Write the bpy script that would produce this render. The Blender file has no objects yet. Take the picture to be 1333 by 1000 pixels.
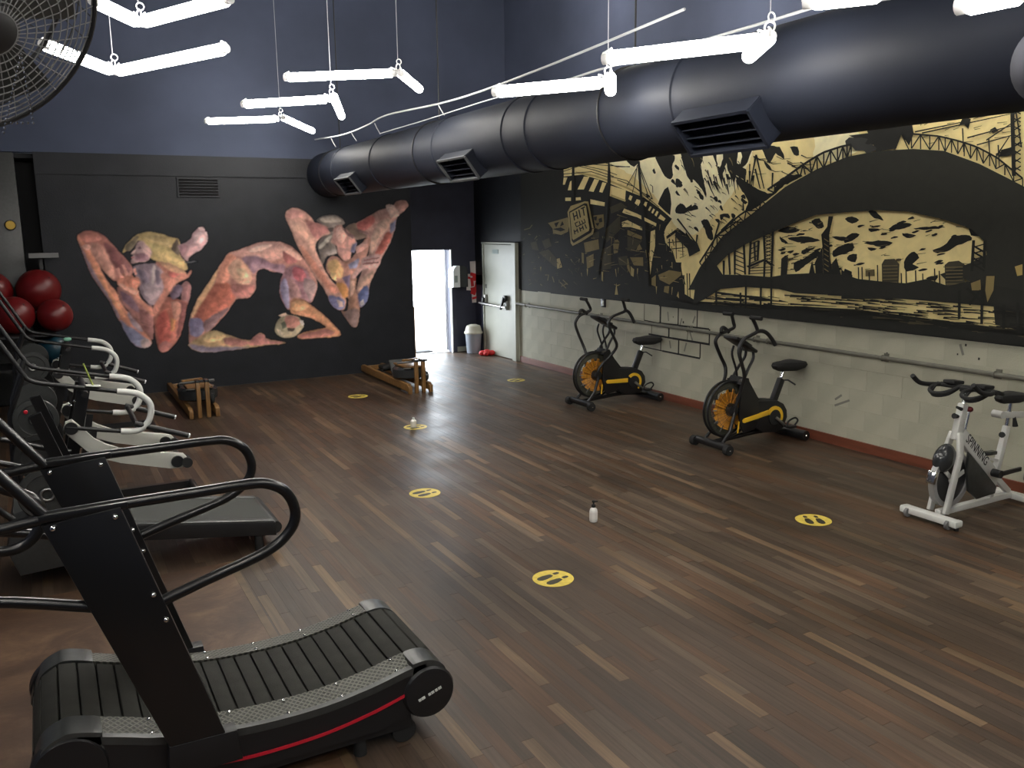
import bpy, bmesh, math, random
from mathutils import Vector, Matrix

random.seed(7)
PI = math.pi
SC = bpy.context.scene
COL = SC.collection

# ------------------------------------------------------------------ camera
cam_data = bpy.data.cameras.new('camera')
cam = bpy.data.objects.new('camera', cam_data)
COL.objects.link(cam)
cam_data.sensor_width = 36.0
cam_data.sensor_fit = 'HORIZONTAL'
cam_data.lens = 1115.0 * 36.0 / 1333.0
cam_data.clip_start = 0.05
_r = ((0.877484, -0.096894, 0.469716), (-0.479445, -0.151934, 0.864319), (-0.012382, -0.983630, -0.179775))
cam.matrix_world = Matrix(((_r[0][0], -_r[0][1], -_r[0][2], 0.0),
                           (_r[1][0], -_r[1][1], -_r[1][2], 0.0),
                           (_r[2][0], -_r[2][1], -_r[2][2], 2.25),
                           (0, 0, 0, 1)))
SC.camera = cam

# ------------------------------------------------------------------ light and exposure
TUBE_POWER = 26.0
DAY = 7.0
EXPOSURE = 1.3
world = bpy.data.worlds.new('daylight')
SC.world = world
world.use_nodes = True
_bg = world.node_tree.nodes['Background']
_bg.inputs['Color'].default_value = (0.86, 0.93, 1.0, 1)
_bg.inputs['Strength'].default_value = DAY
_ld = bpy.data.lights.new('door_daylight_portal', 'AREA')
_ld.shape = 'RECTANGLE'
_ld.size, _ld.size_y = 0.95, 1.9
_ld.cycles.is_portal = True
_lo = bpy.data.objects.new('door_daylight_portal', _ld)
COL.objects.link(_lo)
_lo.location = (6.0, 14.36, 0.95)
_lo.rotation_euler = (PI / 2, 0, PI)
_lo.rotation_euler = (-PI / 2, 0, 0)
SC.view_settings.view_transform = 'Standard'
SC.view_settings.look = 'None'
SC.view_settings.gamma = 1.0
SC.view_settings.use_curve_mapping = False
SC.view_settings.exposure = EXPOSURE
SC.cycles.max_bounces = 8
SC.cycles.diffuse_bounces = 4
SC.cycles.sample_clamp_indirect = 6.0
SC.cycles.use_denoising = True

# ------------------------------------------------------------------ materials
def lin(c):
    return tuple(((v / 255.0) / 12.92 if v / 255.0 <= 0.04045 else ((v / 255.0 + 0.055) / 1.055) ** 2.4) for v in c)

def mat(name, col, rough=0.5, metal=0.0, spec=0.5, noise=0.0, nscale=20.0, bump=0.0, bscale=200.0, stretch=(1, 1, 1), coat=0.0, alpha=None, trans=0.0):
    m = bpy.data.materials.new(name)
    m.use_nodes = True
    nt = m.node_tree
    b = nt.nodes['Principled BSDF']
    b.inputs['Base Color'].default_value = (*col, 1)
    b.inputs['Roughness'].default_value = rough
    b.inputs['Metallic'].default_value = metal
    b.inputs['Specular IOR Level'].default_value = spec
    b.inputs['Coat Weight'].default_value = coat
    b.inputs['Transmission Weight'].default_value = trans
    if noise or bump:
        tc = nt.nodes.new('ShaderNodeTexCoord')
        mp = nt.nodes.new('ShaderNodeMapping')
        mp.inputs['Scale'].default_value = stretch
        nt.links.new(tc.outputs['Object'], mp.inputs['Vector'])
    if noise:
        n = nt.nodes.new('ShaderNodeTexNoise')
        n.inputs['Scale'].default_value = nscale
        n.inputs['Detail'].default_value = 5
        nt.links.new(mp.outputs['Vector'], n.inputs['Vector'])
        r = nt.nodes.new('ShaderNodeMapRange')
        r.inputs['From Min'].default_value = 0.25
        r.inputs['From Max'].default_value = 0.75
        r.inputs['To Min'].default_value = 1 - noise
        r.inputs['To Max'].default_value = 1 + noise
        nt.links.new(n.outputs['Fac'], r.inputs['Value'])
        mx = nt.nodes.new('ShaderNodeMix')
        mx.data_type = 'RGBA'
        mx.blend_type = 'MULTIPLY'
        mx.inputs['Factor'].default_value = 1
        mx.inputs['A'].default_value = (*col, 1)
        nt.links.new(r.outputs['Result'], mx.inputs['B'])
        nt.links.new(mx.outputs['Result'], b.inputs['Base Color'])
    if bump:
        n2 = nt.nodes.new('ShaderNodeTexNoise')
        n2.inputs['Scale'].default_value = bscale
        n2.inputs['Detail'].default_value = 4
        nt.links.new(mp.outputs['Vector'], n2.inputs['Vector'])
        bp = nt.nodes.new('ShaderNodeBump')
        bp.inputs['Strength'].default_value = bump
        bp.inputs['Distance'].default_value = 0.01
        nt.links.new(n2.outputs['Fac'], bp.inputs['Height'])
        nt.links.new(bp.outputs['Normal'], b.inputs['Normal'])
    return m

def emit(name, col, strength):
    m = bpy.data.materials.new(name)
    m.use_nodes = True
    nt = m.node_tree
    nt.nodes.remove(nt.nodes['Principled BSDF'])
    e = nt.nodes.new('ShaderNodeEmission')
    e.inputs['Color'].default_value = (*col, 1)
    e.inputs['Strength'].default_value = strength
    nt.links.new(e.outputs['Emission'], nt.nodes['Material Output'].inputs['Surface'])
    return m

def plank_mat(name, per_object):
    """worn dark stained strip wood: tone per plank, grain along Y, grime that lies over several planks"""
    m = bpy.data.materials.new(name)
    m.use_nodes = True
    nt = m.node_tree
    N, L = nt.nodes, nt.links
    b = N['Principled BSDF']
    if per_object:
        oi = N.new('ShaderNodeObjectInfo')
        tone = oi.outputs['Color']
    else:
        at = N.new('ShaderNodeVertexColor')
        at.layer_name = 'tone'
        tone = at.outputs['Color']
    g = N.new('ShaderNodeNewGeometry')
    mp = N.new('ShaderNodeMapping')
    mp.inputs['Scale'].default_value = (60, 2.2, 1)
    L.new(g.outputs['Position'], mp.inputs['Vector'])
    n1 = N.new('ShaderNodeTexNoise')
    n1.inputs['Scale'].default_value = 1.0
    n1.inputs['Detail'].default_value = 6
    L.new(mp.outputs['Vector'], n1.inputs['Vector'])
    r1 = N.new('ShaderNodeMapRange')
    r1.inputs['From Min'].default_value, r1.inputs['From Max'].default_value = 0.3, 0.7
    r1.inputs['To Min'].default_value, r1.inputs['To Max'].default_value = 0.72, 1.25
    L.new(n1.outputs['Fac'], r1.inputs['Value'])
    mp2 = N.new('ShaderNodeMapping')
    mp2.inputs['Scale'].default_value = (1.0, 0.7, 1)
    L.new(g.outputs['Position'], mp2.inputs['Vector'])
    n2 = N.new('ShaderNodeTexNoise')
    n2.inputs['Scale'].default_value = 1.1
    n2.inputs['Detail'].default_value = 5
    n2.inputs['Roughness'].default_value = 0.62
    L.new(mp2.outputs['Vector'], n2.inputs['Vector'])
    r2 = N.new('ShaderNodeMapRange')
    r2.inputs['From Min'].default_value, r2.inputs['From Max'].default_value = 0.3, 0.7
    r2.inputs['To Min'].default_value, r2.inputs['To Max'].default_value = 0.62, 1.3
    L.new(n2.outputs['Fac'], r2.inputs['Value'])
    mu = N.new('ShaderNodeMath')
    mu.operation = 'MULTIPLY'
    L.new(r1.outputs['Result'], mu.inputs[0])
    L.new(r2.outputs['Result'], mu.inputs[1])
    mx = N.new('ShaderNodeMix')
    mx.data_type = 'RGBA'
    mx.blend_type = 'MULTIPLY'
    mx.inputs['Factor'].default_value = 1
    L.new(tone, mx.inputs['A'])
    L.new(mu.outputs['Value'], mx.inputs['B'])
    L.new(mx.outputs['Result'], b.inputs['Base Color'])
    r3 = N.new('ShaderNodeMapRange')
    r3.inputs['From Min'].default_value, r3.inputs['From Max'].default_value = 0.3, 0.7
    r3.inputs['To Min'].default_value, r3.inputs['To Max'].default_value = 0.36, 0.56
    L.new(n2.outputs['Fac'], r3.inputs['Value'])
    L.new(r3.outputs['Result'], b.inputs['Roughness'])
    b.inputs['Specular IOR Level'].default_value = 0.45
    bp = N.new('ShaderNodeBump')
    bp.inputs['Strength'].default_value = 0.12
    bp.inputs['Distance'].default_value = 0.004
    L.new(n1.outputs['Fac'], bp.inputs['Height'])
    L.new(bp.outputs['Normal'], b.inputs['Normal'])
    return m

def paint_mat(name, var=0.12, scale=9.0, rough=0.75):
    """flat mural paint: one colour per painted patch, brushy variation"""
    m = bpy.data.materials.new(name)
    m.use_nodes = True
    nt = m.node_tree
    N, L = nt.nodes, nt.links
    b = N['Principled BSDF']
    at = N.new('ShaderNodeVertexColor')
    at.layer_name = 'paint'
    g = N.new('ShaderNodeNewGeometry')
    n = N.new('ShaderNodeTexNoise')
    n.inputs['Scale'].default_value = scale
    n.inputs['Detail'].default_value = 6
    n.inputs['Distortion'].default_value = 1.5
    L.new(g.outputs['Position'], n.inputs['Vector'])
    r = N.new('ShaderNodeMapRange')
    r.inputs['From Min'].default_value, r.inputs['From Max'].default_value = 0.3, 0.7
    r.inputs['To Min'].default_value, r.inputs['To Max'].default_value = 1 - var, 1 + var
    L.new(n.outputs['Fac'], r.inputs['Value'])
    mx = N.new('ShaderNodeMix')
    mx.data_type = 'RGBA'
    mx.blend_type = 'MULTIPLY'
    mx.inputs['Factor'].default_value = 1
    L.new(at.outputs['Color'], mx.inputs['A'])
    L.new(r.outputs['Result'], mx.inputs['B'])
    L.new(mx.outputs['Result'], b.inputs['Base Color'])
    b.inputs['Roughness'].default_value = rough
    b.inputs['Specular IOR Level'].default_value = 0.3
    return m

def tread_mat(name):
    """raised lozenge tread on the side rails"""
    m = mat(name, (0.10, 0.105, 0.10), 0.42, 0.35)
    nt = m.node_tree
    N, L = nt.nodes, nt.links
    b = N['Principled BSDF']
    g = N.new('ShaderNodeNewGeometry')
    mp = N.new('ShaderNodeMapping')
    mp.inputs['Rotation'].default_value = (0, 0, PI / 4)
    mp.inputs['Scale'].default_value = (55, 55, 0)
    L.new(g.outputs['Position'], mp.inputs['Vector'])
    ck = N.new('ShaderNodeTexVoronoi')
    ck.feature = 'DISTANCE_TO_EDGE'
    ck.inputs['Randomness'].default_value = 0.0
    ck.inputs['Scale'].default_value = 1.0
    L.new(mp.outputs['Vector'], ck.inputs['Vector'])
    r = N.new('ShaderNodeMapRange')
    r.inputs['From Min'].default_value, r.inputs['From Max'].default_value = 0.05, 0.25
    L.new(ck.outputs['Distance'], r.inputs['Value'])
    mx = N.new('ShaderNodeMix')
    mx.data_type = 'RGBA'
    mx.inputs['A'].default_value = (0.12, 0.12, 0.10, 1)
    mx.inputs['B'].default_value = (0.04, 0.04, 0.036, 1)
    L.new(r.outputs['Result'], mx.inputs['Factor'])
    L.new(mx.outputs['Result'], b.inputs['Base Color'])
    bp = N.new('ShaderNodeBump')
    bp.inputs['Strength'].default_value = 0.5
    bp.inputs['Distance'].default_value = 0.004
    bp.invert = True
    L.new(r.outputs['Result'], bp.inputs['Height'])
    L.new(bp.outputs['Normal'], b.inputs['Normal'])
    return m

M = {}
M['black_wall'] = mat('black wall paint', (0.0125, 0.014, 0.0185), 0.6, spec=0.35, noise=0.25, nscale=3, bump=0.25, bscale=60)
M['upper_wall'] = mat('haze toned wall paint', (0.066, 0.079, 0.124), 0.8, spec=0.3, noise=0.18, nscale=1.2)  # lighter bluish tone stands in for the haze around the lamps
M['navy_wall'] = mat('navy wall paint', (0.030, 0.032, 0.055), 0.6, noise=0.15, nscale=4)
M['dark'] = mat('dark room paint', (0.012, 0.012, 0.014), 0.7)
M['grey_block'] = mat('painted concrete block', (0.41, 0.40, 0.31), 0.75, noise=0.13, nscale=2.5, bump=0.3, bscale=90)
M['mortar'] = mat('painted mortar', (0.35, 0.34, 0.262), 0.85)
M['baseboard'] = mat('red brown skirting paint', (0.16, 0.045, 0.022), 0.5, noise=0.3, nscale=14, stretch=(1, .15, 1))
M['ceiling'] = mat('black ceiling', (0.02, 0.021, 0.025), 0.8)
M['plank'] = plank_mat('worn stained plank', True)
M['plank_far'] = plank_mat('worn stained planks', False)
M['under'] = mat('floor grime', (0.008, 0.006, 0.005), 0.9)
M['board'] = mat('scuffed brown board', (0.075, 0.038, 0.021), 0.5, bump=0.1, bscale=30)
def _scuff(m):
    nt = m.node_tree
    N, L = nt.nodes, nt.links
    g = N.new('ShaderNodeNewGeometry')
    n = N.new('ShaderNodeTexNoise')
    n.inputs['Scale'].default_value = 2.6
    n.inputs['Detail'].default_value = 7
    n.inputs['Roughness'].default_value = 0.65
    n.inputs['Distortion'].default_value = 0.6
    L.new(g.outputs['Position'], n.inputs['Vector'])
    cr = N.new('ShaderNodeValToRGB')
    e = cr.color_ramp.elements
    e[0].position, e[0].color = 0.30, (0.040, 0.021, 0.012, 1)
    e[1].position, e[1].color = 0.78, (0.20, 0.125, 0.075, 1)
    for q, c in ((0.48, (0.070, 0.036, 0.020, 1)), (0.60, (0.115, 0.064, 0.036, 1))):
        x = e.new(q); x.color = c
    L.new(n.outputs['Fac'], cr.inputs['Fac'])
    L.new(cr.outputs['Color'], N['Principled BSDF'].inputs['Base Color'])
_scuff(M['board'])
M['edge'] = mat('pale board edge', (0.10, 0.062, 0.032), 0.5, noise=0.4, nscale=10)
M['duct'] = mat('black painted duct', (0.010, 0.0125, 0.021), 0.62, 0.0, spec=0.2, noise=0.15, nscale=3)
M['duct_lit'] = mat('vent lip painted lit', (0.06, 0.064, 0.068), 0.6)  # lip highlight put into the colour as a lighter grey
M['white'] = mat('white paint', (0.62, 0.64, 0.60), 0.4)
M['door_white'] = mat('pale door paint', (0.36, 0.365, 0.30), 0.45, noise=0.08, nscale=3)
M['bright'] = mat('white gloss door', (0.82, 0.85, 0.85), 0.4)
M['outside'] = mat('pale ground outdoors', (0.7, 0.7, 0.68), 0.8)
M['black_gloss'] = mat('black powder coat', (0.006, 0.006, 0.0065), 0.28, coat=0.2)
M['black_sat'] = mat('black satin steel', (0.010, 0.010, 0.011), 0.42)
M['rubber'] = mat('black rubber', (0.012, 0.012, 0.012), 0.75)
M['slat'] = mat('dark rubber slat', (0.021, 0.0205, 0.017), 0.8, spec=0.3, noise=0.25, nscale=12, bump=0.2, bscale=250)
M['tread'] = tread_mat('lozenge tread plate')
M['housing'] = mat('dark grey moulded plastic', (0.036, 0.038, 0.037), 0.36, noise=0.2, nscale=30)
M['deckmat'] = mat('dark grey running belt', (0.045, 0.047, 0.043), 0.8, bump=0.2, bscale=300)
M['red'] = mat('red stripe', (0.50, 0.012, 0.03), 0.4)
M['chrome'] = mat('chrome', (0.75, 0.75, 0.74), 0.15, 1.0)
M['steel'] = mat('dull steel', (0.35, 0.35, 0.34), 0.35, 0.9)
M['white_grip'] = mat('white foam grip', (0.62, 0.63, 0.60), 0.55)
M['white_beam'] = mat('white enamel', (0.50, 0.50, 0.45), 0.38)
M['silver'] = mat('silver white enamel', (0.60, 0.60, 0.57), 0.35)
M['yellow'] = mat('yellow enamel', (0.86, 0.52, 0.03), 0.4)
M['amber'] = mat('amber fan plastic', (0.55, 0.235, 0.018), 0.45, noise=0.35, nscale=18)
M['cage'] = mat('dark wire', (0.02, 0.02, 0.018), 0.5)
M['greycap'] = mat('grey plastic', (0.16, 0.16, 0.16), 0.5)
M['wood'] = mat('amber ash wood', (0.22, 0.115, 0.038), 0.4, noise=0.35, nscale=8, stretch=(6, 6, .6))
M['annulus'] = mat('smoky guard mesh', (0.085, 0.09, 0.068), 0.6)
M['wheel_disc'] = mat('dark flywheel face', (0.028, 0.028, 0.03), 0.4, 0.0)
M['rim_grey'] = mat('brushed rim', (0.34, 0.34, 0.335), 0.35, 0.3)
M['tank'] = mat('dark tank', (0.03, 0.032, 0.034), 0.2)
M['ball'] = mat('red gym ball', (0.13, 0.006, 0.007), 0.35)
M['ball_teal'] = mat('dark teal gym ball', (0.006, 0.035, 0.055), 0.35)
M['sticker'] = mat('yellow vinyl', (0.60, 0.46, 0.075), 0.45, noise=0.2, nscale=25)
M['sticker_black'] = mat('black vinyl print', (0.03, 0.027, 0.015), 0.5)
M['bottle'] = mat('cloudy bottle plastic', (0.74, 0.72, 0.68), 0.3)
M['bin'] = mat('grey bin plastic', (0.30, 0.33, 0.38), 0.45)
M['bin_lid'] = mat('pale bin lid', (0.48, 0.46, 0.38), 0.45)
M['red_cloth'] = mat('red plastic', (0.55, 0.02, 0.02), 0.5)
M['paper'] = mat('white paper', (0.72, 0.68, 0.64), 0.8)
M['label_grey'] = mat('grey print', (0.30, 0.36, 0.34), 0.7)
M['cable'] = mat('pale cable', (0.42, 0.43, 0.45), 0.5)
M['wire'] = mat('thin steel wire', (0.50, 0.51, 0.54), 0.35, 0.5)
M['lampend'] = mat('white lamp cap', (0.8, 0.8, 0.8), 0.4)
M['tube'] = emit('lit fluorescent tube', (1.0, 0.96, 0.88), TUBE_POWER)
M['pipe'] = mat('painted rail pipe', (0.13, 0.125, 0.10), 0.55, 0.0, noise=0.2, nscale=10)
M['hole'] = mat('dark filler', (0.03, 0.03, 0.026), 0.9)
M['line'] = mat('black painted line', (0.012, 0.012, 0.012), 0.8)
M['stain'] = mat('faint dark smear', (0.19, 0.19, 0.16), 0.85)
M['grey_ball'] = mat('grey matt shell', (0.03, 0.031, 0.04), 0.7, spec=0.2)
M['yellow_disc'] = mat('yellow disc', (0.65, 0.42, 0.06), 0.5)
M['figure'] = paint_mat('figure mural paint', 0.18, 7.0)
M['city'] = paint_mat('city mural paint', 0.10, 4.0)

# ------------------------------------------------------------------ mesh helpers
def catmull(pts, n=6, closed=False):
    P = [Vector(p) for p in pts]
    out = []
    k = len(P)
    rng = range(k if closed else k - 1)
    for i in rng:
        if closed:
            a, b, c, d = P[(i - 1) % k], P[i], P[(i + 1) % k], P[(i + 2) % k]
        else:
            a, b, c, d = P[max(i - 1, 0)], P[i], P[i + 1], P[min(i + 2, k - 1)]
        for j in range(n):
            t = j / n
            out.append(0.5 * ((2 * b) + (c - a) * t + (2 * a - 5 * b + 4 * c - d) * t * t + (3 * b - a - 3 * c + d) * t ** 3))
    if not closed:
        out.append(P[-1])
    return out

class MB:
    def __init__(self):
        self.bm = bmesh.new()

    def box(self, c, s, rot=None, bev=0.0):
        r = bmesh.ops.create_cube(self.bm, size=1.0)
        vs = r['verts']
        m = Matrix.Translation(Vector(c)) @ (rot.to_4x4() if rot is not None else Matrix.Identity(4)) @ Matrix.Diagonal((*s, 1))
        bmesh.ops.transform(self.bm, matrix=m, verts=vs)
        if bev:
            es = list({e for v in vs for e in v.link_edges})
            bmesh.ops.bevel(self.bm, geom=es, offset=bev, segments=2, affect='EDGES', profile=0.5)
        return self

    def rings(self, rings, cap=True, closed=False):
        bm = self.bm
        R_ = [[bm.verts.new(p) for p in r] for r in rings]
        n = len(R_[0])
        m = len(R_)
        for i in range(m if closed else m - 1):
            a, b = R_[i], R_[(i + 1) % m]
            for j in range(n):
                bm.faces.new((a[j], a[(j + 1) % n], b[(j + 1) % n], b[j]))
        if cap and not closed:
            bm.faces.new(R_[0][::-1])
            bm.faces.new(R_[-1])
        return self

    def tube(self, pts, r, segs=10, closed=False, smooth=0):
        P = catmull(pts, smooth, closed) if smooth else [Vector(p) for p in pts]
        n = len(P)
        rings = []
        up = None
        for i in range(n):
            if closed:
                d = P[(i + 1) % n] - P[(i - 1) % n]
            else:
                d = P[min(i + 1, n - 1)] - P[max(i - 1, 0)]
            d.normalize()
            if up is None:
                up = Vector((0, 0, 1)) if abs(d.z) < 0.9 else Vector((1, 0, 0))
            x = up - d * up.dot(d)
            if x.length < 1e-5:
                x = d.orthogonal()
            x.normalize()
            y = d.cross(x)
            up = x
            rr = r[i] if isinstance(r, (list, tuple)) else r
            rings.append([P[i] + (x * math.cos(2 * PI * k / segs) + y * math.sin(2 * PI * k / segs)) * rr for k in range(segs)])
        return self.rings(rings, True, closed)

    def cyl(self, p0, p1, r0, r1=None, segs=20):
        r1 = r0 if r1 is None else r1
        return self.tube([p0, p1], [r0, r1], segs)

    def lathe(self, prof, c, axis=(0, 0, 1), segs=28):
        """prof: (radius, distance along the axis) from one end to the other"""
        a = Vector(axis).normalized()
        x = a.orthogonal().normalized()
        y = a.cross(x)
        c = Vector(c)
        ring_shaped = prof[0] == prof[-1]
        if ring_shaped:
            prof = prof[:-1]
        rings = [[c + a * h + (x * math.cos(2 * PI * k / segs) + y * math.sin(2 * PI * k / segs)) * max(r, 1e-4) for k in range(segs)] for r, h in prof]
        return self.rings(rings, True, ring_shaped)

    def prism(self, poly, y0, y1, bev=0.0):
        """polygon in (x, z) pulled out along y"""
        bm = self.bm
        a = [bm.verts.new((p[0], y0, p[1])) for p in poly]
        b = [bm.verts.new((p[0], y1, p[1])) for p in poly]
        n = len(poly)
        fs = [bm.faces.new(a), bm.faces.new(b[::-1])]
        for i in range(n):
            fs.append(bm.faces.new((a[i], b[i], b[(i + 1) % n], a[(i + 1) % n])))
        if bev:
            es = list({e for f in fs[:2] for e in f.edges})
            bmesh.ops.bevel(bm, geom=es, offset=bev, segments=2, affect='EDGES', profile=0.5)
        return self

    def ball(self, c, r, scale=(1, 1, 1), u=20, v=12, rot=None):
        q = bmesh.ops.create_uvsphere(self.bm, u_segments=u, v_segments=v, radius=r)
        m = Matrix.Translation(Vector(c)) @ (rot.to_4x4() if rot is not None else Matrix.Identity(4)) @ Matrix.Diagonal((*scale, 1))
        bmesh.ops.transform(self.bm, matrix=m, verts=q['verts'])
        return self

    def torus(self, c, axis, R_, r, n=36, segs=8):
        a = Vector(axis).normalized()
        x = a.orthogonal().normalized()
        y = a.cross(x)
        c = Vector(c)
        return self.tube([c + (x * math.cos(2 * PI * k / n) + y * math.sin(2 * PI * k / n)) * R_ for k in range(n)], r, segs, True)

    def mesh(self, name, smooth=True):
        bmesh.ops.recalc_face_normals(self.bm, faces=self.bm.faces)
        me = bpy.data.meshes.new(name)
        self.bm.to_mesh(me)
        self.bm.free()
        if smooth:
            me.polygons.foreach_set('use_smooth', [True] * len(me.polygons))
            me.set_sharp_from_angle(angle=math.radians(38))
        return me

def obj(name, mb, m, parent=None, smooth=True, kind=None, label=None):
    me = mb.mesh(name, smooth) if isinstance(mb, MB) else mb
    if m is not None and not me.materials:
        me.materials.append(M[m] if isinstance(m, str) else m)
    o = bpy.data.objects.new(name, me)
    COL.objects.link(o)
    o.parent = parent
    if kind:
        o['kind'] = kind
    if label:
        o['label'] = label
    return o

def tag(o, label, cat, group=None):
    o['label'] = label
    o['category'] = cat
    if group:
        o['group'] = group
    return o

def thing(name, label, cat, loc=(0, 0, 0), rz=0.0, group=None):
    o = bpy.data.objects.new(name, None)
    o.empty_display_size = 0.1
    COL.objects.link(o)
    o.location = loc
    o.rotation_euler = (0, 0, rz)
    return tag(o, label, cat, group)

def dup(root, loc, rz, label, group=None):
    r = root.copy()
    COL.objects.link(r)
    r.location = loc
    r.rotation_euler = (0, 0, rz)
    r['label'] = label
    if group:
        r['group'] = group
    for ch in list(root.children):
        c = ch.copy()
        COL.objects.link(c)
        c.parent = r
        for g in list(ch.children):
            d = g.copy()
            COL.objects.link(d)
            d.parent = c
    return r

def roty(a):
    return Matrix.Rotation(a, 3, 'Y')

def rotx(a):
    return Matrix.Rotation(a, 3, 'X')

def rotz(a):
    return Matrix.Rotation(a, 3, 'Z')

def bar(mb, p0, p1, w, h, side=(0, 1, 0), bev=0.0):
    """square bar between two points; w measured along 'side', h across it"""
    p0, p1 = Vector(p0), Vector(p1)
    d = (p1 - p0)
    L_ = d.length
    d.normalize()
    s = Vector(side)
    s = (s - d * s.dot(d)).normalized()
    t = d.cross(s)
    m = Matrix((d, s, t)).transposed()
    return mb.box((p0 + p1) / 2, (L_, w, h), m, bev)

# ------------------------------------------------------------------ the room
def struct(name, mb, m, parent=None, **k):
    return obj(name, mb, m, parent, smooth=False, kind='structure', **k)

XW = 7.03          # right wall face
YB = 12.97         # mural wall face
ZC = 6.4           # ceiling
floor = struct('floor', MB().box((2.0, 5.9, -0.07), (10.2, 17.2, 0.1)), 'under')
struct('ceiling', MB().box((2.0, 5.9, ZC + 0.05), (10.4, 17.4, 0.1)), 'ceiling')
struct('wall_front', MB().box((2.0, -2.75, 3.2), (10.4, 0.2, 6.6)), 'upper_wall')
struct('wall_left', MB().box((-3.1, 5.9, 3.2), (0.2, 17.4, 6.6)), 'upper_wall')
# mural wall with the recess for the doors to its right and the ball corner to its left
wall_back = struct('wall_back', MB().box((2.65, YB + 0.1, 1.645), (5.2, 0.2, 3.29)), 'black_wall')
struct('trim_1', MB().box((1.85, YB - 0.012, 3.14), (3.6, 0.03, 0.26)), 'black_wall')
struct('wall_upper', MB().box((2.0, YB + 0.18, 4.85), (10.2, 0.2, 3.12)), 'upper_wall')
struct('wall_corner', MB().box((-1.3, 13.75, 1.65), (3.8, 0.1, 3.4)).box((0.35, 13.4, 1.62), (0.1, 0.8, 3.2)).box((-1.3, 13.5, 3.25), (3.8, 0.7, 0.06)), 'dark')
struct('wall_alcove', MB().box((6.825, 14.36, 1.66), (0.53, 0.12, 3.32)).box((6.08, 14.36, 2.61), (0.96, 0.12, 1.42)).box((5.2, 14.36, 1.66), (0.8, 0.12, 3.32)), 'navy_wall')
struct('trim_2', MB().box((5.12, 13.7, 1.65), (0.08, 1.3, 3.3)), 'navy_wall')
struct('trim_3', MB().box((6.0, 13.75, 3.34), (2.1, 1.35, 0.06)), 'dark')
# right wall: bare blocks below, black paint above
wall_right = struct('wall_right', MB().box((XW + 0.107, 5.0, 0.615), (0.21, 15.3, 1.23)), 'mortar')
struct('wall_right_upper', MB().box((XW + 0.11, 5.9, 2.515), (0.22, 17.2, 2.57)), 'black_wall')
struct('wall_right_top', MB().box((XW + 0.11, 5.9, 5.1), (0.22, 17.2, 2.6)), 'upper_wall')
struct('wall_right_end', MB().box((XW + 0.11, 13.6, 0.7), (0.22, 1.75, 1.4)), 'navy_wall')
bl = MB().box((0, 0, 0), (0.03, 0.3975, 0.2025), bev=0.0015).mesh('block', False)
bl.materials.append(M['grey_block'])
rr = random.Random(3)
for row in range(6):
    y = 12.62 - (0.2 if row % 2 else 0.0)
    if row % 2:
        o = bpy.data.objects.new('block', bl); COL.objects.link(o); o.parent = wall_right
        o.location = (XW + 0.015, 12.52, 0.1025 + row * 0.205); o.scale = (1, 0.5, 1)
    while y > 3.3:
        o = bpy.data.objects.new('block', bl); COL.objects.link(o); o.parent = wall_right
        o.location = (XW + 0.015 + rr.uniform(-0.001, 0.001), y - 0.2, 0.1025 + row * 0.205)
        y -= 0.4
struct('baseboard_right', MB().box((XW - 0.008, 7.9, 0.05), (0.022, 9.4, 0.10), bev=0.003), 'baseboard')
struct('baseboard_alcove', MB().box((6.8, 14.29, 0.045), (0.5, 0.015, 0.09)), 'door_white')
# marks on the bare wall: painted brick outline, filled holes, smears
mk = MB()
def wline(y0, z0, y1, z1, w=0.016):
    d = Vector((0, y1 - y0, z1 - z0)); d.normalize()
    bar(mk, (XW - 0.0012, y0, z0), (XW - 0.0012, y1, z1), 0.002, w, (1, 0, 0))
wline(9.20, 1.225, 9.20, 1.0, .010); wline(8.86, 1.225, 8.86, .985, .03); wline(8.50, 1.225, 8.50, 1.0, .02); wline(8.14, 1.225, 8.14, 1.0, .016)
wline(9.20, 1.005, 8.9, .995, .014); wline(8.9, .995, 8.5, 1.005, .02); wline(8.5, 1.0, 7.92, 1.01, .02)
wline(7.91, 1.01, 7.91, .825, .022); wline(9.1, .83, 8.6, .825, .022); wline(8.6, .825, 7.90, .825, .026)
wline(8.68, .99, 8.68, .83, .026); wline(9.04, .99, 9.04, .83, .008); wline(8.3, .99, 8.32, .83, .006)
wline(8.84, .82, 8.84, .64, .014); wline(8.48, .82, 8.48, .635, .022); wline(8.07, .82, 8.07, .635, .018)
wline(9.2, .645, 8.8, .637, .014); wline(8.8, .637, 8.07, .632, .022)
obj('painted_outline', mk, 'line', wall_right, smooth=False)
mk = MB()
for y, z, s in ((4.62, 1.19, .016), (4.69, 1.10, .012), (4.49, 1.085, .016), (5.41, 1.02, .014), (5.44, .98, .01), (8.4, 1.05, .02), (8.6, 1.1, .012)):
    mk.box((XW, y, z), (0.004, s, s * 1.3))
obj('filled_hole', mk, 'hole', wall_right, smooth=False, kind='stuff')
mk = MB()
for y, z, a, l_ in ((4.655, 1.145, 1.2, .1), (8.45, 1.04, 1.9, .12), (8.7, 1.1, 1.4, .12), (8.25, .9, 1.1, .14), (8.35, .74, 1.9, .12), (8.65, .74, 1.3, .1), (8.2, 1.1, 2.0, .1), (5.9, .45, 2.7, .2), (5.95, .5, 2.5, .1)):
    dy, dz = math.cos(a) * l_ / 2, math.sin(a) * l_ / 2
    bar(mk, (XW - .0006, y - dy, z - dz), (XW - .0006, y + dy, z + dz), .0015, .022, (1, 0, 0))
obj('smear', mk, 'stain', wall_right, smooth=False, kind='stuff')

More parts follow.
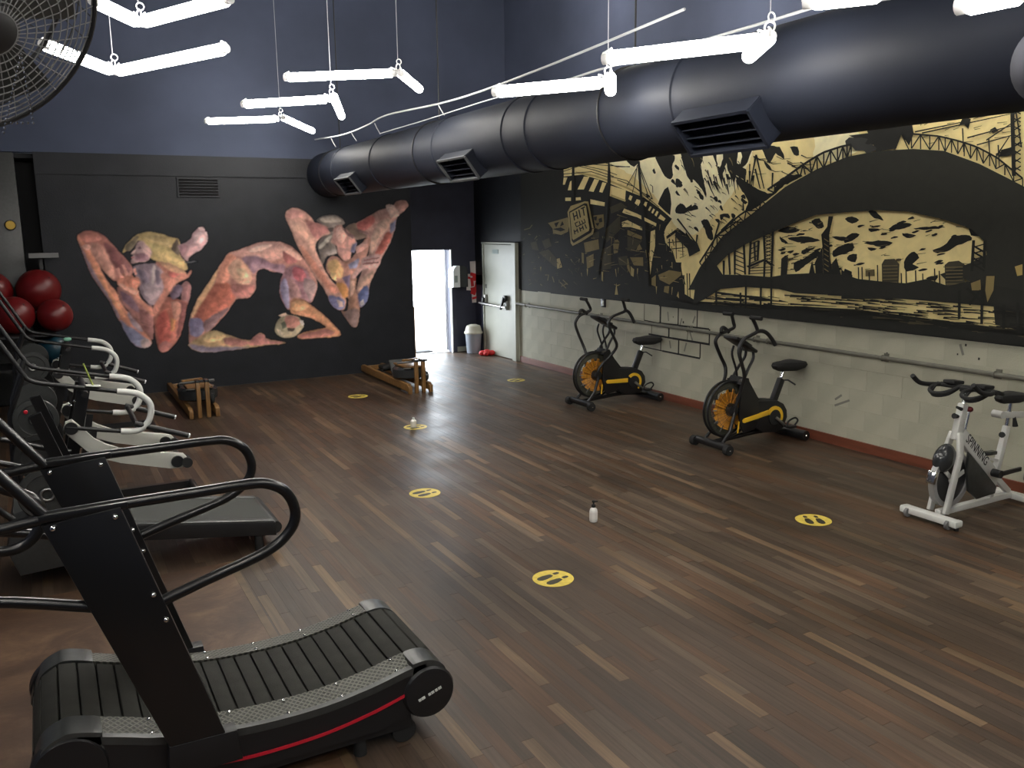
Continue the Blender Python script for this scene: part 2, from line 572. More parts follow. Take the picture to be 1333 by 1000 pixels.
# ------------------------------------------------------------------ strip floor
PW = 0.062
unit = MB().box((0, 0, -0.008), (PW - 0.0008, 1.0, 0.016)).mesh('plank', False)
unit.materials.append(M['plank'])
pr = random.Random(21)
def tone():
    u = pr.random()
    if u < 0.56:
        b = pr.uniform(0.72, 1.2); c = (0.056 * b, 0.036 * b, 0.0235 * b)
    elif u < 0.80:
        b = pr.uniform(0.8, 1.2); c = (0.072 * b, 0.038 * b, 0.020 * b)
    elif u < 0.93:
        b = pr.uniform(0.85, 1.2); c = (0.084 * b, 0.057 * b, 0.037 * b)
    else:
        b = pr.uniform(0.8, 1.25); c = (0.118 * b, 0.074 * b, 0.041 * b)
    return c
planks = []
x = -2.98
while x < XW - 0.02:
    y = 0.4 + pr.uniform(0, 1.2)
    while y < 14.3:
        l_ = pr.choice((0.45, 0.6, 0.75, 0.9, 1.1, 1.3)) * pr.uniform(0.9, 1.1)
        y1 = min(y + l_, 14.3)
        if not (y1 > 12.97 and x < 5.1):
            planks.append((x + PW / 2, y, y1, tone(), pr.uniform(-0.0005, 0.0)))
        elif y < 12.95:
            planks.append((x + PW / 2, y, 12.965, tone(), 0.0))
        y = y1
    x += PW
def in_view(p):
    yc = (p[1] + p[2]) / 2
    return yc > 2.3 and p[0] > 0.95 and p[0] / max(yc, .1) < 1.30 and not (p[0] < 1.5 and yc > 5.0)
near = sorted([p for p in planks if in_view(p)], key=lambda p: (p[0] ** 2 + ((p[1] + p[2]) / 2) ** 2 + 5) / (p[2] - p[1]))[:296]
near_set = set(id(p) for p in near)
for p in near:
    o = bpy.data.objects.new('plank', unit)
    COL.objects.link(o); o.parent = floor
    o.location = (p[0], (p[1] + p[2]) / 2, p[4]); o.scale = (1, p[2] - p[1] - 0.0015, 1)
    o.color = (*p[3], 1)
V, Fc, cols = [], [], []
for p in planks:
    if id(p) in near_set:
        continue
    b = len(V)
    hx = PW / 2 - 0.0004
    for z in (-0.016, p[4]):
        V += [(p[0] - hx, p[1] + .0008, z), (p[0] + hx, p[1] + .0008, z), (p[0] + hx, p[2] - .0008, z), (p[0] - hx, p[2] - .0008, z)]
    Fc += [(b + 4, b + 5, b + 6, b + 7), (b, b + 1, b + 5, b + 4), (b + 1, b + 2, b + 6, b + 5), (b + 2, b + 3, b + 7, b + 6), (b + 3, b, b + 4, b + 7)]
    cols += [p[3]] * 20
me = bpy.data.meshes.new('far_planks')
me.from_pydata(V, [], Fc)
ca = me.color_attributes.new('tone', 'FLOAT_COLOR', 'CORNER')
for i, c in enumerate(cols):
    ca.data[i].color = (*c, 1)
me.materials.append(M['plank_far'])
o = bpy.data.objects.new('far_planks', me); COL.objects.link(o); o.parent = floor; o['kind'] = 'stuff'

bd = thing('floor_board', 'scuffed reddish brown sheet lying under the black treadmills', 'floor sheet')
obj('sheet', MB().box((-1.02, 3.6, 0.004), (3.9, 4.5, 0.006)), 'board', bd, smooth=False)
obj('edge_strip', MB().box((0.95, 3.6, 0.005), (0.045, 4.5, 0.008)), 'edge', bd, smooth=False)

# ------------------------------------------------------------------ doors
dr = struct('door_1', MB().box((XW - 0.012, 13.35, 0.985), (0.045, 1.02, 1.95), bev=0.004), 'door_white')
obj('vent_grille', MB().box((XW - 0.036, 13.42, 1.84), (0.006, .22, .075)), 'label_grey', dr, smooth=False)
obj('push_bar', MB().tube([(XW - 0.11, 13.94, 0.915), (XW - 0.11, 12.92, 0.90)], 0.022, 10).box((XW - .05, 13.80, .98), (.07, .06, .18), bev=.01).box((XW - .05, 12.99, .93), (.07, .06, .16), bev=.01), 'steel', dr)
bx = MB()
bar(bx, (XW - .10, 13.80, 1.02), (XW - .10, 13.84, .88), .04, .06, (1, 0, 0), .008)
bar(bx, (XW - .10, 13.02, 1.06), (XW - .12, 13.10, .86), .04, .045, (1, 0, 0), .008)
bx.box((XW - .07, 13.02, 1.04), (.06, .09, .12), bev=.015)
obj('bar_lever', bx, 'black_sat', dr)
obj('latch_plate', MB().box((XW - .037, 13.80, 1.22), (.006, .03, .07)), 'hole', dr, smooth=False)
struct('door_frame', MB().box((XW - 0.03, 12.72, 1.0), (0.075, 0.13, 2.0), bev=.004).box((XW - 0.02, 13.35, 1.985), (0.05, 1.2, 0.03)).box((XW - .02, 13.90, 1.0), (.05, .04, 2.0)), 'door_white')
d2 = struct('door_2', MB().box((6.50, 14.86, 0.955), (0.045, 0.82, 1.87), bev=.003), 'bright')
obj('door_lever', MB().tube([(6.47, 15.2, .93), (6.41, 15.2, .93), (6.41, 15.08, .93)], .012, 8, smooth=0).box((6.474, 15.2, .98), (.008, .04, .2)), 'steel', d2)
struct('door_frame.001', MB().box((6.555, 14.33, 0.95), (0.09, 0.2, 1.9)).box((6.05, 14.33, 1.885), (0.95, 0.2, 0.03)), 'navy_wall')
obj('stop_strip', MB().box((6.512, 14.25, .94), (.018, .05, 1.87)), 'bright', bpy.data.objects['door_frame.001'], smooth=False)
struct('ground_outside', MB().box((6.0, 18.0, -0.06), (9, 7.1, 0.1)), 'outside')
tag(obj('door_mat', MB().box((5.95, 14.75, 0.0), (.6, .4, .03), bev=.01), 'rubber'), 'dark mat on the ground just outside the bright doorway', 'mat')
# edge strip of the mural wall beside the doorway
struct('trim_4', MB().box((5.255, 12.985, 0.5), (0.014, 0.05, 1.0)), 'wood')
# wall things in the alcove
t = thing('towel_dispenser', 'paper towel dispenser with a black side and white front beside the bright doorway', 'dispenser', (6.63, 14.29, 1.2))
sh = [(-.0, .0), (.16, 0), (.16, .30), (.13, .36), (.07, .385), (0, .385)]
m_ = MB(); m_.prism([(p[0] - .02, p[1]) for p in sh], -.22, 0, .01); obj('casing', m_, 'tank', t)
m_ = MB(); m_.prism([(-.16, 0), (-.02, 0), (-.02, .385), (-.08, .385), (-.13, .35), (-.155, .29)], -.225, 0, .008); obj('front_cover', m_, 'bright', t)
obj('window_patch', MB().box((-.10, -.227, .15), (.055, .006, .12)), 'label_grey', t, smooth=False)
t = thing('wall_notice', 'red and white paper notices hung one below another on the navy alcove wall', 'notice', (7.0, 14.29, 1.25))
obj('long_sheet', MB().box((0, -.006, 0.02), (.14, .006, .76), roty(-.04)), 'paper', t, smooth=False)
m_ = MB()
for i_, (a_, b_, w_, h_, r_) in enumerate(((-.01, .15, .15, .06, .3), (0, .10, .08, .12, .1), (-.05, .02, .06, .16, -.1), (.03, -.03, .05, .10, .2), (-.01, -.12, .14, .10, -.2), (-.03, -.17, .10, .08, .4), (-.11, .10, .05, .04, .2), (.0, -.27, .12, .04, -.2))): m_.box((a_, -.011 - i_ * .0008, b_), (w_, .003, h_), roty(r_))
obj('red_print', m_, 'red_cloth', t, smooth=False)
obj('small_sheet', MB().box((-.11, -.008, .02), (.09, .006, .30), roty(.08)), 'paper', t, smooth=False)
t = thing('waste_bin', 'grey plastic bin with pale dome lid beside the pale exit door', 'bin', (6.81, 13.98, 0.0))
obj('bin_body', MB().lathe([(.12, 0.002), (.125, .01), (.15, .36), (.155, .37)], (0, 0, 0)), 'bin', t)
obj('bin_lid', MB().lathe([(.168, .36), (.17, .385), (.15, .41), (.145, .44), (.125, .50), (.06, .525), (.0, .53)], (0, 0, 0)), 'bin_lid', t)
m_ = MB()
for i, (a, b_, r_) in enumerate(((0, 0, .07), (-.08, .02, .06), (.08, -.03, .06), (.03, .05, .055), (-.04, -.05, .05))):
    m_.ball((a, b_, r_ * .8), r_, (1.1, 1, .8), 12, 8)
t = thing('red_bundle', 'crumpled red plastic bundle on the floor before the grey bin', 'bag', (6.86, 13.55, 0.0))
obj('bundle', m_, 'red_cloth', t)

# mural wall: vent and specks
t = thing('wall_vent', 'flat dark vent grille high on the black mural wall', 'vent', (2.06, YB, 2.86))
obj('vent_frame', MB().box((0, -.01, 0), (.58, .02, .28), bev=.004), 'black_wall', t, smooth=False)
for i in range(6):
    obj('louvre', MB().box((0, -.024, -.1 + i * .04), (.52, .014, .018), rotx(.5)), 'black_sat', t, smooth=False)

# rail along the right wall
t = thing('wall_rail', 'long grey pipe rail fixed along the bare block wall', 'rail', (XW - .06, 0, .98))
obj('pipe', MB().tube([(0, 12.64, 0.01), (0, 8.0, 0), (0, 3.0, 0)], .022, 12), 'pipe', t)
for y in (12.3, 10.2, 8.24, 7.10, 6.90, 5.41, 4.3):
    obj('bracket', MB().torus((0, y, 0), (0, 1, 0), .026, .006, 16, 6).box((.035, y, 0), (.05, .02, .02)).box((.055, y, 0), (.01, .05, .08)), 'pipe', t)
t = thing('socket_plate', 'small black rimmed switch plate high on the bare block wall', 'switch', (XW, 10.15, 1.17))
obj('plate', MB().box((-.008, 0, 0), (.016, .12, .12), bev=.01), 'black_sat', t)
obj('rocker', MB().box((-.018, 0, 0), (.01, .05, .07), bev=.004), 'white', t)

# ------------------------------------------------------------------ air duct with vents
DX, DZ, DR = 3.93, 3.06, 0.325
t = thing('air_duct', 'long fat black round air duct running below the ceiling', 'duct', (DX, 0, DZ))
m_ = MB()
prof = []
ys = [-2.6]
for yj in (0.9, 4.51, 6.39, 6.8, 8.31, 10.2, 11.75):
    prof.append(yj)
rows = [(DR, -2.6)]
for yj in prof:
    rows += [(DR, yj - .03), (DR + .010, yj - .022), (DR + .010, yj + .022), (DR, yj + .03)]
rows.append((DR, 12.93))
obj('duct_pipe', m_.lathe(rows, (0, 0, 0), (0, 1, 0), 48), 'duct', t)
for y in (11.05, 7.67, 4.05):
    a = math.radians(218 if y > 5 else 222)
    ca_, sa_ = math.cos(a), math.sin(a)
    ax = Vector((ca_, 0, sa_)); up = Vector((-sa_, 0, ca_)) * -1
    L_, Wv, Hv = (.15, .62, .24) if y > 5 else (.15, .66, .25)
    rot = Matrix((ax, Vector((0, 1, 0)), ax.cross(Vector((0, 1, 0))))).transposed()
    c = ax * (DR + L_ / 2 - .06); c.y = y
    v = obj('duct_vent', MB().box(c + rot @ Vector((0, 0, Hv / 2)), (L_, Wv, .012), rot).box(c - rot @ Vector((0, 0, Hv / 2)), (L_, Wv, .012), rot)
            .box(c + rot @ Vector((0, Wv / 2, 0)), (L_, .012, Hv), rot).box(c - rot @ Vector((0, Wv / 2, 0)), (L_, .012, Hv), rot), 'duct', t, smooth=False)
    cc = ax * (DR + L_ - .06); cc.y = y
    obj('vent_lip', MB().box(cc + rot @ Vector((0, 0, Hv / 2)), (.03, Wv, .02), rot).box(cc - rot @ Vector((0, 0, Hv / 2)), (.02, Wv, .02), rot)
        .box(cc + rot @ Vector((0, Wv / 2, 0)), (.02, .025, Hv), rot).box(cc - rot @ Vector((0, Wv / 2, 0)), (.02, .025, Hv), rot), 'duct_lit' if y > 5 else 'duct', v, smooth=False)
    for i in range(4):
        q = c + rot @ Vector((.03, 0, -Hv / 2 + Hv * (i + .5) / 4)); 
        obj('vent_fin', MB().box(q, (.06, Wv - .03, .008), rot @ roty(.5)), 'duct', v, smooth=False)
for y in (12.3, 8.8, 5.3, 1.5):
    m_ = MB().cyl((0, y, DR - .02), (0, y, ZC - DZ), .008, segs=6)
    m_.tube([(math.cos(a) * (DR + .006), y, math.sin(a) * (DR + .006)) for a in [2 * PI * k / 32 for k in range(32)]], .007, 6, True)
    obj('hanger', m_, 'black_sat', t)
def cable(name, pts, r, label, m='cable'):
    return tag(obj(name, MB().tube(pts, r, 6, smooth=5), m), label, 'cable')
c0 = cable('cable', [(3.7, 12.75, 3.55), (3.72, 11.48, 3.50), (3.72, 10.52, 3.52), (3.72, 9.81, 3.56), (3.75, 8.4, 3.51), (3.75, 7.45, 3.50), (3.8, 6.2, 3.55), (3.8, 4.6, 3.62)], .010, 'upper pale cable slung in dips above the far half of the duct')
cable('cable', [(3.80, 10.3, 3.40), (3.82, 8.9, 3.41), (3.84, 7.3, 3.43), (3.84, 6.9, 3.395)], .006, 'thin lower cable between the slung cable and the duct top')
cable('cable', [(3.84, 7.0, 3.40), (3.82, 6.46, 3.385), (3.80, 5.67, 3.40), (3.80, 4.92, 3.395), (3.80, 3.92, 3.395), (3.80, 3.47, 3.40), (3.80, 3.13, 3.395), (3.80, 2.0, 3.40)], .009, 'pale cable lying along the top of the near half of the duct')
for y, z in ((12.1, 3.52), (11.2, 3.50), (10.3, 3.52), (8.4, 3.51), (7.0, 3.50)):
    obj('cable_tie', MB().tube([(3.74, y, z), (3.76, y - .02, (z + 3.40) / 2), (3.79, y - .05, 3.39)], .006, 5), 'cable', c0)

# ------------------------------------------------------------------ fluorescent tubes on wires
def tube_pair(ends, hook, zc, label, group, extra_wires=()):
    """ends: one or two (x0,y0,z0,x1,y1,z1) tubes meeting at the hook"""
    base = Vector(hook)
    t = thing('tube_light', label, 'light', tuple(base), 0, group)
    for e in ends:
        a, b = Vector(e[:3]) - base, Vector(e[3:]) - base
        d = (b - a).normalized()
        tb = obj('tube', MB().tube([a + d * .03, a + d * .05, b - d * .05, b - d * .03], [.026, .038, .038, .026], 14), 'tube', t)
        for p, s in ((a, 1), (b, -1)):
            obj('end_cap', MB().cyl(p, p + d * .045 * s, .030, segs=12).tube([p, p + Vector((0, 0, .03)), p + d * .05 * s + Vector((0, 0, .05))], .006, 5), 'lampend', tb)
    obj('hook', MB().torus((0, 0, .05), (1, .4, 0), .026, .005, 16, 6).torus((0.01, 0, .095), (0, 1, 0), .022, .004, 14, 5), 'lampend', t)
    m_ = MB().cyl((0, 0, .11), (0, 0, zc - base.z), .003, segs=5)
    for w in extra_wires:
        w = Vector(w) - base
        m_.cyl(w, (w.x, w.y, zc - base.z), .004, segs=5)
    obj('hanging_wire', m_, 'wire', t)
    return t

LAMPS = [([(0.404, 5.676, 3.55, 0.689, 6.134, 3.55), (1.094, 5.306, 3.55, 0.706, 6.125, 3.55)], (0.697, 6.129, 3.55), 'topmost fluorescent tube V, cut by the frame, right above the wide V'),
 ([(0.142, 6.27, 3.4, 0.591, 7.074, 3.4), (1.18, 5.938, 3.4, 0.618, 7.096, 3.4)], (0.604, 7.085, 3.4), 'wide fluorescent tube V whose left end reaches the black fan'),
 ([(2.085, 8.047, 3.6, 2.912, 7.416, 3.6), (3.463, 8.196, 3.6, 2.942, 7.402, 3.6)], (2.927, 7.409, 3.6), 'highest of three far fluorescent tube pairs, with the longest level tube'),
 ([(1.857, 8.8, 3.45, 2.518, 8.128, 3.45), (3.013, 9.318, 3.45, 2.494, 7.932, 3.45)], (2.506, 8.03, 3.45), 'far fluorescent tube pair hung between two others, middle of three'),
 ([(1.977, 11.567, 3.6, 2.744, 10.996, 3.6), (3.512, 12.154, 3.6, 2.759, 10.828, 3.6)], (2.751, 10.912, 3.6), 'farthest and lowest fluorescent tube pair, above the figure mural'),
 ([(2.763, 5.296, 3.14, 3.227, 4.651, 3.14), (3.47, 4.947, 3.14, 3.135, 4.479, 3.14)], (3.181, 4.565, 3.14), 'fluorescent tube pair hung before the middle of the fat duct, short tube at its tip'),
 ([(2.717, 3.945, 3.12, 3.168, 3.213, 3.12), (3.393, 3.586, 3.12, 3.115, 3.145, 3.12)], (3.142, 3.179, 3.12), 'biggest fluorescent tube pair hung before the duct, ending like an arrow tip'),
 ([(2.699, 2.561, 3.1, 2.889, 2.31, 3.1)], (2.889, 2.31, 3.1), 'single fluorescent tube cut by the top frame edge, left of the duct corner tube'),
 ([(2.941, 2.071, 3.0, 2.974, 1.822, 3.0)], (2.974, 1.822, 3.0), 'fluorescent tube crossing the duct top edge in the upper frame corner')]
for ends, hook, label in LAMPS:
    tube_pair(ends, hook, ZC, label, 'fluorescent tubes hung in zigzags')
# unseen zigzags over the near end; high ones at right added to brighten wall
for i, (hx, hy) in enumerate(((0.3, 1.9), (2.4, 1.6), (4.9, 2.2), (5.7, 4.9), (5.6, 7.6), (5.6, 10.2), (0.4, -0.6), (2.6, -0.9), (5.0, -0.6), (-1.6, 3.6), (-1.5, 0.8))):
    z = 3.75 if hx < 5.5 or hy < 4 else 4.35 if hy < 6 else 4.9 if hy < 9 else 5.4
    tube_pair([(hx - .03, hy - .05, z, hx - .45, hy - .85, z), (hx + .03, hy - .05, z, hx + .75, hy - .9, z)], (hx, hy, z), ZC, 'unseen white fluorescent tube pair in a V, added to light the gym', 'unseen tubes added for light')

PAL = [(161, 105, 96), (203, 136, 112), (129, 108, 117), (194, 141, 127), (139, 89, 89), (180, 117, 105), (218, 165, 150), (216, 151, 120), (177, 122, 115), (129, 98, 110), (161, 110, 107), (136, 134, 160), (209, 182, 179), (170, 146, 153), (184, 132, 131), (189, 117, 103), (161, 101, 98), (216, 155, 137), (194, 101, 91), (208, 139, 132), (223, 156, 112), (161, 137, 146), (122, 106, 120), (184, 160, 167), (196, 177, 177), (129, 112, 125), (117, 98, 115), (204, 137, 120), (208, 144, 125), (215, 141, 120), (218, 156, 144), (227, 168, 150), (218, 148, 131), (218, 124, 117), (192, 163, 115), (111, 98, 81), (99, 84, 74), (211, 184, 131), (172, 148, 108), (204, 155, 127), (192, 156, 155), (161, 120, 129), (108, 86, 93), (220, 184, 177), (161, 96, 100), (196, 155, 158), (175, 131, 137), (213, 177, 177), (227, 191, 189), (93, 93, 98), (184, 131, 120), (192, 113, 96), (218, 174, 137), (203, 139, 120), (197, 149, 139), (215, 179, 167), (161, 125, 137), (220, 170, 146), (237, 196, 163), (197, 131, 124), (173, 106, 103), (220, 172, 158), (139, 129, 158), (161, 125, 127), (201, 165, 125), (144, 129, 146), (210, 143, 136), (223, 191, 143), (187, 129, 119), (170, 125, 132), (184, 103, 110), (189, 156, 155), (161, 148, 175), (180, 136, 134), (210, 148, 115), (196, 131, 120), (228, 170, 129), (223, 163, 127), (192, 174, 146), (196, 137, 124), (105, 105, 89), (101, 86, 76), (232, 217, 210), (210, 182, 163), (213, 194, 170), (196, 148, 134), (173, 115, 110), (216, 168, 151), (182, 131, 124), (201, 137, 119), (130, 125, 160), (210, 180, 172), (196, 151, 141), (170, 98, 93), (136, 103, 101), (161, 120, 110), (218, 186, 175), (218, 179, 163), (196, 112, 101), (144, 143, 168), (210, 168, 150), (113, 120, 163), (210, 198, 200), (115, 103, 98), (163, 148, 137), (177, 165, 155), (172, 156, 150), (84, 74, 72), (120, 100, 89), (201, 148, 137), (218, 170, 158), (210, 156, 146), (125, 94, 93), (136, 129, 155), (192, 139, 124), (218, 174, 125), (148, 143, 168), (142, 120, 146), (210, 148, 94), (210, 160, 150), (232, 194, 144), (175, 129, 110), (148, 120, 115), (218, 174, 168), (153, 103, 103), (34, 34, 31), (238, 218, 156), (250, 240, 196), (190, 168, 110), (132, 116, 76), (70, 64, 48), (150, 134, 92), (170, 152, 104), (112, 101, 72), (60, 60, 58), (66, 62, 50), (96, 86, 60), (176, 158, 108), (160, 142, 96), (44, 44, 39), (40, 40, 36), (170, 148, 90), (180, 162, 110)]
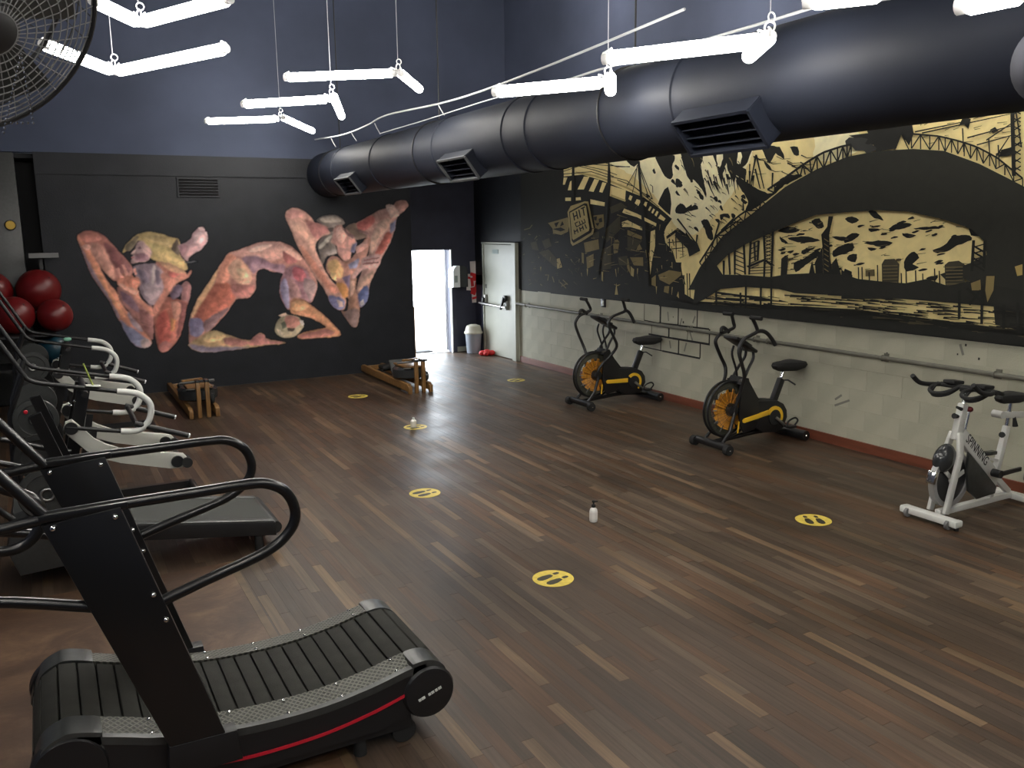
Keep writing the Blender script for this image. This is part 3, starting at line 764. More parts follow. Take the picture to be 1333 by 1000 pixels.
FIGURES = """0s 498,2245 607,2283 712,2262 796,2212 878,2113 959,2003 1058,1872 1106,1791 1116,1691 1041,1673 906,1599 835,1621 776,1782 697,1902 619,2021 536,2081 469,2159
1s 465,2169 494,2236 548,2119 620,2040 692,1843 771,1624 875,1460 918,1318 998,1172 1081,1045 1198,874 1273,744 1259,683 1142,651 1061,698 972,869 877,1058 788,1305 680,1509 589,1690 536,1887 497,2043
2s 475,2150 536,1887 589,1690 680,1509 788,1305 861,1089 899,1097 825,1303 734,1506 640,1708 574,1886 522,2023
3s 628,2118 766,2076 810,1958 870,1818 887,1699 853,1621 753,1723 661,1903 610,2021
4s 780,2125 892,2064 1006,1913 1097,1791 1061,1693 951,1697 880,1828 814,1967
5s 505,2226 606,2269 710,2243 765,2164 665,2137 575,2129 517,2159
6s 528,2087 582,2099 622,2056 574,2018 537,2038
7s 621,1846 708,1725 788,1504 896,1279 973,1093 902,1137 810,1343 712,1567
8s 890,1520 1022,1454 1145,1367 1268,1259 1329,1194 1307,804 1266,766 1181,896 1081,1045 1000,1193 918,1318
9s 929,1448 1053,1382 1150,1204 1136,1144 1022,1242 947,1337
10s 1150,1204 1293,1094 1303,867 1234,851 1154,1020
11s 886,1058 982,980 1087,902 1209,770 1229,675 1123,652 1033,711 953,860
12s 1131,755 1219,780 1273,713 1234,660 1142,655
13s 998,1172 1089,1035 1179,875 1106,901 1021,1008
14s 1710,1484 1794,1563 1858,1498 1836,1333 1777,1211 1703,1278 1724,1422
15s 1361,1234 1465,1331 1563,1347 1695,1299 1790,1252 1774,1170 1732,1005 1666,800 1567,660 1442,565 1367,592 1329,720 1323,948 1332,1112
16s 1643,1260 1770,1253 1745,1046 1670,841 1604,762 1656,1051
17s 1577,1284 1682,1258 1701,1174 1644,1021 1588,983 1581,1139
18s 1360,1028 1490,1165 1537,976 1514,727 1420,650 1357,759
19s 1371,685 1456,731 1539,683 1494,603 1427,566 1371,595
20s 1544,1058 1618,1008 1587,868 1533,851
21s 1125,1790 1239,1817 1352,1823 1483,1799 1540,1675 1518,1513 1465,1331 1342,1235 1270,1279 1186,1406 1162,1568 1126,1690
22s 1176,1739 1266,1695 1307,1552 1279,1503 1207,1617
23s 1215,1526 1331,1561 1440,1496 1431,1384 1330,1317 1245,1393
24s 1372,1782 1406,1781 1390,1640 1346,1520 1341,1642
25s 1406,1741 1465,1688 1469,1576 1419,1517 1396,1620
26s 1571,1459 1692,1516 1736,1442 1678,1331 1580,1325
27s 1411,1842 1600,1826 1748,1729 1828,1624 1716,1566 1566,1634 1478,1738
28s 1025,1494 1152,1448 1198,1324 1320,1195 1327,1092 1259,1147 1139,1296 1072,1391
29s 907,1619 968,1686 1080,1696 1130,1630 1177,1638 1202,1557 1155,1488 1169,1427 1110,1389 1023,1464 910,1539
30s 898,1768 929,1781 987,1645 945,1627
30s 983,1815 1016,1818 1056,1673 1010,1654
30s 1119,1761 1149,1773 1164,1679 1130,1670
30s 1037,1673 1083,1732 1100,1711 1076,1652
31s 898,1549 957,1557 1081,1491 1174,1443 1110,1397 1022,1450
32s 1331,1215 1428,1353 1492,1473 1475,1576 1462,1654 1513,1697 1569,1674 1641,1610 1717,1587 1799,1625 1860,1711 1887,1704 1841,1613 1674,1527 1588,1428 1502,1309 1415,1190 1339,1081
33s 1589,1731 1652,1794 1709,1735 1698,1639 1607,1616 1568,1658
34s 1003,1988 1047,2070 1158,2187 1275,2245 1388,2257 1536,2221 1648,2179 1738,2157 1759,2076 1736,1954 1814,1830 1830,1727 1746,1709 1616,1785 1467,1836 1357,1884 1328,1985 1263,2106 1209,2127 1128,2045 1069,2007 1020,1972
35s 1035,2041 1158,2177 1236,2190 1192,2107 1116,2010 1069,1999
36s 1636,2028 1719,2158 1748,2076 1729,1930 1669,1966
37s 1338,2104 1524,2065 1685,1915 1800,1769 1620,1831 1437,1932
38s 1270,2185 1459,2206 1607,2150 1621,2038 1451,2106
39s 1467,1836 1618,1805 1747,1719 1802,1666 1609,1693
40s 1198,2103 1265,2126 1334,2064 1369,1984 1342,1884 1278,1842 1185,1836 1109,1827 1090,1859 1119,1896 1106,1918 1137,1937 1103,1966 1153,2009
41s 1156,1945 1289,1966 1335,1888 1245,1847 1168,1865
42s 1194,2043 1240,2058 1244,2030 1204,2019
43s 1139,1997 1181,2018 1167,1959 1117,1964
44s 1105,1910 1145,1919 1138,1898 1111,1890
45s 1735,2066 1815,2095 1898,2155 1943,2235 2027,2308 2091,2315 2107,2254 2135,2233 2126,2110 2023,1988 1941,1945 1868,1890 1844,1833 1798,1871 1739,1985
46s 1749,2066 1833,2074 1850,1993 1781,1902 1739,1985
47s 1960,2194 2043,2254 2107,2172 2030,2071 1952,2093
48s 2017,2304 2078,2317 2096,2274 2043,2254
48s 2092,2246 2133,2233 2130,2192 2098,2192
48s 2087,2172 2128,2171 2117,2120 2086,2131
49s 1794,1820 1914,1843 1972,1829 1852,1804
50s 1770,820 1780,944 1826,1090 1937,1308 2095,1523 2254,1740 2388,1922 2463,1957 2613,2003 2815,2074 3018,2100 3220,2066 3345,2000 3438,1906 3570,1718 3676,1506 3683,1387 3611,1203 3563,1161 3457,1219 3270,1163 3224,1061 3153,1169 3103,1327 3125,1481 3181,1633 3014,1639 2916,1693 2806,1667 2774,1546 2759,1394 2664,1284 2564,1276 2464,1256 2355,1110 2249,990 2120,872 1991,754 1923,646 1792,643 1763,721
51s 1929,1209 2165,1496 2336,1538 2470,1344 2411,1208 2251,1015 2071,862 1904,874 1846,977 1875,1112
52s 1936,1295 2094,1511 2279,1752 2330,1725 2178,1520 1992,1255 1850,1039 1834,1077
53s 2252,1715 2387,1910 2508,1906 2446,1709 2361,1537 2214,1518
54s 2436,1928 2612,1991 2814,2057 3042,2085 3231,2036 3195,1863 2950,1819 2752,1875 2580,1880
55s 2710,1989 2913,2042 3039,2039 2909,1972 2732,1938
56s 2579,1867 2828,1886 2998,1780 3213,1740 3167,1613 2967,1686 2828,1691 2736,1624 2657,1752
57s 2378,1711 2505,1857 2657,1740 2713,1574 2637,1450 2471,1545
58s 2494,1707 2618,1716 2664,1588 2557,1550
59s 2418,1485 2675,1461 2754,1433 2665,1297 2539,1278 2432,1333
60s 3200,1952 3341,1936 3398,1793 3265,1754 3186,1851
61s 3140,2022 3317,1975 3466,1830 3386,1819 3225,1934
62s 1809,1017 1962,1008 2005,879 1895,749 1786,807
63s 2007,980 2258,1116 2357,1135 2146,908 2006,804
64s 1758,658 1944,770 2117,834 2259,786 2450,696 2673,654 2728,728 2780,755 2842,720 2856,667 3003,622 3162,576 3103,554 2896,554 2614,537 2364,530 2119,524 1926,527 1811,574 1756,633
65s 1765,658 1933,620 2172,589 2367,569 2615,550 2364,518 2021,514 1833,560
66s 2635,652 2741,740 2842,720 2876,652 3143,577 2870,561 2617,575
67s 1977,730 2139,807 2285,734 2129,663 1985,679
68s 2278,709 2523,670 2644,604 2441,568 2272,620
69s 3111,1413 3129,1527 3219,1683 3337,1730 3475,1703 3583,1544 3625,1344 3567,1155 3447,1208 3282,1193 3233,1073 3163,1146 3113,1264
70s 3330,1698 3469,1680 3524,1534 3415,1481 3327,1565
71s 3500,1535 3655,1460 3653,1343 3568,1178 3504,1303 3462,1398
72s 3120,1447 3205,1535 3250,1361 3234,1096 3156,1170
73s 3256,1545 3367,1448 3426,1260 3283,1209 3257,1361
74s 3240,1072 3260,1210 3378,1239 3515,1167 3675,1041 3813,909 3928,783 4013,669 3998,617 3845,603 3603,609 3366,614 3341,675 3491,728 3683,751 3786,768 3688,841 3549,921 3386,971 3271,1008
75s 3369,678 3609,713 3804,738 3922,663 3749,622 3413,623
76s 3276,1163 3399,1203 3541,1114 3442,1049 3297,1053
77s 3581,1065 3719,963 3857,835 3949,709 3854,764 3691,893
78s 3000,808 3053,928 3177,995 3339,966 3419,891 3437,791 3327,676 3203,638 3088,658 3009,731
79s 3176,976 3338,955 3383,842 3257,775 3163,828
80s 3097,883 3171,895 3183,808 3118,784
81s 3184,789 3310,785 3284,740 3195,742
82s 3376,884 3439,899 3452,837 3410,812
83s 3058,995 3175,1032 3205,993 3107,969
84s 3027,795 3094,767 3136,682 3066,687
85s 3252,2469 3278,2529 3363,2576 3455,2576 3567,2517 3656,2426 3699,2362 3792,2339 3934,2310 3982,2217 3769,2128 3698,2037 3703,1922 3762,1782 3826,1616 3938,1448 4077,1300 4125,1178 4103,1036 3989,1025 3873,1139 3805,1312 3716,1457 3607,1624 3501,1835 3397,2043 3338,2225 3270,2384
86s 3549,2404 3676,2369 3816,2338 3944,2275 3794,2146 3698,2124 3604,2256
87s 3303,2406 3465,2348 3562,2223 3660,2084 3680,1934 3576,2040 3467,2178 3368,2259
88s 3261,2473 3362,2558 3476,2540 3565,2472 3423,2428 3297,2428
89s 3447,2031 3580,1902 3732,1666 3889,1450 4034,1326 3929,1278 3791,1419 3614,1670 3489,1877
90s 3844,1240 3976,1238 4076,1181 4107,1060 3990,1028 3891,1100
91s 3973,1186 4069,1145 4090,1061 4004,1077
92s 4224,2302 4349,2352 4578,2468 4732,2550 4886,2585 5069,2680 5173,2695 5214,2609 5141,2525 5023,2430 4980,2252 4894,2037 4757,1825 4646,1612 4537,1423 4477,1209 4394,1051 4314,1072 4295,1314 4354,1503 4492,1784 4554,2044 4512,2116 4363,2118 4313,2213
93s 4343,2338 4598,2468 4654,2373 4531,2257 4378,2176 4283,2255
94s 4319,2236 4418,2246 4540,2186 4412,2117 4339,2142
95s 4986,2651 5096,2704 5191,2680 5214,2597 5116,2556 5014,2580
96s 4831,2618 4939,2632 5018,2561 5066,2466 4930,2414 4878,2514
97s 4724,2368 4929,2395 4905,2295 4719,2112 4608,1900 4553,1913 4572,2115
98s 4840,2206 4925,2161 4814,1943 4707,1845 4627,1871 4742,2064
99s 4896,2319 5012,2395 4966,2228 4895,2176
100s 4378,1478 4539,1591 4620,1593 4510,1400 4325,1308
101s 4318,1260 4479,1382 4488,1184 4394,1051 4315,1082
102s 4342,1131 4406,1164 4415,1079 4364,1058
103s 3720,2399 3822,2460 3966,2477 4085,2447 4170,2354 4132,2319 4010,2297 4001,2217 3973,2148 3992,2031 4013,1886 3862,1848 3784,1730 3740,1898 3724,2037 3806,2150 3909,2195 3885,2287 3770,2357
104s 3792,2421 3989,2452 4111,2377 3936,2356 3818,2375
105s 3752,2025 3897,2149 3954,2153 3847,2030 3753,1962
106s 3836,1914 3988,1966 4013,1891 3887,1866
107s 3884,2276 3993,2291 3977,2217 3917,2213
108s 4194,2303 4324,2353 4373,2235 4518,2139 4337,2090 4241,2162 4168,2256
109s 3999,2281 4103,2322 4153,2261 4271,2166 4341,2071 4313,2001 4261,1956 4230,1815 4149,1766 4031,1863 4014,2003 3944,2051 3959,2148
110s 4027,2258 4102,2294 4172,2145 4089,2048 4021,2142
111s 4037,1979 4237,1956 4204,1792 4079,1838
112s 4134,2261 4200,2219 4296,2166 4269,2120 4174,2186
113s 4268,2045 4350,2048 4292,1884 4229,1905
114s 3842,1751 3910,1847 4006,1845 4149,1766 4302,1879 4461,2093 4562,2119 4536,1973 4478,1808 4372,1669 4293,1576 4206,1318 4174,1171 4078,1319 3940,1490 3836,1635
115s 3855,1728 4004,1803 4099,1654 4068,1514 3919,1562
116s 4191,1717 4378,1816 4321,1647 4217,1645
117s 4082,1513 4218,1579 4206,1318 4136,1411
118s 3981,1446 4112,1417 4179,1271 4101,1199 4005,1346
119s 4301,1973 4516,2097 4511,1974 4327,1879
120s 3898,1614 3992,1564 3987,1469 3916,1508
121s 4169,1267 4210,1508 4242,1554 4314,1504 4290,1314 4324,1168 4341,998 4289,754 4199,755 4106,887 4033,1011 4132,1010
100s 4208,1461 4287,1462 4263,1267 4196,1218
122s 4080,960 4212,1030 4331,994 4279,760 4199,760
123s 4392,1782 4525,1843 4703,1855 4731,1801 4688,1682 4591,1633 4440,1638 4284,1500 4235,1507 4290,1624 4394,1716
124n 4447,1785 4701,1819 4705,1797 4451,1764
124n 4419,1727 4685,1747 4684,1726 4423,1705"""
CITY = """125n 12549,3240 3996,3335 3783,1201 4116,1246 12593,1214
126n 11239,3322 3991,3278 3798,1353 5798,1414 8153,1330 8525,1451 8838,1523 9420,1557 9870,1644 10350,1737 10602,1899 10811,2122 11187,2179
127n 10173,3240 10056,3236 9941,3232 9828,3229 9717,3225 9609,3226 9501,3222 9398,3233 9293,3225 9190,3216 9090,3219 8990,3214 8894,3217 8792,3219 8690,3211 8590,3211 8491,3204 8394,3201 8300,3205 8206,3199 8114,3195 8022,3185 7933,3184 7846,3188 7758,3182 7714,3178 7672,3186 7627,3180 7585,3186 7543,3187 7498,3177 7458,3185 7416,3185 7374,3181 7340,3162 7303,3148 7264,3138 7270,3110 7290,3087 7292,3058 7304,3032 7305,3003 7327,2980 7329,2951 7349,2928 7370,2906 7386,2882 7394,2854 7413,2830 7427,2805 7444,2780 7460,2755 7485,2733 7502,2706 7527,2682 7539,2653 7570,2631 7588,2604 7613,2578 7640,2554 7675,2534 7698,2507 7726,2483 7751,2460 7781,2439 7812,2419 7830,2392 7872,2377 7886,2347 7925,2331 7955,2309 7979,2284 8006,2260 8050,2248 8079,2225 8116,2207 8144,2182 8179,2162 8216,2144 8256,2127 8305,2141 8359,2139 8408,2154 8461,2159 8488,2185 8521,2207 8564,2224 8597,2246 8629,2270 8656,2298 8678,2327 8717,2350 8738,2380 8759,2408 8784,2436 8809,2463 8850,2485 8868,2515 8898,2545 8949,2564 8983,2592 9016,2620 9049,2649 9097,2671 9133,2699 9165,2725 9210,2745 9253,2766 9292,2789 9334,2811 9376,2833 9415,2858 9450,2884 9495,2906 9539,2929 9598,2939 9648,2957 9685,2987 9740,3002 9791,3022 9848,3042 9907,3061 9960,3086 10015,3110 10077,3128 10145,3146 10214,3165 10286,3179 10351,3204 10286,3210 10237,3234
127n 6415,3024 6423,3053 6426,3081 6438,3109 6430,3133 6410,3152 6400,3175 6364,3169 6330,3171 6296,3168 6263,3174 6228,3170 6195,3172 6161,3167 6131,3158 6100,3159 6070,3152 6040,3142 6010,3138 5981,3132 5951,3132 5922,3127 5894,3108 5868,3087 5839,3070 5831,3040 5824,3010 5831,2986 5843,2965 5863,2951 5883,2936 5907,2926 5932,2916 5961,2914 5986,2904 6009,2892 6034,2882 6063,2877 6092,2870 6121,2862 6151,2858 6183,2855 6218,2862 6254,2866 6290,2865 6326,2871 6360,2887 6396,2900 6433,2911 6434,2936 6441,2962 6426,2992
125n 7776,2518 7772,2501 7774,2488 7783,2494 7797,2505 7818,2509 7836,2513 7836,2520 7830,2527 7831,2530 7828,2533 7817,2537 7803,2537 7788,2530
125n 7750,2440 7741,2427 7737,2417 7744,2412 7757,2413 7767,2419 7779,2429 7793,2443 7803,2457 7798,2467 7788,2474 7779,2476 7769,2472 7759,2457
125n 7263,2511 7249,2493 7241,2479 7252,2477 7269,2482 7286,2488 7301,2497 7315,2509 7322,2523 7314,2537 7300,2547 7290,2545 7280,2537 7271,2525
125n 8738,2924 8737,2917 8745,2911 8755,2895 8769,2885 8788,2900 8805,2921 8816,2930 8820,2937 8816,2942 8806,2945 8794,2949 8778,2949 8756,2937
125n 7912,2212 7905,2206 7904,2199 7921,2183 7943,2173 7955,2184 7966,2202 7982,2216 7992,2227 7989,2237 7977,2243 7954,2241 7931,2235 7919,2224
125n 9295,2368 9294,2352 9300,2340 9316,2339 9335,2343 9349,2344 9365,2348 9395,2364 9416,2382 9401,2396 9373,2406 9346,2406 9321,2398 9304,2384
125n 7346,2499 7349,2492 7360,2485 7371,2478 7383,2474 7395,2477 7406,2486 7414,2503 7419,2520 7418,2531 7412,2535 7395,2524 7375,2510 7358,2504
125n 8542,2637 8523,2622 8513,2611 8530,2611 8553,2616 8562,2617 8572,2622 8594,2638 8610,2656 8602,2670 8587,2678 8577,2673 8567,2662 8555,2651
125n 8813,2168 8806,2159 8806,2152 8816,2146 8832,2143 8855,2145 8874,2152 8878,2167 8875,2183 8872,2192 8865,2197 8854,2202 8840,2200 8826,2185
125n 8081,2578 8083,2560 8091,2545 8096,2543 8106,2548 8128,2555 8148,2565 8152,2579 8150,2594 8149,2608 8144,2617 8126,2614 8105,2605 8090,2593
125n 8118,2600 8111,2590 8110,2581 8120,2567 8136,2559 8153,2574 8167,2594 8172,2605 8172,2615 8174,2630 8172,2642 8160,2640 8144,2631 8130,2616
125n 7187,2573 7182,2556 7180,2544 7183,2550 7189,2559 7199,2557 7210,2557 7220,2574 7227,2593 7229,2605 7226,2611 7214,2610 7201,2602 7193,2589
125n 7531,2353 7532,2345 7541,2337 7552,2324 7567,2316 7582,2326 7596,2342 7601,2358 7602,2370 7602,2375 7597,2377 7584,2378 7567,2376 7546,2366
125n 9113,2628 9121,2621 9140,2617 9148,2611 9158,2609 9178,2610 9196,2617 9199,2632 9199,2647 9203,2658 9202,2664 9191,2662 9173,2655 9139,2642
125n 7379,2552 7379,2540 7384,2532 7391,2532 7401,2535 7417,2541 7434,2547 7449,2555 7457,2563 7448,2574 7432,2582 7417,2585 7402,2582 7389,2568
125n 7790,2299 7788,2286 7792,2276 7803,2272 7817,2273 7830,2278 7843,2288 7860,2301 7873,2314 7870,2318 7857,2319 7835,2320 7812,2317 7798,2309
125n 9159,2198 9160,2177 9167,2162 9180,2162 9199,2169 9230,2174 9256,2181 9259,2193 9253,2206 9248,2214 9237,2220 9213,2228 9188,2231 9170,2217
125n 7836,2546 7831,2533 7833,2524 7846,2518 7862,2517 7874,2524 7886,2535 7902,2547 7914,2559 7912,2565 7901,2569 7882,2578 7861,2581 7846,2566
125n 8281,2456 8263,2448 8252,2442 8268,2431 8288,2424 8294,2431 8301,2443 8327,2454 8348,2465 8337,2475 8317,2481 8306,2482 8296,2479 8289,2468
125n 8985,2357 8985,2343 8992,2329 9008,2323 9025,2322 9038,2329 9051,2341 9069,2358 9081,2374 9076,2384 9062,2388 9040,2380 9017,2369 8998,2364
125n 7627,2775 7633,2764 7645,2757 7653,2759 7661,2762 7671,2761 7683,2762 7694,2775 7703,2791 7705,2805 7699,2814 7678,2806 7655,2793 7637,2783
125n 8166,2201 8158,2182 8158,2168 8171,2172 8188,2182 8201,2187 8215,2194 8236,2207 8250,2219 8241,2227 8225,2231 8213,2232 8200,2228 8182,2217
125n 8620,2777 8606,2757 8598,2741 8616,2747 8640,2758 8649,2762 8658,2767 8681,2779 8700,2794 8693,2811 8676,2822 8656,2816 8637,2804 8627,2791
125n 8947,2165 8946,2153 8957,2143 8974,2137 8997,2136 9028,2140 9053,2150 9054,2164 9047,2179 9043,2192 9035,2199 9021,2198 9001,2191 8971,2179
125n 7219,2186 7224,2181 7233,2174 7239,2157 7247,2145 7265,2156 7281,2173 7282,2188 7278,2200 7276,2203 7271,2203 7257,2206 7241,2206 7227,2197
125n 9023,2453 9028,2438 9041,2429 9051,2430 9066,2434 9093,2434 9115,2438 9110,2452 9099,2468 9103,2477 9103,2483 9081,2489 9055,2489 9035,2473
125n 8546,2949 8546,2930 8554,2916 8563,2921 8574,2930 8580,2930 8590,2934 8615,2952 8636,2972 8630,2986 8615,2993 8604,2990 8590,2980 8566,2966
125n 7997,2283 7995,2272 7996,2263 7999,2253 8009,2248 8033,2258 8056,2273 8059,2284 8054,2293 8052,2304 8045,2313 8026,2318 8007,2316 8000,2301
125n 7389,2511 7386,2504 7389,2499 7397,2491 7408,2486 7422,2494 7436,2506 7446,2514 7452,2523 7450,2537 7442,2547 7431,2547 7418,2539 7402,2526
125n 9018,2936 9010,2924 9008,2915 9016,2907 9029,2904 9045,2911 9060,2923 9072,2942 9079,2958 9077,2958 9069,2957 9057,2968 9044,2974 9030,2957
125n 11266,3161 11244,2994 10715,2992 10221,2886 9985,2820 9646,2723 9253,2619 8911,2466 8665,2332 8774,2237 8820,2156 8784,2035 8636,1935 8568,1796 8474,1779 8438,1640 8365,1323 11343,1270 11728,1706 11578,2108 11292,2448
125n 8997,3129 9024,3105 8995,3065 8957,3016 8910,2963 8870,2911 8826,2865 8767,2833 8713,2819 8679,2835 8661,2869 8672,2914 8683,2969 8669,3007 8640,3040 8631,3070 8638,3102 8694,3116 8753,3121 8812,3127 8873,3127 8933,3124
125n 8502,3091 8512,3067 8488,3033 8472,2987 8448,2934 8424,2904 8411,2871 8395,2841 8368,2814 8337,2789 8321,2759 8283,2762 8286,2792 8276,2820 8270,2849 8266,2878 8271,2908 8264,2936 8266,2965 8277,2995 8275,3024 8274,3053 8289,3083 8282,3112 8337,3115 8392,3127 8449,3112
125n 8603,2821 8574,2823 8535,2808 8494,2770 8471,2731 8497,2714 8538,2713 8566,2730 8589,2758 8603,2793
125n 8566,2469 8531,2498 8485,2514 8447,2485 8406,2457 8346,2479 8297,2501 8289,2480 8310,2447 8371,2415 8434,2395 8453,2415 8467,2439 8507,2434 8546,2429 8566,2446
125n 9655,3158 9663,3130 9617,3093 9548,3048 9472,3020 9411,3044 9368,3085 9345,3125 9370,3157 9441,3162 9513,3166 9583,3160
125n 8511,3196 8533,3144 8519,3107 8499,3072 8497,3041 8478,3010 8457,2981 8449,2950 8428,2918 8414,2886 8370,2831 8318,2808 8259,2785 8223,2758 8186,2732 8154,2701 8118,2673 8088,2639 8065,2603 8036,2572 8033,2613 8048,2654 8055,2683 8069,2711 8079,2740 8079,2769 8104,2808 8119,2850 8128,2893 8150,2935 8145,2967 8123,2995 8117,3026 8114,3058 8108,3092 8116,3128 8117,3163 8164,3171 8213,3177 8262,3186 8309,3201 8358,3198 8409,3200 8458,3191
125n 7953,3149 7953,3106 7952,3076 7938,3046 7913,3003 7887,2963 7873,2926 7856,2880 7843,2849 7830,2818 7818,2788 7798,2755 7781,2722 7771,2762 7766,2802 7760,2842 7738,2868 7739,2901 7719,2927 7706,2955 7694,2983 7682,3011 7680,3047 7675,3081 7687,3126 7730,3121 7771,3089 7771,3049 7767,2999 7787,2969 7795,2934 7829,2891 7855,2924 7856,2955 7874,2985 7878,3015 7879,3044 7886,3098 7921,3137
125n 7668,3125 7692,3104 7707,3080 7719,3050 7722,3018 7720,2965 7701,2933 7696,2901 7682,2864 7654,2830 7633,2795 7608,2770 7594,2741 7570,2716 7556,2751 7542,2803 7481,2773 7419,2748 7404,2772 7385,2795 7380,2827 7387,2859 7429,2875 7468,2895 7504,2921 7549,2940 7538,2969 7530,2999 7528,3030 7523,3058 7510,3083 7506,3111 7581,3135 7623,3128
125n 7494,3110 7485,3062 7468,3031 7457,2998 7470,2966 7480,2931 7495,2881 7452,2879 7396,2907 7368,2934 7354,2967 7340,3000 7322,3031 7294,3069 7300,3094 7350,3098 7397,3113 7447,3117
125n 8604,2820 8537,2804 8480,2770 8507,2740 8554,2716 8582,2713 8601,2728 8613,2778
125n 8592,2468 8555,2498 8509,2516 8470,2512 8433,2495 8402,2465 8363,2445 8297,2473 8233,2499 8183,2474 8173,2440 8255,2429 8304,2421 8355,2421 8394,2404 8429,2391 8513,2390 8590,2402 8606,2432
125n 8117,2298 8062,2320 7989,2306 7968,2279 7949,2252 7933,2225 7925,2195 7907,2160 7896,2123 7889,2086 7927,2068 7987,2095 8008,2126 8028,2157 8038,2193 8064,2227 8103,2270
125n 7143,3080 7157,3057 7128,3016 7108,2979 7084,2944 7057,2919 7033,2893 7014,2919 6994,2943 6976,2972 6952,2998 6920,2974 6880,2958 6828,2923 6828,2954 6841,2985 6862,3009 6880,3035 6898,3060 6941,3064 6982,3077 7025,3083 7063,3077 7105,3085
125n 6749,3047 6754,3043 6740,3030 6720,2995 6692,2961 6655,2947 6626,2952 6627,2994 6648,3038 6700,3049
125n 8196,2658 8169,2656 8145,2646 8146,2628 8158,2614 8181,2618 8202,2630 8205,2645
125n 7792,2367 7725,2379 7652,2376 7623,2346 7623,2319 7669,2330 7724,2343 7747,2318 7762,2298 7788,2329
125n 7562,2804 7520,2783 7474,2770 7432,2748 7390,2726 7348,2705 7307,2691 7274,2666 7234,2652 7201,2635 7165,2621 7129,2609 7086,2599 7048,2580 6980,2581 6958,2601 6950,2627 6931,2648 6908,2672 6895,2699 6873,2723 6838,2737 6801,2747 6761,2752 6725,2755 6687,2753 6652,2760 6616,2761 6580,2754 6564,2735 6603,2726 6636,2710 6675,2700 6708,2689 6741,2676 6781,2673 6813,2658 6834,2636 6866,2622 6896,2602 6922,2579 6957,2561 6992,2544 7027,2525 7061,2505 7094,2495 7122,2479 7152,2465 7177,2446 7210,2435 7245,2421 7278,2406 7317,2398 7382,2395 7363,2441 7342,2473 7338,2508 7363,2540 7388,2573 7408,2598 7439,2618 7458,2644 7486,2674 7513,2705 7531,2739 7544,2772
125n 7123,2931 7082,2910 7031,2872 7005,2839 6999,2818 7032,2828 7074,2854 7109,2899
125n 6876,2181 6820,2207 6776,2214 6736,2226 6687,2216 6637,2215 6601,2201 6563,2194 6574,2178 6621,2163 6675,2156 6732,2153 6778,2157 6817,2164 6861,2170
125n 6729,2103 6680,2112 6631,2115 6590,2116 6550,2122 6510,2122 6447,2119 6397,2110 6360,2099 6320,2095 6285,2079 6316,2074 6347,2068 6379,2062 6421,2061 6463,2057 6505,2052 6543,2060 6583,2058 6643,2072 6708,2087
125n 6418,2277 6372,2299 6310,2304 6294,2281 6268,2264 6248,2219 6276,2203 6316,2199 6337,2205 6357,2220 6397,2248
125n 6629,1842 6574,1867 6533,1876 6495,1891 6465,1907 6438,1925 6410,1942 6373,1961 6336,1981 6289,1968 6276,1937 6321,1907 6354,1891 6387,1873 6411,1854 6439,1839 6468,1825 6490,1804 6521,1788 6547,1765 6595,1746 6627,1787 6625,1814
125n 6844,2121 6812,2104 6778,2089 6747,2071 6720,2050 6756,2047 6811,2060 6841,2096
125n 6120,1976 6077,2006 6049,2023 6015,2031 5980,2046 5943,2055 5913,2057 5884,2062 5864,2026 5879,1981 5917,1973 5950,1956 5991,1946 6033,1938 6079,1921 6106,1917 6125,1942
125n 6527,1973 6486,1990 6441,1997 6405,2001 6369,2007 6393,1987 6421,1970 6456,1947 6498,1933 6531,1946
125n 6145,2119 6086,2124 6041,2119 5997,2120 5960,2114 5924,2106 5886,2091 5937,2079 5978,2079 6018,2077 6059,2085 6099,2097
125n 5723,2361 5690,2370 5637,2360 5610,2335 5580,2314 5561,2293 5542,2271 5564,2274 5604,2288 5629,2290 5653,2297 5676,2313 5697,2330
125n 5484,2194 5460,2208 5438,2225 5415,2235 5390,2242 5368,2252 5342,2247 5316,2248 5290,2247 5262,2243 5236,2231 5260,2214 5287,2207 5313,2197 5340,2193 5366,2187 5393,2187 5418,2183 5465,2184
125n 5219,2197 5185,2199 5153,2206 5121,2209 5090,2211 5059,2209 5030,2214 5000,2217 4974,2211 4949,2217 4924,2213 4901,2203 4933,2203 4962,2191 4995,2191 5025,2190 5055,2188 5085,2183 5115,2182 5142,2186 5168,2188 5195,2186
125n 4876,2067 4855,2097 4831,2123 4789,2134 4765,2133 4743,2138 4701,2139 4668,2134 4645,2116 4647,2093 4679,2085 4708,2071 4730,2060 4755,2056 4779,2048 4813,2025 4843,2005 4870,1994 4900,1988 4929,1987 4956,1978 4995,1987 5010,2003 4981,2015 4937,2029 4905,2046
125n 5293,1889 5277,1928 5249,1960 5221,1981 5192,1987 5157,1964 5138,1932 5171,1901 5202,1874 5163,1859 5131,1846 5160,1832 5189,1817 5226,1811 5261,1802 5288,1838 5289,1864
125n 5750,2059 5720,2071 5687,2075 5653,2075 5621,2080 5589,2087 5556,2083 5523,2083 5490,2081 5457,2075 5425,2066 5461,2041 5497,2034 5531,2021 5585,2027 5613,2031 5640,2042 5676,2043 5712,2050
125n 5980,2103 5944,2132 5897,2154 5843,2155 5806,2143 5823,2120 5865,2094 5892,2079 5924,2070 5977,2057 5990,2074
125n 5974,2019 5941,2020 5910,2026 5854,2021 5872,2000 5913,1978 5945,1967 5970,1968 5983,1993
125n 5916,1941 5869,1954 5826,1952 5820,1912 5837,1873 5888,1876 5936,1894 5938,1918
125n 5706,2199 5669,2199 5633,2197 5601,2196 5570,2188 5613,2174 5644,2170 5676,2165 5706,2182
125n 5335,2154 5308,2150 5282,2153 5256,2147 5219,2142 5184,2133 5220,2118 5250,2111 5281,2111 5324,2132
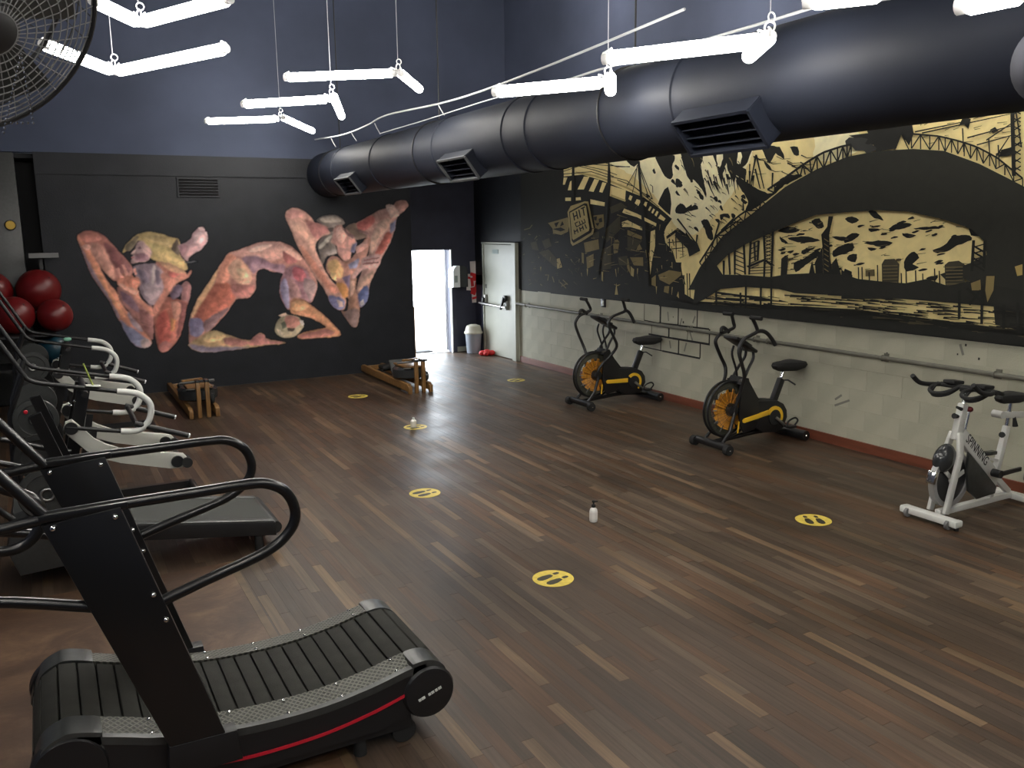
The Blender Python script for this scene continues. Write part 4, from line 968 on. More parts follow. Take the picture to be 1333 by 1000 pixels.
125n 5056,1750 5030,1764 5002,1773 4970,1776 4940,1787 4936,1762 4959,1733 4987,1735 5015,1736
125n 5706,2018 5650,2017 5597,2009 5620,1994 5662,1985 5695,2001
125n 5993,2293 5962,2310 5909,2315 5855,2301 5822,2280 5852,2258 5904,2246 5959,2266
125n 4958,2278 4915,2269 4891,2261 4867,2256 4842,2256 4813,2247 4786,2235 4756,2227 4730,2219 4708,2202 4682,2194 4667,2161 4655,2134 4622,2129 4590,2128 4557,2125 4525,2114 4519,2090 4512,2067 4503,2044 4499,2019 4493,1995 4488,2019 4477,2039 4467,2060 4471,2084 4467,2107 4465,2130 4466,2154 4485,2170 4502,2187 4522,2203 4539,2221 4559,2233 4581,2243 4603,2253 4623,2265 4646,2274 4671,2283 4698,2283 4724,2290 4749,2300 4776,2306 4799,2309 4822,2308 4846,2314 4869,2317 4893,2319 4921,2312 4949,2303
125n 5045,1834 5050,1828 5064,1822 5084,1817 5104,1814 5114,1812 5121,1811 5134,1813 5141,1818 5125,1826 5104,1834 5089,1838 5075,1839 5057,1838
125n 5830,1949 5821,1946 5816,1942 5833,1937 5855,1931 5872,1926 5884,1924 5882,1930 5875,1938 5871,1941 5863,1943 5843,1950 5825,1956 5826,1954
125n 6494,2149 6499,2141 6514,2134 6537,2132 6564,2131 6587,2127 6605,2124 6611,2129 6608,2137 6591,2146 6569,2154 6548,2155 6528,2154 6507,2153
125n 6351,2010 6357,2003 6363,1995 6371,1990 6383,1985 6405,1984 6424,1984 6425,1989 6416,1995 6406,1999 6389,2004 6358,2013 6333,2019 6338,2016
125n 5296,2260 5300,2255 5314,2250 5334,2247 5358,2244 5381,2242 5398,2241 5397,2245 5387,2250 5373,2256 5357,2260 5343,2265 5329,2268 5309,2265
125n 4880,1978 4883,1975 4892,1970 4908,1966 4927,1963 4946,1958 4961,1956 4963,1960 4958,1966 4944,1971 4927,1976 4910,1978 4896,1979 4885,1979
125n 6750,1991 6752,1984 6764,1976 6788,1968 6814,1963 6828,1964 6839,1968 6856,1970 6863,1974 6840,1981 6809,1988 6788,1994 6771,1997 6757,1996
125n 5985,1805 5991,1799 6006,1792 6030,1783 6056,1775 6080,1774 6099,1777 6107,1780 6104,1785 6081,1794 6052,1802 6028,1805 6009,1806 5993,1806
125n 4972,2149 4974,2143 4981,2136 4998,2130 5014,2126 5020,2126 5023,2129 5029,2134 5032,2140 5024,2142 5011,2145 4999,2151 4989,2155 4979,2153
125n 6138,2038 6127,2034 6122,2028 6139,2020 6164,2014 6191,2013 6212,2016 6210,2021 6199,2027 6187,2032 6172,2036 6155,2040 6141,2042 6138,2041
125n 6553,1945 6557,1940 6567,1933 6583,1928 6600,1923 6608,1919 6617,1918 6637,1923 6650,1931 6632,1941 6605,1949 6587,1949 6573,1946 6560,1946
125n 6406,2088 6401,2081 6400,2074 6422,2066 6450,2060 6469,2060 6480,2063 6471,2069 6458,2075 6455,2079 6448,2082 6420,2086 6395,2089 6398,2090
125n 5426,2192 5418,2186 5412,2179 5430,2173 5452,2169 5461,2168 5467,2170 5476,2175 5480,2180 5468,2184 5449,2187 5426,2192 5409,2196 5416,2195
125n 6635,1893 6642,1886 6654,1879 6668,1872 6685,1867 6705,1867 6723,1869 6732,1872 6730,1876 6708,1881 6681,1887 6660,1895 6645,1902 6636,1899
125n 5151,2175 5156,2172 5169,2167 5184,2160 5200,2154 5213,2152 5223,2154 5231,2157 5233,2162 5221,2167 5204,2172 5193,2177 5181,2181 5164,2179
125n 6050,1960 6042,1952 6039,1944 6060,1939 6082,1936 6087,1936 6090,1938 6113,1941 6129,1945 6109,1951 6079,1957 6059,1962 6046,1964 6047,1964
125n 4888,1896 4893,1889 4906,1882 4922,1881 4938,1880 4949,1877 4957,1875 4968,1879 4972,1884 4957,1892 4939,1898 4930,1900 4922,1899 4903,1899
125n 6179,1931 6187,1926 6200,1920 6211,1915 6225,1911 6250,1908 6267,1907 6255,1912 6236,1918 6233,1923 6230,1928 6213,1933 6195,1936 6184,1935
125n 6268,1996 6273,1991 6284,1985 6296,1976 6312,1969 6341,1969 6364,1972 6364,1977 6352,1983 6335,1989 6315,1995 6297,2001 6283,2003 6273,2001
125n 5322,1913 5322,1908 5328,1902 5348,1897 5372,1892 5396,1889 5411,1889 5399,1893 5382,1899 5379,1908 5375,1916 5352,1920 5329,1920 5322,1917
125n 5493,2029 5497,2025 5506,2019 5521,2012 5540,2006 5560,2006 5574,2008 5572,2012 5563,2017 5551,2025 5536,2032 5518,2032 5503,2029 5495,2029
125n 4789,2136 4788,2130 4791,2124 4803,2119 4817,2116 4830,2117 4839,2119 4841,2121 4837,2124 4829,2132 4817,2139 4804,2141 4793,2140 4789,2139
125n 6708,1916 6720,1907 6735,1900 6744,1896 6755,1894 6777,1892 6794,1892 6787,1896 6773,1901 6768,1908 6759,1915 6734,1921 6711,1925 6705,1922
125n 4738,1867 4746,1864 4761,1860 4779,1855 4796,1850 4806,1846 4812,1844 4810,1848 4804,1853 4800,1859 4792,1864 4774,1869 4755,1873 4743,1871
125n 6271,1854 6275,1849 6288,1843 6307,1835 6330,1828 6359,1826 6379,1829 6369,1835 6351,1841 6340,1844 6329,1847 6319,1851 6306,1853 6286,1855
125n 6648,1972 6640,1968 6639,1962 6663,1956 6692,1950 6704,1946 6711,1946 6722,1952 6726,1959 6714,1964 6694,1968 6668,1972 6646,1974 6645,1974
125n 4918,2223 4926,2217 4940,2210 4951,2206 4962,2204 4975,2203 4984,2203 4979,2207 4970,2212 4966,2216 4961,2219 4952,2222 4942,2224 4928,2225
125n 5989,1815 6007,1806 6032,1797 6045,1794 6057,1792 6072,1791 6084,1791 6080,1793 6072,1797 6066,1804 6056,1811 6032,1814 6007,1816 5992,1817
125n 4897,1914 4904,1907 4919,1900 4934,1896 4951,1893 4971,1891 4986,1891 4983,1895 4973,1902 4963,1907 4951,1913 4937,1918 4922,1920 4906,1918
125n 5498,2154 5495,2148 5495,2142 5508,2139 5525,2137 5544,2135 5560,2135 5565,2139 5562,2144 5550,2151 5533,2157 5513,2158 5496,2156 5495,2156
125n 5023,2178 5034,2173 5050,2167 5065,2163 5078,2160 5088,2160 5094,2161 5094,2164 5092,2169 5089,2171 5082,2174 5062,2180 5042,2186 5028,2184
125n 6748,1958 6749,1950 6754,1941 6772,1934 6793,1929 6812,1931 6825,1935 6824,1938 6816,1941 6810,1947 6798,1954 6768,1959 6741,1963 6741,1962
125n 5223,2296 5216,2291 5214,2286 5227,2282 5246,2279 5267,2277 5283,2277 5285,2281 5280,2287 5264,2294 5247,2301 5239,2304 5233,2305 5228,2301
125n 5749,2231 5759,2227 5777,2222 5794,2214 5810,2207 5823,2208 5832,2212 5837,2215 5837,2219 5830,2226 5817,2231 5799,2233 5780,2234 5760,2233
125n 6128,1829 6133,1824 6144,1818 6165,1814 6187,1810 6198,1807 6208,1806 6228,1809 6240,1815 6219,1822 6189,1829 6164,1834 6143,1837 6132,1834
125n 5570,2225 5577,2219 5594,2213 5614,2211 5636,2210 5662,2207 5681,2206 5680,2208 5670,2213 5657,2218 5640,2223 5621,2225 5602,2227 5582,2227
125n 5079,2016 5088,2009 5098,2003 5105,2001 5114,2000 5132,1997 5148,1996 5145,1999 5136,2004 5129,2012 5118,2018 5098,2018 5080,2018 5076,2018
125n 5374,2122 5373,2118 5380,2113 5398,2109 5418,2106 5433,2103 5445,2101 5451,2104 5450,2110 5435,2117 5418,2124 5407,2126 5398,2125 5384,2124
125n 5725,1867 5727,1864 5736,1859 5755,1852 5778,1845 5799,1843 5816,1843 5826,1847 5826,1853 5809,1861 5785,1869 5759,1871 5737,1870 5727,1870
125n 4841,1882 4838,1877 4836,1871 4848,1866 4862,1863 4869,1861 4874,1862 4876,1866 4875,1872 4873,1875 4866,1878 4848,1885 4832,1890 4835,1887
125n 6637,1966 6641,1960 6649,1954 6662,1948 6676,1942 6687,1940 6694,1941 6695,1945 6692,1952 6683,1961 6671,1969 6654,1974 6639,1975 6635,1971
126n 10843,2787 10672,2962 10526,2954 10671,2780
126n 10545,2752 10402,2914 10281,2896 10421,2735
126n 10279,2730 10200,2859 10102,2843 10199,2715
126n 11108,2787 11041,2913 10983,2922 10996,2782
126n 11244,2876 11221,2981 11117,2975 11189,2873
126n 10022,2664 10004,2805 9646,2725 9662,2576
126n 9585,2606 9554,2658 9492,2640 9527,2583
126n 9444,2548 9399,2599 9304,2580 9361,2510
126n 9250,2522 9217,2562 9165,2550 9198,2493
126n 9152,2451 9113,2501 9075,2488 9118,2438
126n 9083,2417 9044,2469 9007,2456 9049,2404
126n 9015,2387 8970,2439 8933,2422 8975,2365
126n 8941,2344 8893,2392 8790,2338 8822,2306
126n 11216,3087 10997,3073 10997,3043 11221,3050
126n 11176,2683 11019,2678 11019,2628 11176,2633
126n 10886,2673 10756,2673 10747,2631 10886,2629
126n 10503,2637 10138,2580 10145,2527 10502,2569
126n 9722,2434 9678,2485 9387,2410 8972,2279 8981,2241 9386,2364 9677,2420
126n 9731,2304 9602,2329 9243,2219 9242,2186 9527,2236 9718,2239
126n 9087,2177 8996,2198 8991,1991 9043,1824 9082,1613 9108,1823
128n 10887,3048 10382,2968 9986,2870 9610,2766 9253,2636 9266,2616 9610,2740 9986,2842 10382,2942 10887,3020
128n 9983,2685 9644,2597 9651,2576 9991,2659
129n 9599,2200 9275,2115 9274,2068 9598,2131
129n 9405,1911 9336,2030 9264,1946
129n 9053,1572 8967,1618 8962,1467 9051,1484
129n 10667,2017 10292,2071 10270,1930 10624,1873
129n 10731,1876 10667,1865 10666,1708 10718,1730
129n 10602,1808 10413,1863 10412,1692 10580,1640
129n 9629,1831 9573,1811 9506,1595 9589,1679
129n 9533,1833 9233,1841 9213,1725 9444,1728
129n 9897,2058 9821,2069 9775,2030 9904,2024
129n 9927,2013 9782,2017 9818,1889 9909,1873
129n 8783,1481 8686,1490 8699,1393 8797,1408
129n 8955,1702 8692,1691 8473,1749 8453,1639 8686,1507 8884,1559
130n 10133,2202 9770,2396 9766,2200 10091,2023
130n 10019,2511 9754,2568 9605,2500 9979,2422
130n 9597,2114 9273,2051 9412,1943 9594,1919
130n 10210,1931 9973,1979 9968,1666 10186,1636
130n 10457,2157 10273,2180 10272,2089 10415,2066
130n 11978,1852 11677,1908 11460,1788 11318,1594 11533,1661
130n 11874,2032 11651,2083 11579,1959 11776,1906
130n 12235,2003 12052,2030 11977,1878 12184,1900
130n 9817,1827 9592,1854 9590,1723 9777,1717
131n 11683,2312 11109,2389 11055,2296 11100,2177 11293,2128 11529,2153 11548,2227
129n 10426,2403 10167,2417 10146,2247 10294,2209 10375,2232
132n 9877,1306 9841,1470 9800,1310
132n 10206,1612 10166,1614 10168,1472 10205,1493
132n 9516,1715 9435,1674 9447,1572 9506,1591
132n 9217,1629 9186,1630 9189,1481
132n 11426,1764 11341,1778 11267,1640 11413,1610
132n 10588,1644 10554,1634 10571,1528
132n 11930,1623 11899,1624 11915,1547
132n 8962,1471 8935,1473 8946,1367
132n 8535,1372 8505,1435 8490,1345
133n 11780,1493 11684,1502 11716,1416 11686,1415 11657,1509 11780,1508
133n 11572,1482 11519,1396 11492,1402 11544,1488
133n 11339,1402 11166,1320 11146,1331 11319,1414
133n 11259,1443 11120,1376 11100,1388 11239,1455
133n 11290,1341 11113,1395 11125,1407 11302,1354
133n 12439,2203 12249,2229 12165,2281 12190,2291 12265,2242 12448,2218
125n 8770,2112 8545,2220 8389,2146 8388,2113 8544,2180 8750,2082
125n 8390,2180 8271,2059 8266,1942 8384,2029
125n 8963,1950 8669,1955 8568,1792 8459,1795 8464,1675 8692,1691 8920,1620
125n 8915,2583 8821,2700 8751,2730 8701,2635 8678,2515 8698,2377 8813,2439 8946,2523
125n 8716,2086 8687,1833 8674,1834 8694,2086
125n 8590,2116 8560,1836 8548,1837 8568,2117
125n 8734,2028 8391,2054 8392,2062 8737,2042
125n 8699,1948 8388,1975 8389,1983 8702,1962
125n 8466,2116 8436,1859 8424,1860 8444,2117
125n 8357,1663 8325,1325 8313,1326 8336,1664
125n 8418,1640 8386,1321 8374,1322 8396,1642
125n 8312,1665 8279,1328 8267,1329 8291,1666
125n 8652,2074 8613,1995 8600,1997 8630,2078
125n 8448,1637 8378,1521 8366,1524 8428,1642
125n 8034,2888 7983,2774 7919,2660 7912,2661 7970,2776 8013,2890
125n 8032,2765 7960,2658 7871,2551 7865,2553 7941,2662 7999,2772
125n 8001,2803 7947,2726 7879,2650 7873,2651 7929,2730 7970,2809
125n 7930,2752 7880,2687 7822,2621 7816,2623 7862,2691 7901,2759
125n 7891,2744 7847,2676 7796,2608 7790,2609 7835,2679 7871,2748
125n 7928,2829 7888,2730 7829,2632 7822,2633 7875,2732 7907,2831
125n 7893,2806 7855,2732 7809,2658 7803,2660 7839,2735 7867,2809
125n 7851,2919 7823,2829 7782,2740 7775,2740 7804,2831 7819,2919
125n 7810,2802 7784,2737 7750,2673 7744,2674 7764,2739 7775,2804
125n 7800,2850 7763,2770 7718,2690 7712,2691 7744,2772 7768,2853
125n 7747,2785 7724,2718 7694,2651 7688,2652 7710,2720 7725,2787
125n 7704,2710 7678,2651 7649,2593 7642,2594 7658,2653 7671,2713
125n 7712,2826 7683,2751 7644,2675 7637,2676 7670,2752 7693,2828
125n 7681,2821 7657,2749 7630,2676 7624,2677 7645,2750 7664,2822
125n 7651,2869 7627,2776 7600,2683 7593,2683 7612,2777 7628,2869
125n 7656,2908 7635,2830 7606,2752 7600,2752 7615,2830 7623,2908
125n 7602,2803 7574,2702 7542,2600 7536,2601 7560,2702 7580,2804
125n 7557,2977 7545,2896 7531,2814 7525,2814 7530,2895 7533,2975
125n 7542,2748 7520,2692 7496,2636 7490,2636 7502,2693 7513,2749
125n 7511,2886 7496,2794 7480,2701 7474,2701 7482,2793 7487,2885
125n 7501,2925 7488,2860 7474,2794 7468,2794 7470,2859 7470,2923
125n 7490,2907 7477,2848 7462,2789 7456,2789 7456,2848 7455,2906
125n 7428,2812 7418,2749 7408,2685 7401,2685 7399,2748 7397,2811
125n 7413,2787 7402,2727 7391,2667 7385,2667 7386,2727 7386,2786
125n 7371,2743 7366,2675 7362,2607 7356,2607 7348,2673 7341,2740
125n 7340,2913 7337,2843 7335,2773 7328,2772 7323,2842 7319,2911
125n 7344,2838 7335,2764 7327,2689 7321,2689 7314,2762 7308,2835
125n 7286,2783 7288,2724 7293,2665 7287,2664 7276,2722 7269,2781
125n 7296,2787 7291,2731 7288,2674 7281,2673 7272,2729 7263,2784
125n 7275,2787 7270,2724 7267,2661 7261,2660 7254,2722 7248,2784
125n 6780,2880 6693,2847 6583,2850 6584,2853 6692,2855 6774,2891
125n 6856,2796 6767,2763 6656,2767 6657,2770 6766,2770 6850,2805
125n 7261,2972 7166,2937 7047,2939 7048,2942 7165,2943 7255,2981
125n 6594,2945 6509,2912 6404,2914 6405,2917 6508,2919 6588,2955
125n 7144,2939 7052,2903 6935,2904 6936,2907 7051,2908 7140,2944
125n 6719,2846 6632,2814 6524,2817 6524,2820 6631,2821 6712,2857
125n 6602,2873 6517,2842 6411,2845 6412,2848 6516,2850 6595,2885
125n 7289,2824 7194,2789 7074,2792 7075,2795 7194,2795 7285,2831
125n 7281,2983 7185,2948 7065,2951 7066,2954 7184,2957 7273,2996
125n 7073,2918 6980,2884 6865,2887 6866,2890 6979,2892 7066,2930
125n 6605,2840 6521,2808 6415,2811 6416,2814 6520,2815 6600,2849
125n 6936,2960 6847,2925 6735,2926 6735,2929 6846,2930 6932,2966
125n 7035,2835 6944,2801 6830,2804 6830,2807 6943,2808 7030,2844
125n 6578,2827 6494,2795 6389,2798 6390,2801 6494,2801 6574,2835
125n 6735,2864 6649,2831 6540,2833 6541,2836 6648,2836 6730,2871
125n 6790,2906 6703,2872 6594,2874 6595,2877 6703,2878 6786,2913
125n 7592,2309 7519,2280 7466,2252 7463,2254 7511,2288 7579,2322
125n 8286,2807 8231,2776 8198,2746 8194,2748 8225,2779 8278,2813
133n 8073,2891 8032,2858 8011,2825 8007,2826 8019,2861 8053,2899
133n 7560,2436 7512,2419 7483,2403 7480,2405 7505,2426 7551,2447
125n 8246,2712 8172,2679 8121,2648 8118,2650 8167,2684 8239,2719
125n 8505,2977 8462,2941 8441,2906 8436,2906 8451,2944 8490,2983
125n 8166,2967 8139,2939 8132,2913 8127,2913 8131,2941 8156,2970
125n 7969,2360 7927,2341 7905,2323 7902,2324 7918,2347 7956,2371
125n 7536,2824 7491,2784 7464,2744 7461,2745 7479,2787 7517,2832
125n 8519,2507 8465,2494 8433,2481 8430,2483 8458,2501 8510,2520
125n 8398,2432 8329,2400 8282,2368 8279,2370 8320,2406 8384,2444
125n 7505,2257 7432,2231 7379,2205 7377,2208 7427,2236 7498,2266
133n 7649,2855 7617,2839 7603,2823 7599,2824 7605,2844 7633,2867
125n 7694,2823 7664,2792 7654,2762 7650,2762 7657,2793 7684,2826
125n 7869,2727 7826,2700 7803,2672 7799,2673 7814,2704 7850,2738
125n 8436,2430 8390,2413 8365,2396 8361,2398 8380,2420 8422,2444
125n 7437,2416 7392,2404 7365,2392 7363,2394 7388,2409 7432,2425
125n 7958,2473 7907,2446 7876,2419 7872,2421 7899,2451 7947,2481
125n 7522,2952 7494,2931 7484,2912 7481,2912 7486,2934 7512,2957
125n 7751,2903 7720,2869 7708,2836 7704,2836 7705,2871 7727,2909
125n 7922,2723 7897,2706 7892,2690 7888,2690 7890,2708 7913,2728
125n 8417,2383 8336,2364 8278,2345 8276,2347 8332,2370 8411,2392
125n 8011,2729 7983,2716 7974,2703 7970,2703 7976,2719 8003,2736
133n 7669,3001 7624,2955 7597,2909 7593,2910 7610,2958 7648,3008
133n 7764,2617 7715,2601 7686,2585 7683,2587 7709,2606 7756,2627
125n 7847,2305 7787,2283 7748,2261 7745,2263 7782,2288 7841,2313
125n 8044,2451 7980,2419 7938,2386 7934,2388 7970,2425 8027,2464
125n 8077,2228 8002,2200 7949,2174 7946,2176 7997,2206 8069,2237
125n 8292,2366 8236,2356 8202,2346 8200,2349 8232,2363 8287,2378
125n 8218,2665 8156,2638 8115,2612 8112,2613 8147,2645 8204,2678
125n 7712,2952 7689,2939 7684,2925 7681,2924 7676,2941 7693,2962
133n 8318,3046 8280,2994 8264,2943 8260,2943 8269,2995 8300,3049
125n 8012,2976 7969,2941 7946,2907 7942,2908 7961,2943 8002,2981
125n 8048,2826 8014,2799 8001,2773 7997,2773 8007,2801 8038,2831
125n 7924,2247 7889,2237 7874,2227 7871,2229 7884,2242 7919,2254
125n 8085,2796 8046,2763 8028,2731 8024,2732 8032,2767 8063,2805
133n 8246,2586 8187,2564 8150,2542 8147,2544 8181,2569 8237,2596
125n 8245,2506 8210,2499 8196,2493 8193,2495 8205,2506 8239,2517
133n 7954,2543 7925,2530 7916,2517 7912,2518 7918,2534 7946,2550
125n 7745,2317 7692,2295 7658,2274 7655,2275 7685,2301 7736,2327
133n 7782,2284 7723,2270 7685,2256 7683,2258 7718,2277 7775,2296
133n 7870,2713 7808,2679 7766,2646 7763,2647 7797,2686 7853,2726
125n 8437,2696 8391,2665 8367,2635 8363,2636 8384,2668 8428,2701
125n 7936,2374 7884,2359 7852,2344 7850,2346 7879,2365 7929,2384
125n 7967,2577 7914,2559 7882,2541 7879,2543 7907,2566 7956,2590
125n 8377,2324 8323,2312 8292,2300 8289,2302 8318,2319 8370,2336
125n 8371,2960 8343,2947 8335,2934 8331,2934 8334,2950 8360,2968
125n 7839,2827 7778,2790 7737,2755 7734,2756 7767,2796 7822,2838
125n 7609,2543 7546,2510 7503,2477 7500,2478 7539,2515 7598,2553
133n 8529,3041 8499,3006 8492,2972 8487,2972 8491,3007 8519,3044
133n 7885,2934 7849,2899 7832,2864 7828,2864 7838,2901 7868,2940
133n 7916,2473 7858,2443 7821,2413 7818,2415 7853,2447 7909,2479
133n 8454,2684 8389,2644 8347,2604 8343,2606 8377,2649 8435,2695
125n 7483,2473 7436,2457 7407,2442 7405,2443 7431,2462 7477,2481
125n 8204,3050 8173,3016 8163,2983 8159,2983 8162,3018 8187,3055
125n 8357,2883 8290,2841 8246,2800 8242,2801 8281,2845 8343,2891
133n 8336,2232 8279,2217 8243,2201 8240,2204 8272,2224 8326,2245
125n 8341,2945 8292,2908 8264,2872 8260,2873 8278,2913 8319,2955
133n 8152,3033 8112,2999 8093,2966 8089,2967 8102,3002 8136,3039
125n 7548,2570 7506,2549 7482,2527 7479,2528 7496,2554 7533,2582
133n 6550,2168 6473,2187 6474,2189 6553,2176
125n 6349,1898 6223,1900 6223,1903 6349,1908
133n 6510,2172 6392,2181 6393,2184 6510,2177
133n 5920,2049 5824,2052 5825,2054 5920,2057
125n 6516,2171 6451,2178 6452,2180 6518,2184
125n 6438,2186 6388,2208 6389,2210 6445,2195
125n 5982,1996 5908,1994 5908,1996 5982,2003
125n 5943,1982 5851,1987 5851,1989 5944,1989
125n 6761,2042 6644,2041 6644,2044 6761,2051
133n 6736,1759 6653,1765 6653,1768 6737,1768
125n 5917,2032 5810,2053 5811,2055 5918,2037
125n 6205,2136 6142,2153 6143,2155 6208,2143
133n 6704,2192 6636,2204 6637,2206 6707,2203
125n 6223,2103 6120,2105 6120,2107 6224,2110
125n 6100,1949 6014,1960 6014,1962 6102,1961
125n 6097,2022 6050,2021 6050,2023 6097,2027
125n 6389,1939 6278,1949 6278,1951 6390,1946
125n 5988,1944 5907,1955 5908,1957 5989,1950
133n 6808,1948 6704,1960 6705,1963 6810,1959
133n 5968,2092 5930,2095 5930,2098 5969,2100
125n 6543,2047 6477,2050 6477,2052 6543,2059
125n 6800,1991 6731,2012 6732,2015 6805,2001
133n 6406,1840 6339,1857 6340,1860 6409,1847
125n 6143,1948 6094,1955 6095,1958 6144,1952
133n 6066,1879 6029,1889 6030,1892 6069,1886
125n 6722,2123 6598,2127 6598,2129 6722,2134
125n 6204,2047 6112,2067 6113,2069 6206,2053
133n 6609,2186 6529,2190 6529,2192 6610,2196
133n 6459,1946 6349,1965 6350,1967 6462,1957
133n 6329,2213 6286,2209 6286,2212 6327,2223
133n 6728,2007 6599,2016 6600,2019 6729,2014
133n 6751,1860 6629,1877 6629,1879 6753,1870
125n 6018,1947 5928,1956 5928,1958 6019,1955
125n 5913,1917 5871,1921 5872,1924 5914,1921
133n 6627,2214 6582,2216 6582,2218 6626,2226
125n 6437,1870 6316,1886 6317,1888 6438,1875
133n 6436,2013 6308,2018 6308,2020 6436,2022
133n 6624,1901 6513,1925 6514,1927 6628,1912
133n 6076,2033 5977,2035 5977,2038 6076,2042
125n 6130,1834 6080,1846 6080,1849 6133,1844
133n 10794,1783 10797,1725 10788,1724 10764,1782
130n 11177,1793 11052,1784 11050,1789 11174,1802
130n 11013,1593 10966,1540 10958,1542 10992,1598
133n 12310,1398 12218,1393 12216,1398 12306,1406
130n 11379,1552 11478,1539 11477,1534 11377,1539
130n 10882,1792 10801,1783 10798,1787 10875,1804
133n 11357,1446 11352,1393 11342,1394 11340,1447
130n 10927,1688 10878,1690 10877,1695 10925,1700
130n 10740,1732 10725,1690 10716,1691 10713,1734
130n 11845,1909 11906,1854 11897,1851 11830,1905
130n 11163,1429 11221,1375 11213,1373 11148,1425
133n 11028,1767 10952,1713 10945,1716 11003,1776
130n 11687,2133 11618,2130 11616,2135 11680,2147
130n 12329,1450 12276,1439 12270,1443 12315,1461
130n 10974,1892 10894,1866 10889,1871 10965,1899
130n 11258,1387 11188,1392 11187,1397 11255,1403
133n 11373,2030 11472,2016 11470,2011 11369,2017
133n 12434,1822 12489,1802 12483,1797 12422,1812
133n 11981,1782 11978,1757 11968,1757 11949,1780
130n 12130,1508 12170,1493 12166,1488 12119,1495
130n 11428,1510 11380,1507 11377,1512 11419,1522
130n 12009,1805 11974,1792 11967,1796 11997,1812
130n 11097,1618 11033,1591 11026,1594 11074,1630
130n 11427,1707 11370,1695 11364,1699 11410,1721
130n 12215,1680 12101,1687 12100,1692 12213,1698
130n 11569,2197 11594,2181 11587,2178 11557,2191
130n 10844,1990 10779,1981 10776,1985 10839,1999
130n 12080,1643 12124,1595 12115,1593 12063,1639
130n 11664,2062 11620,2036 11612,2039 11635,2071
130n 10801,1770 10898,1719 10893,1715 10783,1758
130n 10766,2110 10793,2089 10787,2086 10753,2104
130n 10945,1430 10843,1394 10837,1398 10928,1442
133n 12011,2062 12058,2043 12053,2039 11999,2052
130n 10893,1627 10816,1629 10815,1634 10891,1638
133n 12029,2118 12105,2058 12096,2055 12002,2108
130n 10795,1653 10816,1598 10808,1597 10770,1650
133n 11615,1789 11626,1717 11616,1716 11587,1787
130n 10985,1723 10886,1692 10881,1696 10966,1737
130n 10798,2166 10771,2149 10763,2151 10778,2172
130n 11969,2114 11901,2106 11897,2111 11955,2130
133n 12298,2133 12213,2128 12211,2133 12291,2147
130n 10908,1614 10833,1575 10827,1579 10896,1620
133n 11933,1344 11859,1321 11852,1325 11909,1358
133n 12217,1353 12288,1325 12282,1321 12206,1345
133n 11750,1820 11832,1805 11830,1800 11746,1812
130n 11213,2144 11240,2109 11231,2107 11190,2137
130n 11318,1694 11350,1628 11341,1627 11294,1690
130n 11442,2059 11437,2010 11427,2011 11427,2060
133n 11538,2147 11470,2133 11466,2137 11527,2158
130n 12440,2077 12473,2054 12466,2050 12417,2064
130n 11768,1751 11810,1702 11801,1700 11744,1745
130n 12117,1407 12010,1383 12004,1388 12103,1419
130n 11618,2013 11673,2002 11671,1997 11612,1998
130n 12124,1509 12015,1519 12015,1524 12124,1527
133n 12060,1599 12147,1589 12147,1584 12059,1585
130n 11081,2190 11004,2157 10997,2160 11060,2201
133n 11170,1826 11104,1813 11099,1818 11157,1838
133n 10738,1576 10709,1523 10700,1524 10714,1580
130n 11796,1819 11854,1773 11847,1770 11774,1810
130n 10824,2090 10839,2066 10831,2064 10800,2082
125n 7245,3006 7314,2687 7299,2684 7218,3000
125n 7245,3002 7099,2632 7085,2633 7219,3004
125n 7252,2852 7159,2634 7144,2636 7226,2855
125n 6988,2797 6984,2628 6970,2627 6962,2794
125n 7803,2279 7936,1928 7919,1924 7773,2272
125n 8562,2326 8170,2014 8156,2021 8535,2339
125n 8593,2128 8277,1939 8264,1948 8568,2144
125n 8184,2138 8206,1946 8187,1944 8152,2135
125n 7372,2593 7163,2481 7154,2489 7356,2608
125n 7234,2558 7347,2450 7334,2443 7212,2545
125n 7387,2404 7398,2492 7414,2493 7416,2404
125n 7840,2105 7424,2311 7433,2321 7858,2122
125n 7739,2176 7520,2336 7532,2344 7761,2191
125n 8582,2186 8427,2136 8164,2041 8106,1946 8305,1870 8346,1967 8580,2112
125n 6093,3301 6083,3161 5942,3169 5645,3164 5312,3161 5277,3038 5318,2937 5405,3042 5451,2921 5673,2913 5699,2974 5877,3038 5993,3089 5772,3090 5802,3137 5645,3164
125n 4845,3055 4809,3133 4737,3105 4752,3025 4803,3074
125n 4560,2998 4517,3017 4488,2983 4531,2965
125n 5319,3253 5289,3117 5225,3160 5210,3093 5195,3148 5102,3158 5081,3120 5049,3128 4942,3148 4874,3129 4767,3152 4687,3111 4616,3111 4587,3157 4299,3167 4307,3259
125n 4447,2828 4369,2841 4306,2798 4382,2776 4462,2773
125n 5874,2989 5794,3015 5710,2975 5788,2938
134n 5797,3000 5760,2957 5821,2933 5906,2940 5947,2980 6022,3001 6035,3042 5990,3071 5909,3059 5846,3057 5768,3037
134n 5663,2942 5681,2918 5722,2912 5764,2888 5796,2924 5843,2942 5827,2968 5827,3002 5764,2985 5725,2985 5693,2967
133n 4968,2987 4931,2989 4932,2992 4970,2994
133n 5175,3099 5127,3117 5129,3120 5180,3105
133n 4500,3043 4418,3044 4418,3047 4502,3050
133n 4953,3085 4884,3091 4885,3094 4955,3092
133n 5147,3111 5063,3122 5064,3125 5150,3118
133n 4890,3029 4840,3042 4841,3045 4893,3035
133n 4452,2961 4357,2966 4357,2968 4454,2968
133n 5018,2976 4924,2976 4925,2979 5020,2983
133n 4705,2950 4660,2969 4662,2972 4709,2957
133n 5120,2930 5069,2941 5070,2944 5123,2937
133n 4558,2986 4516,2996 4518,2998 4561,2992
133n 4714,3098 4663,3111 4665,3114 4717,3104
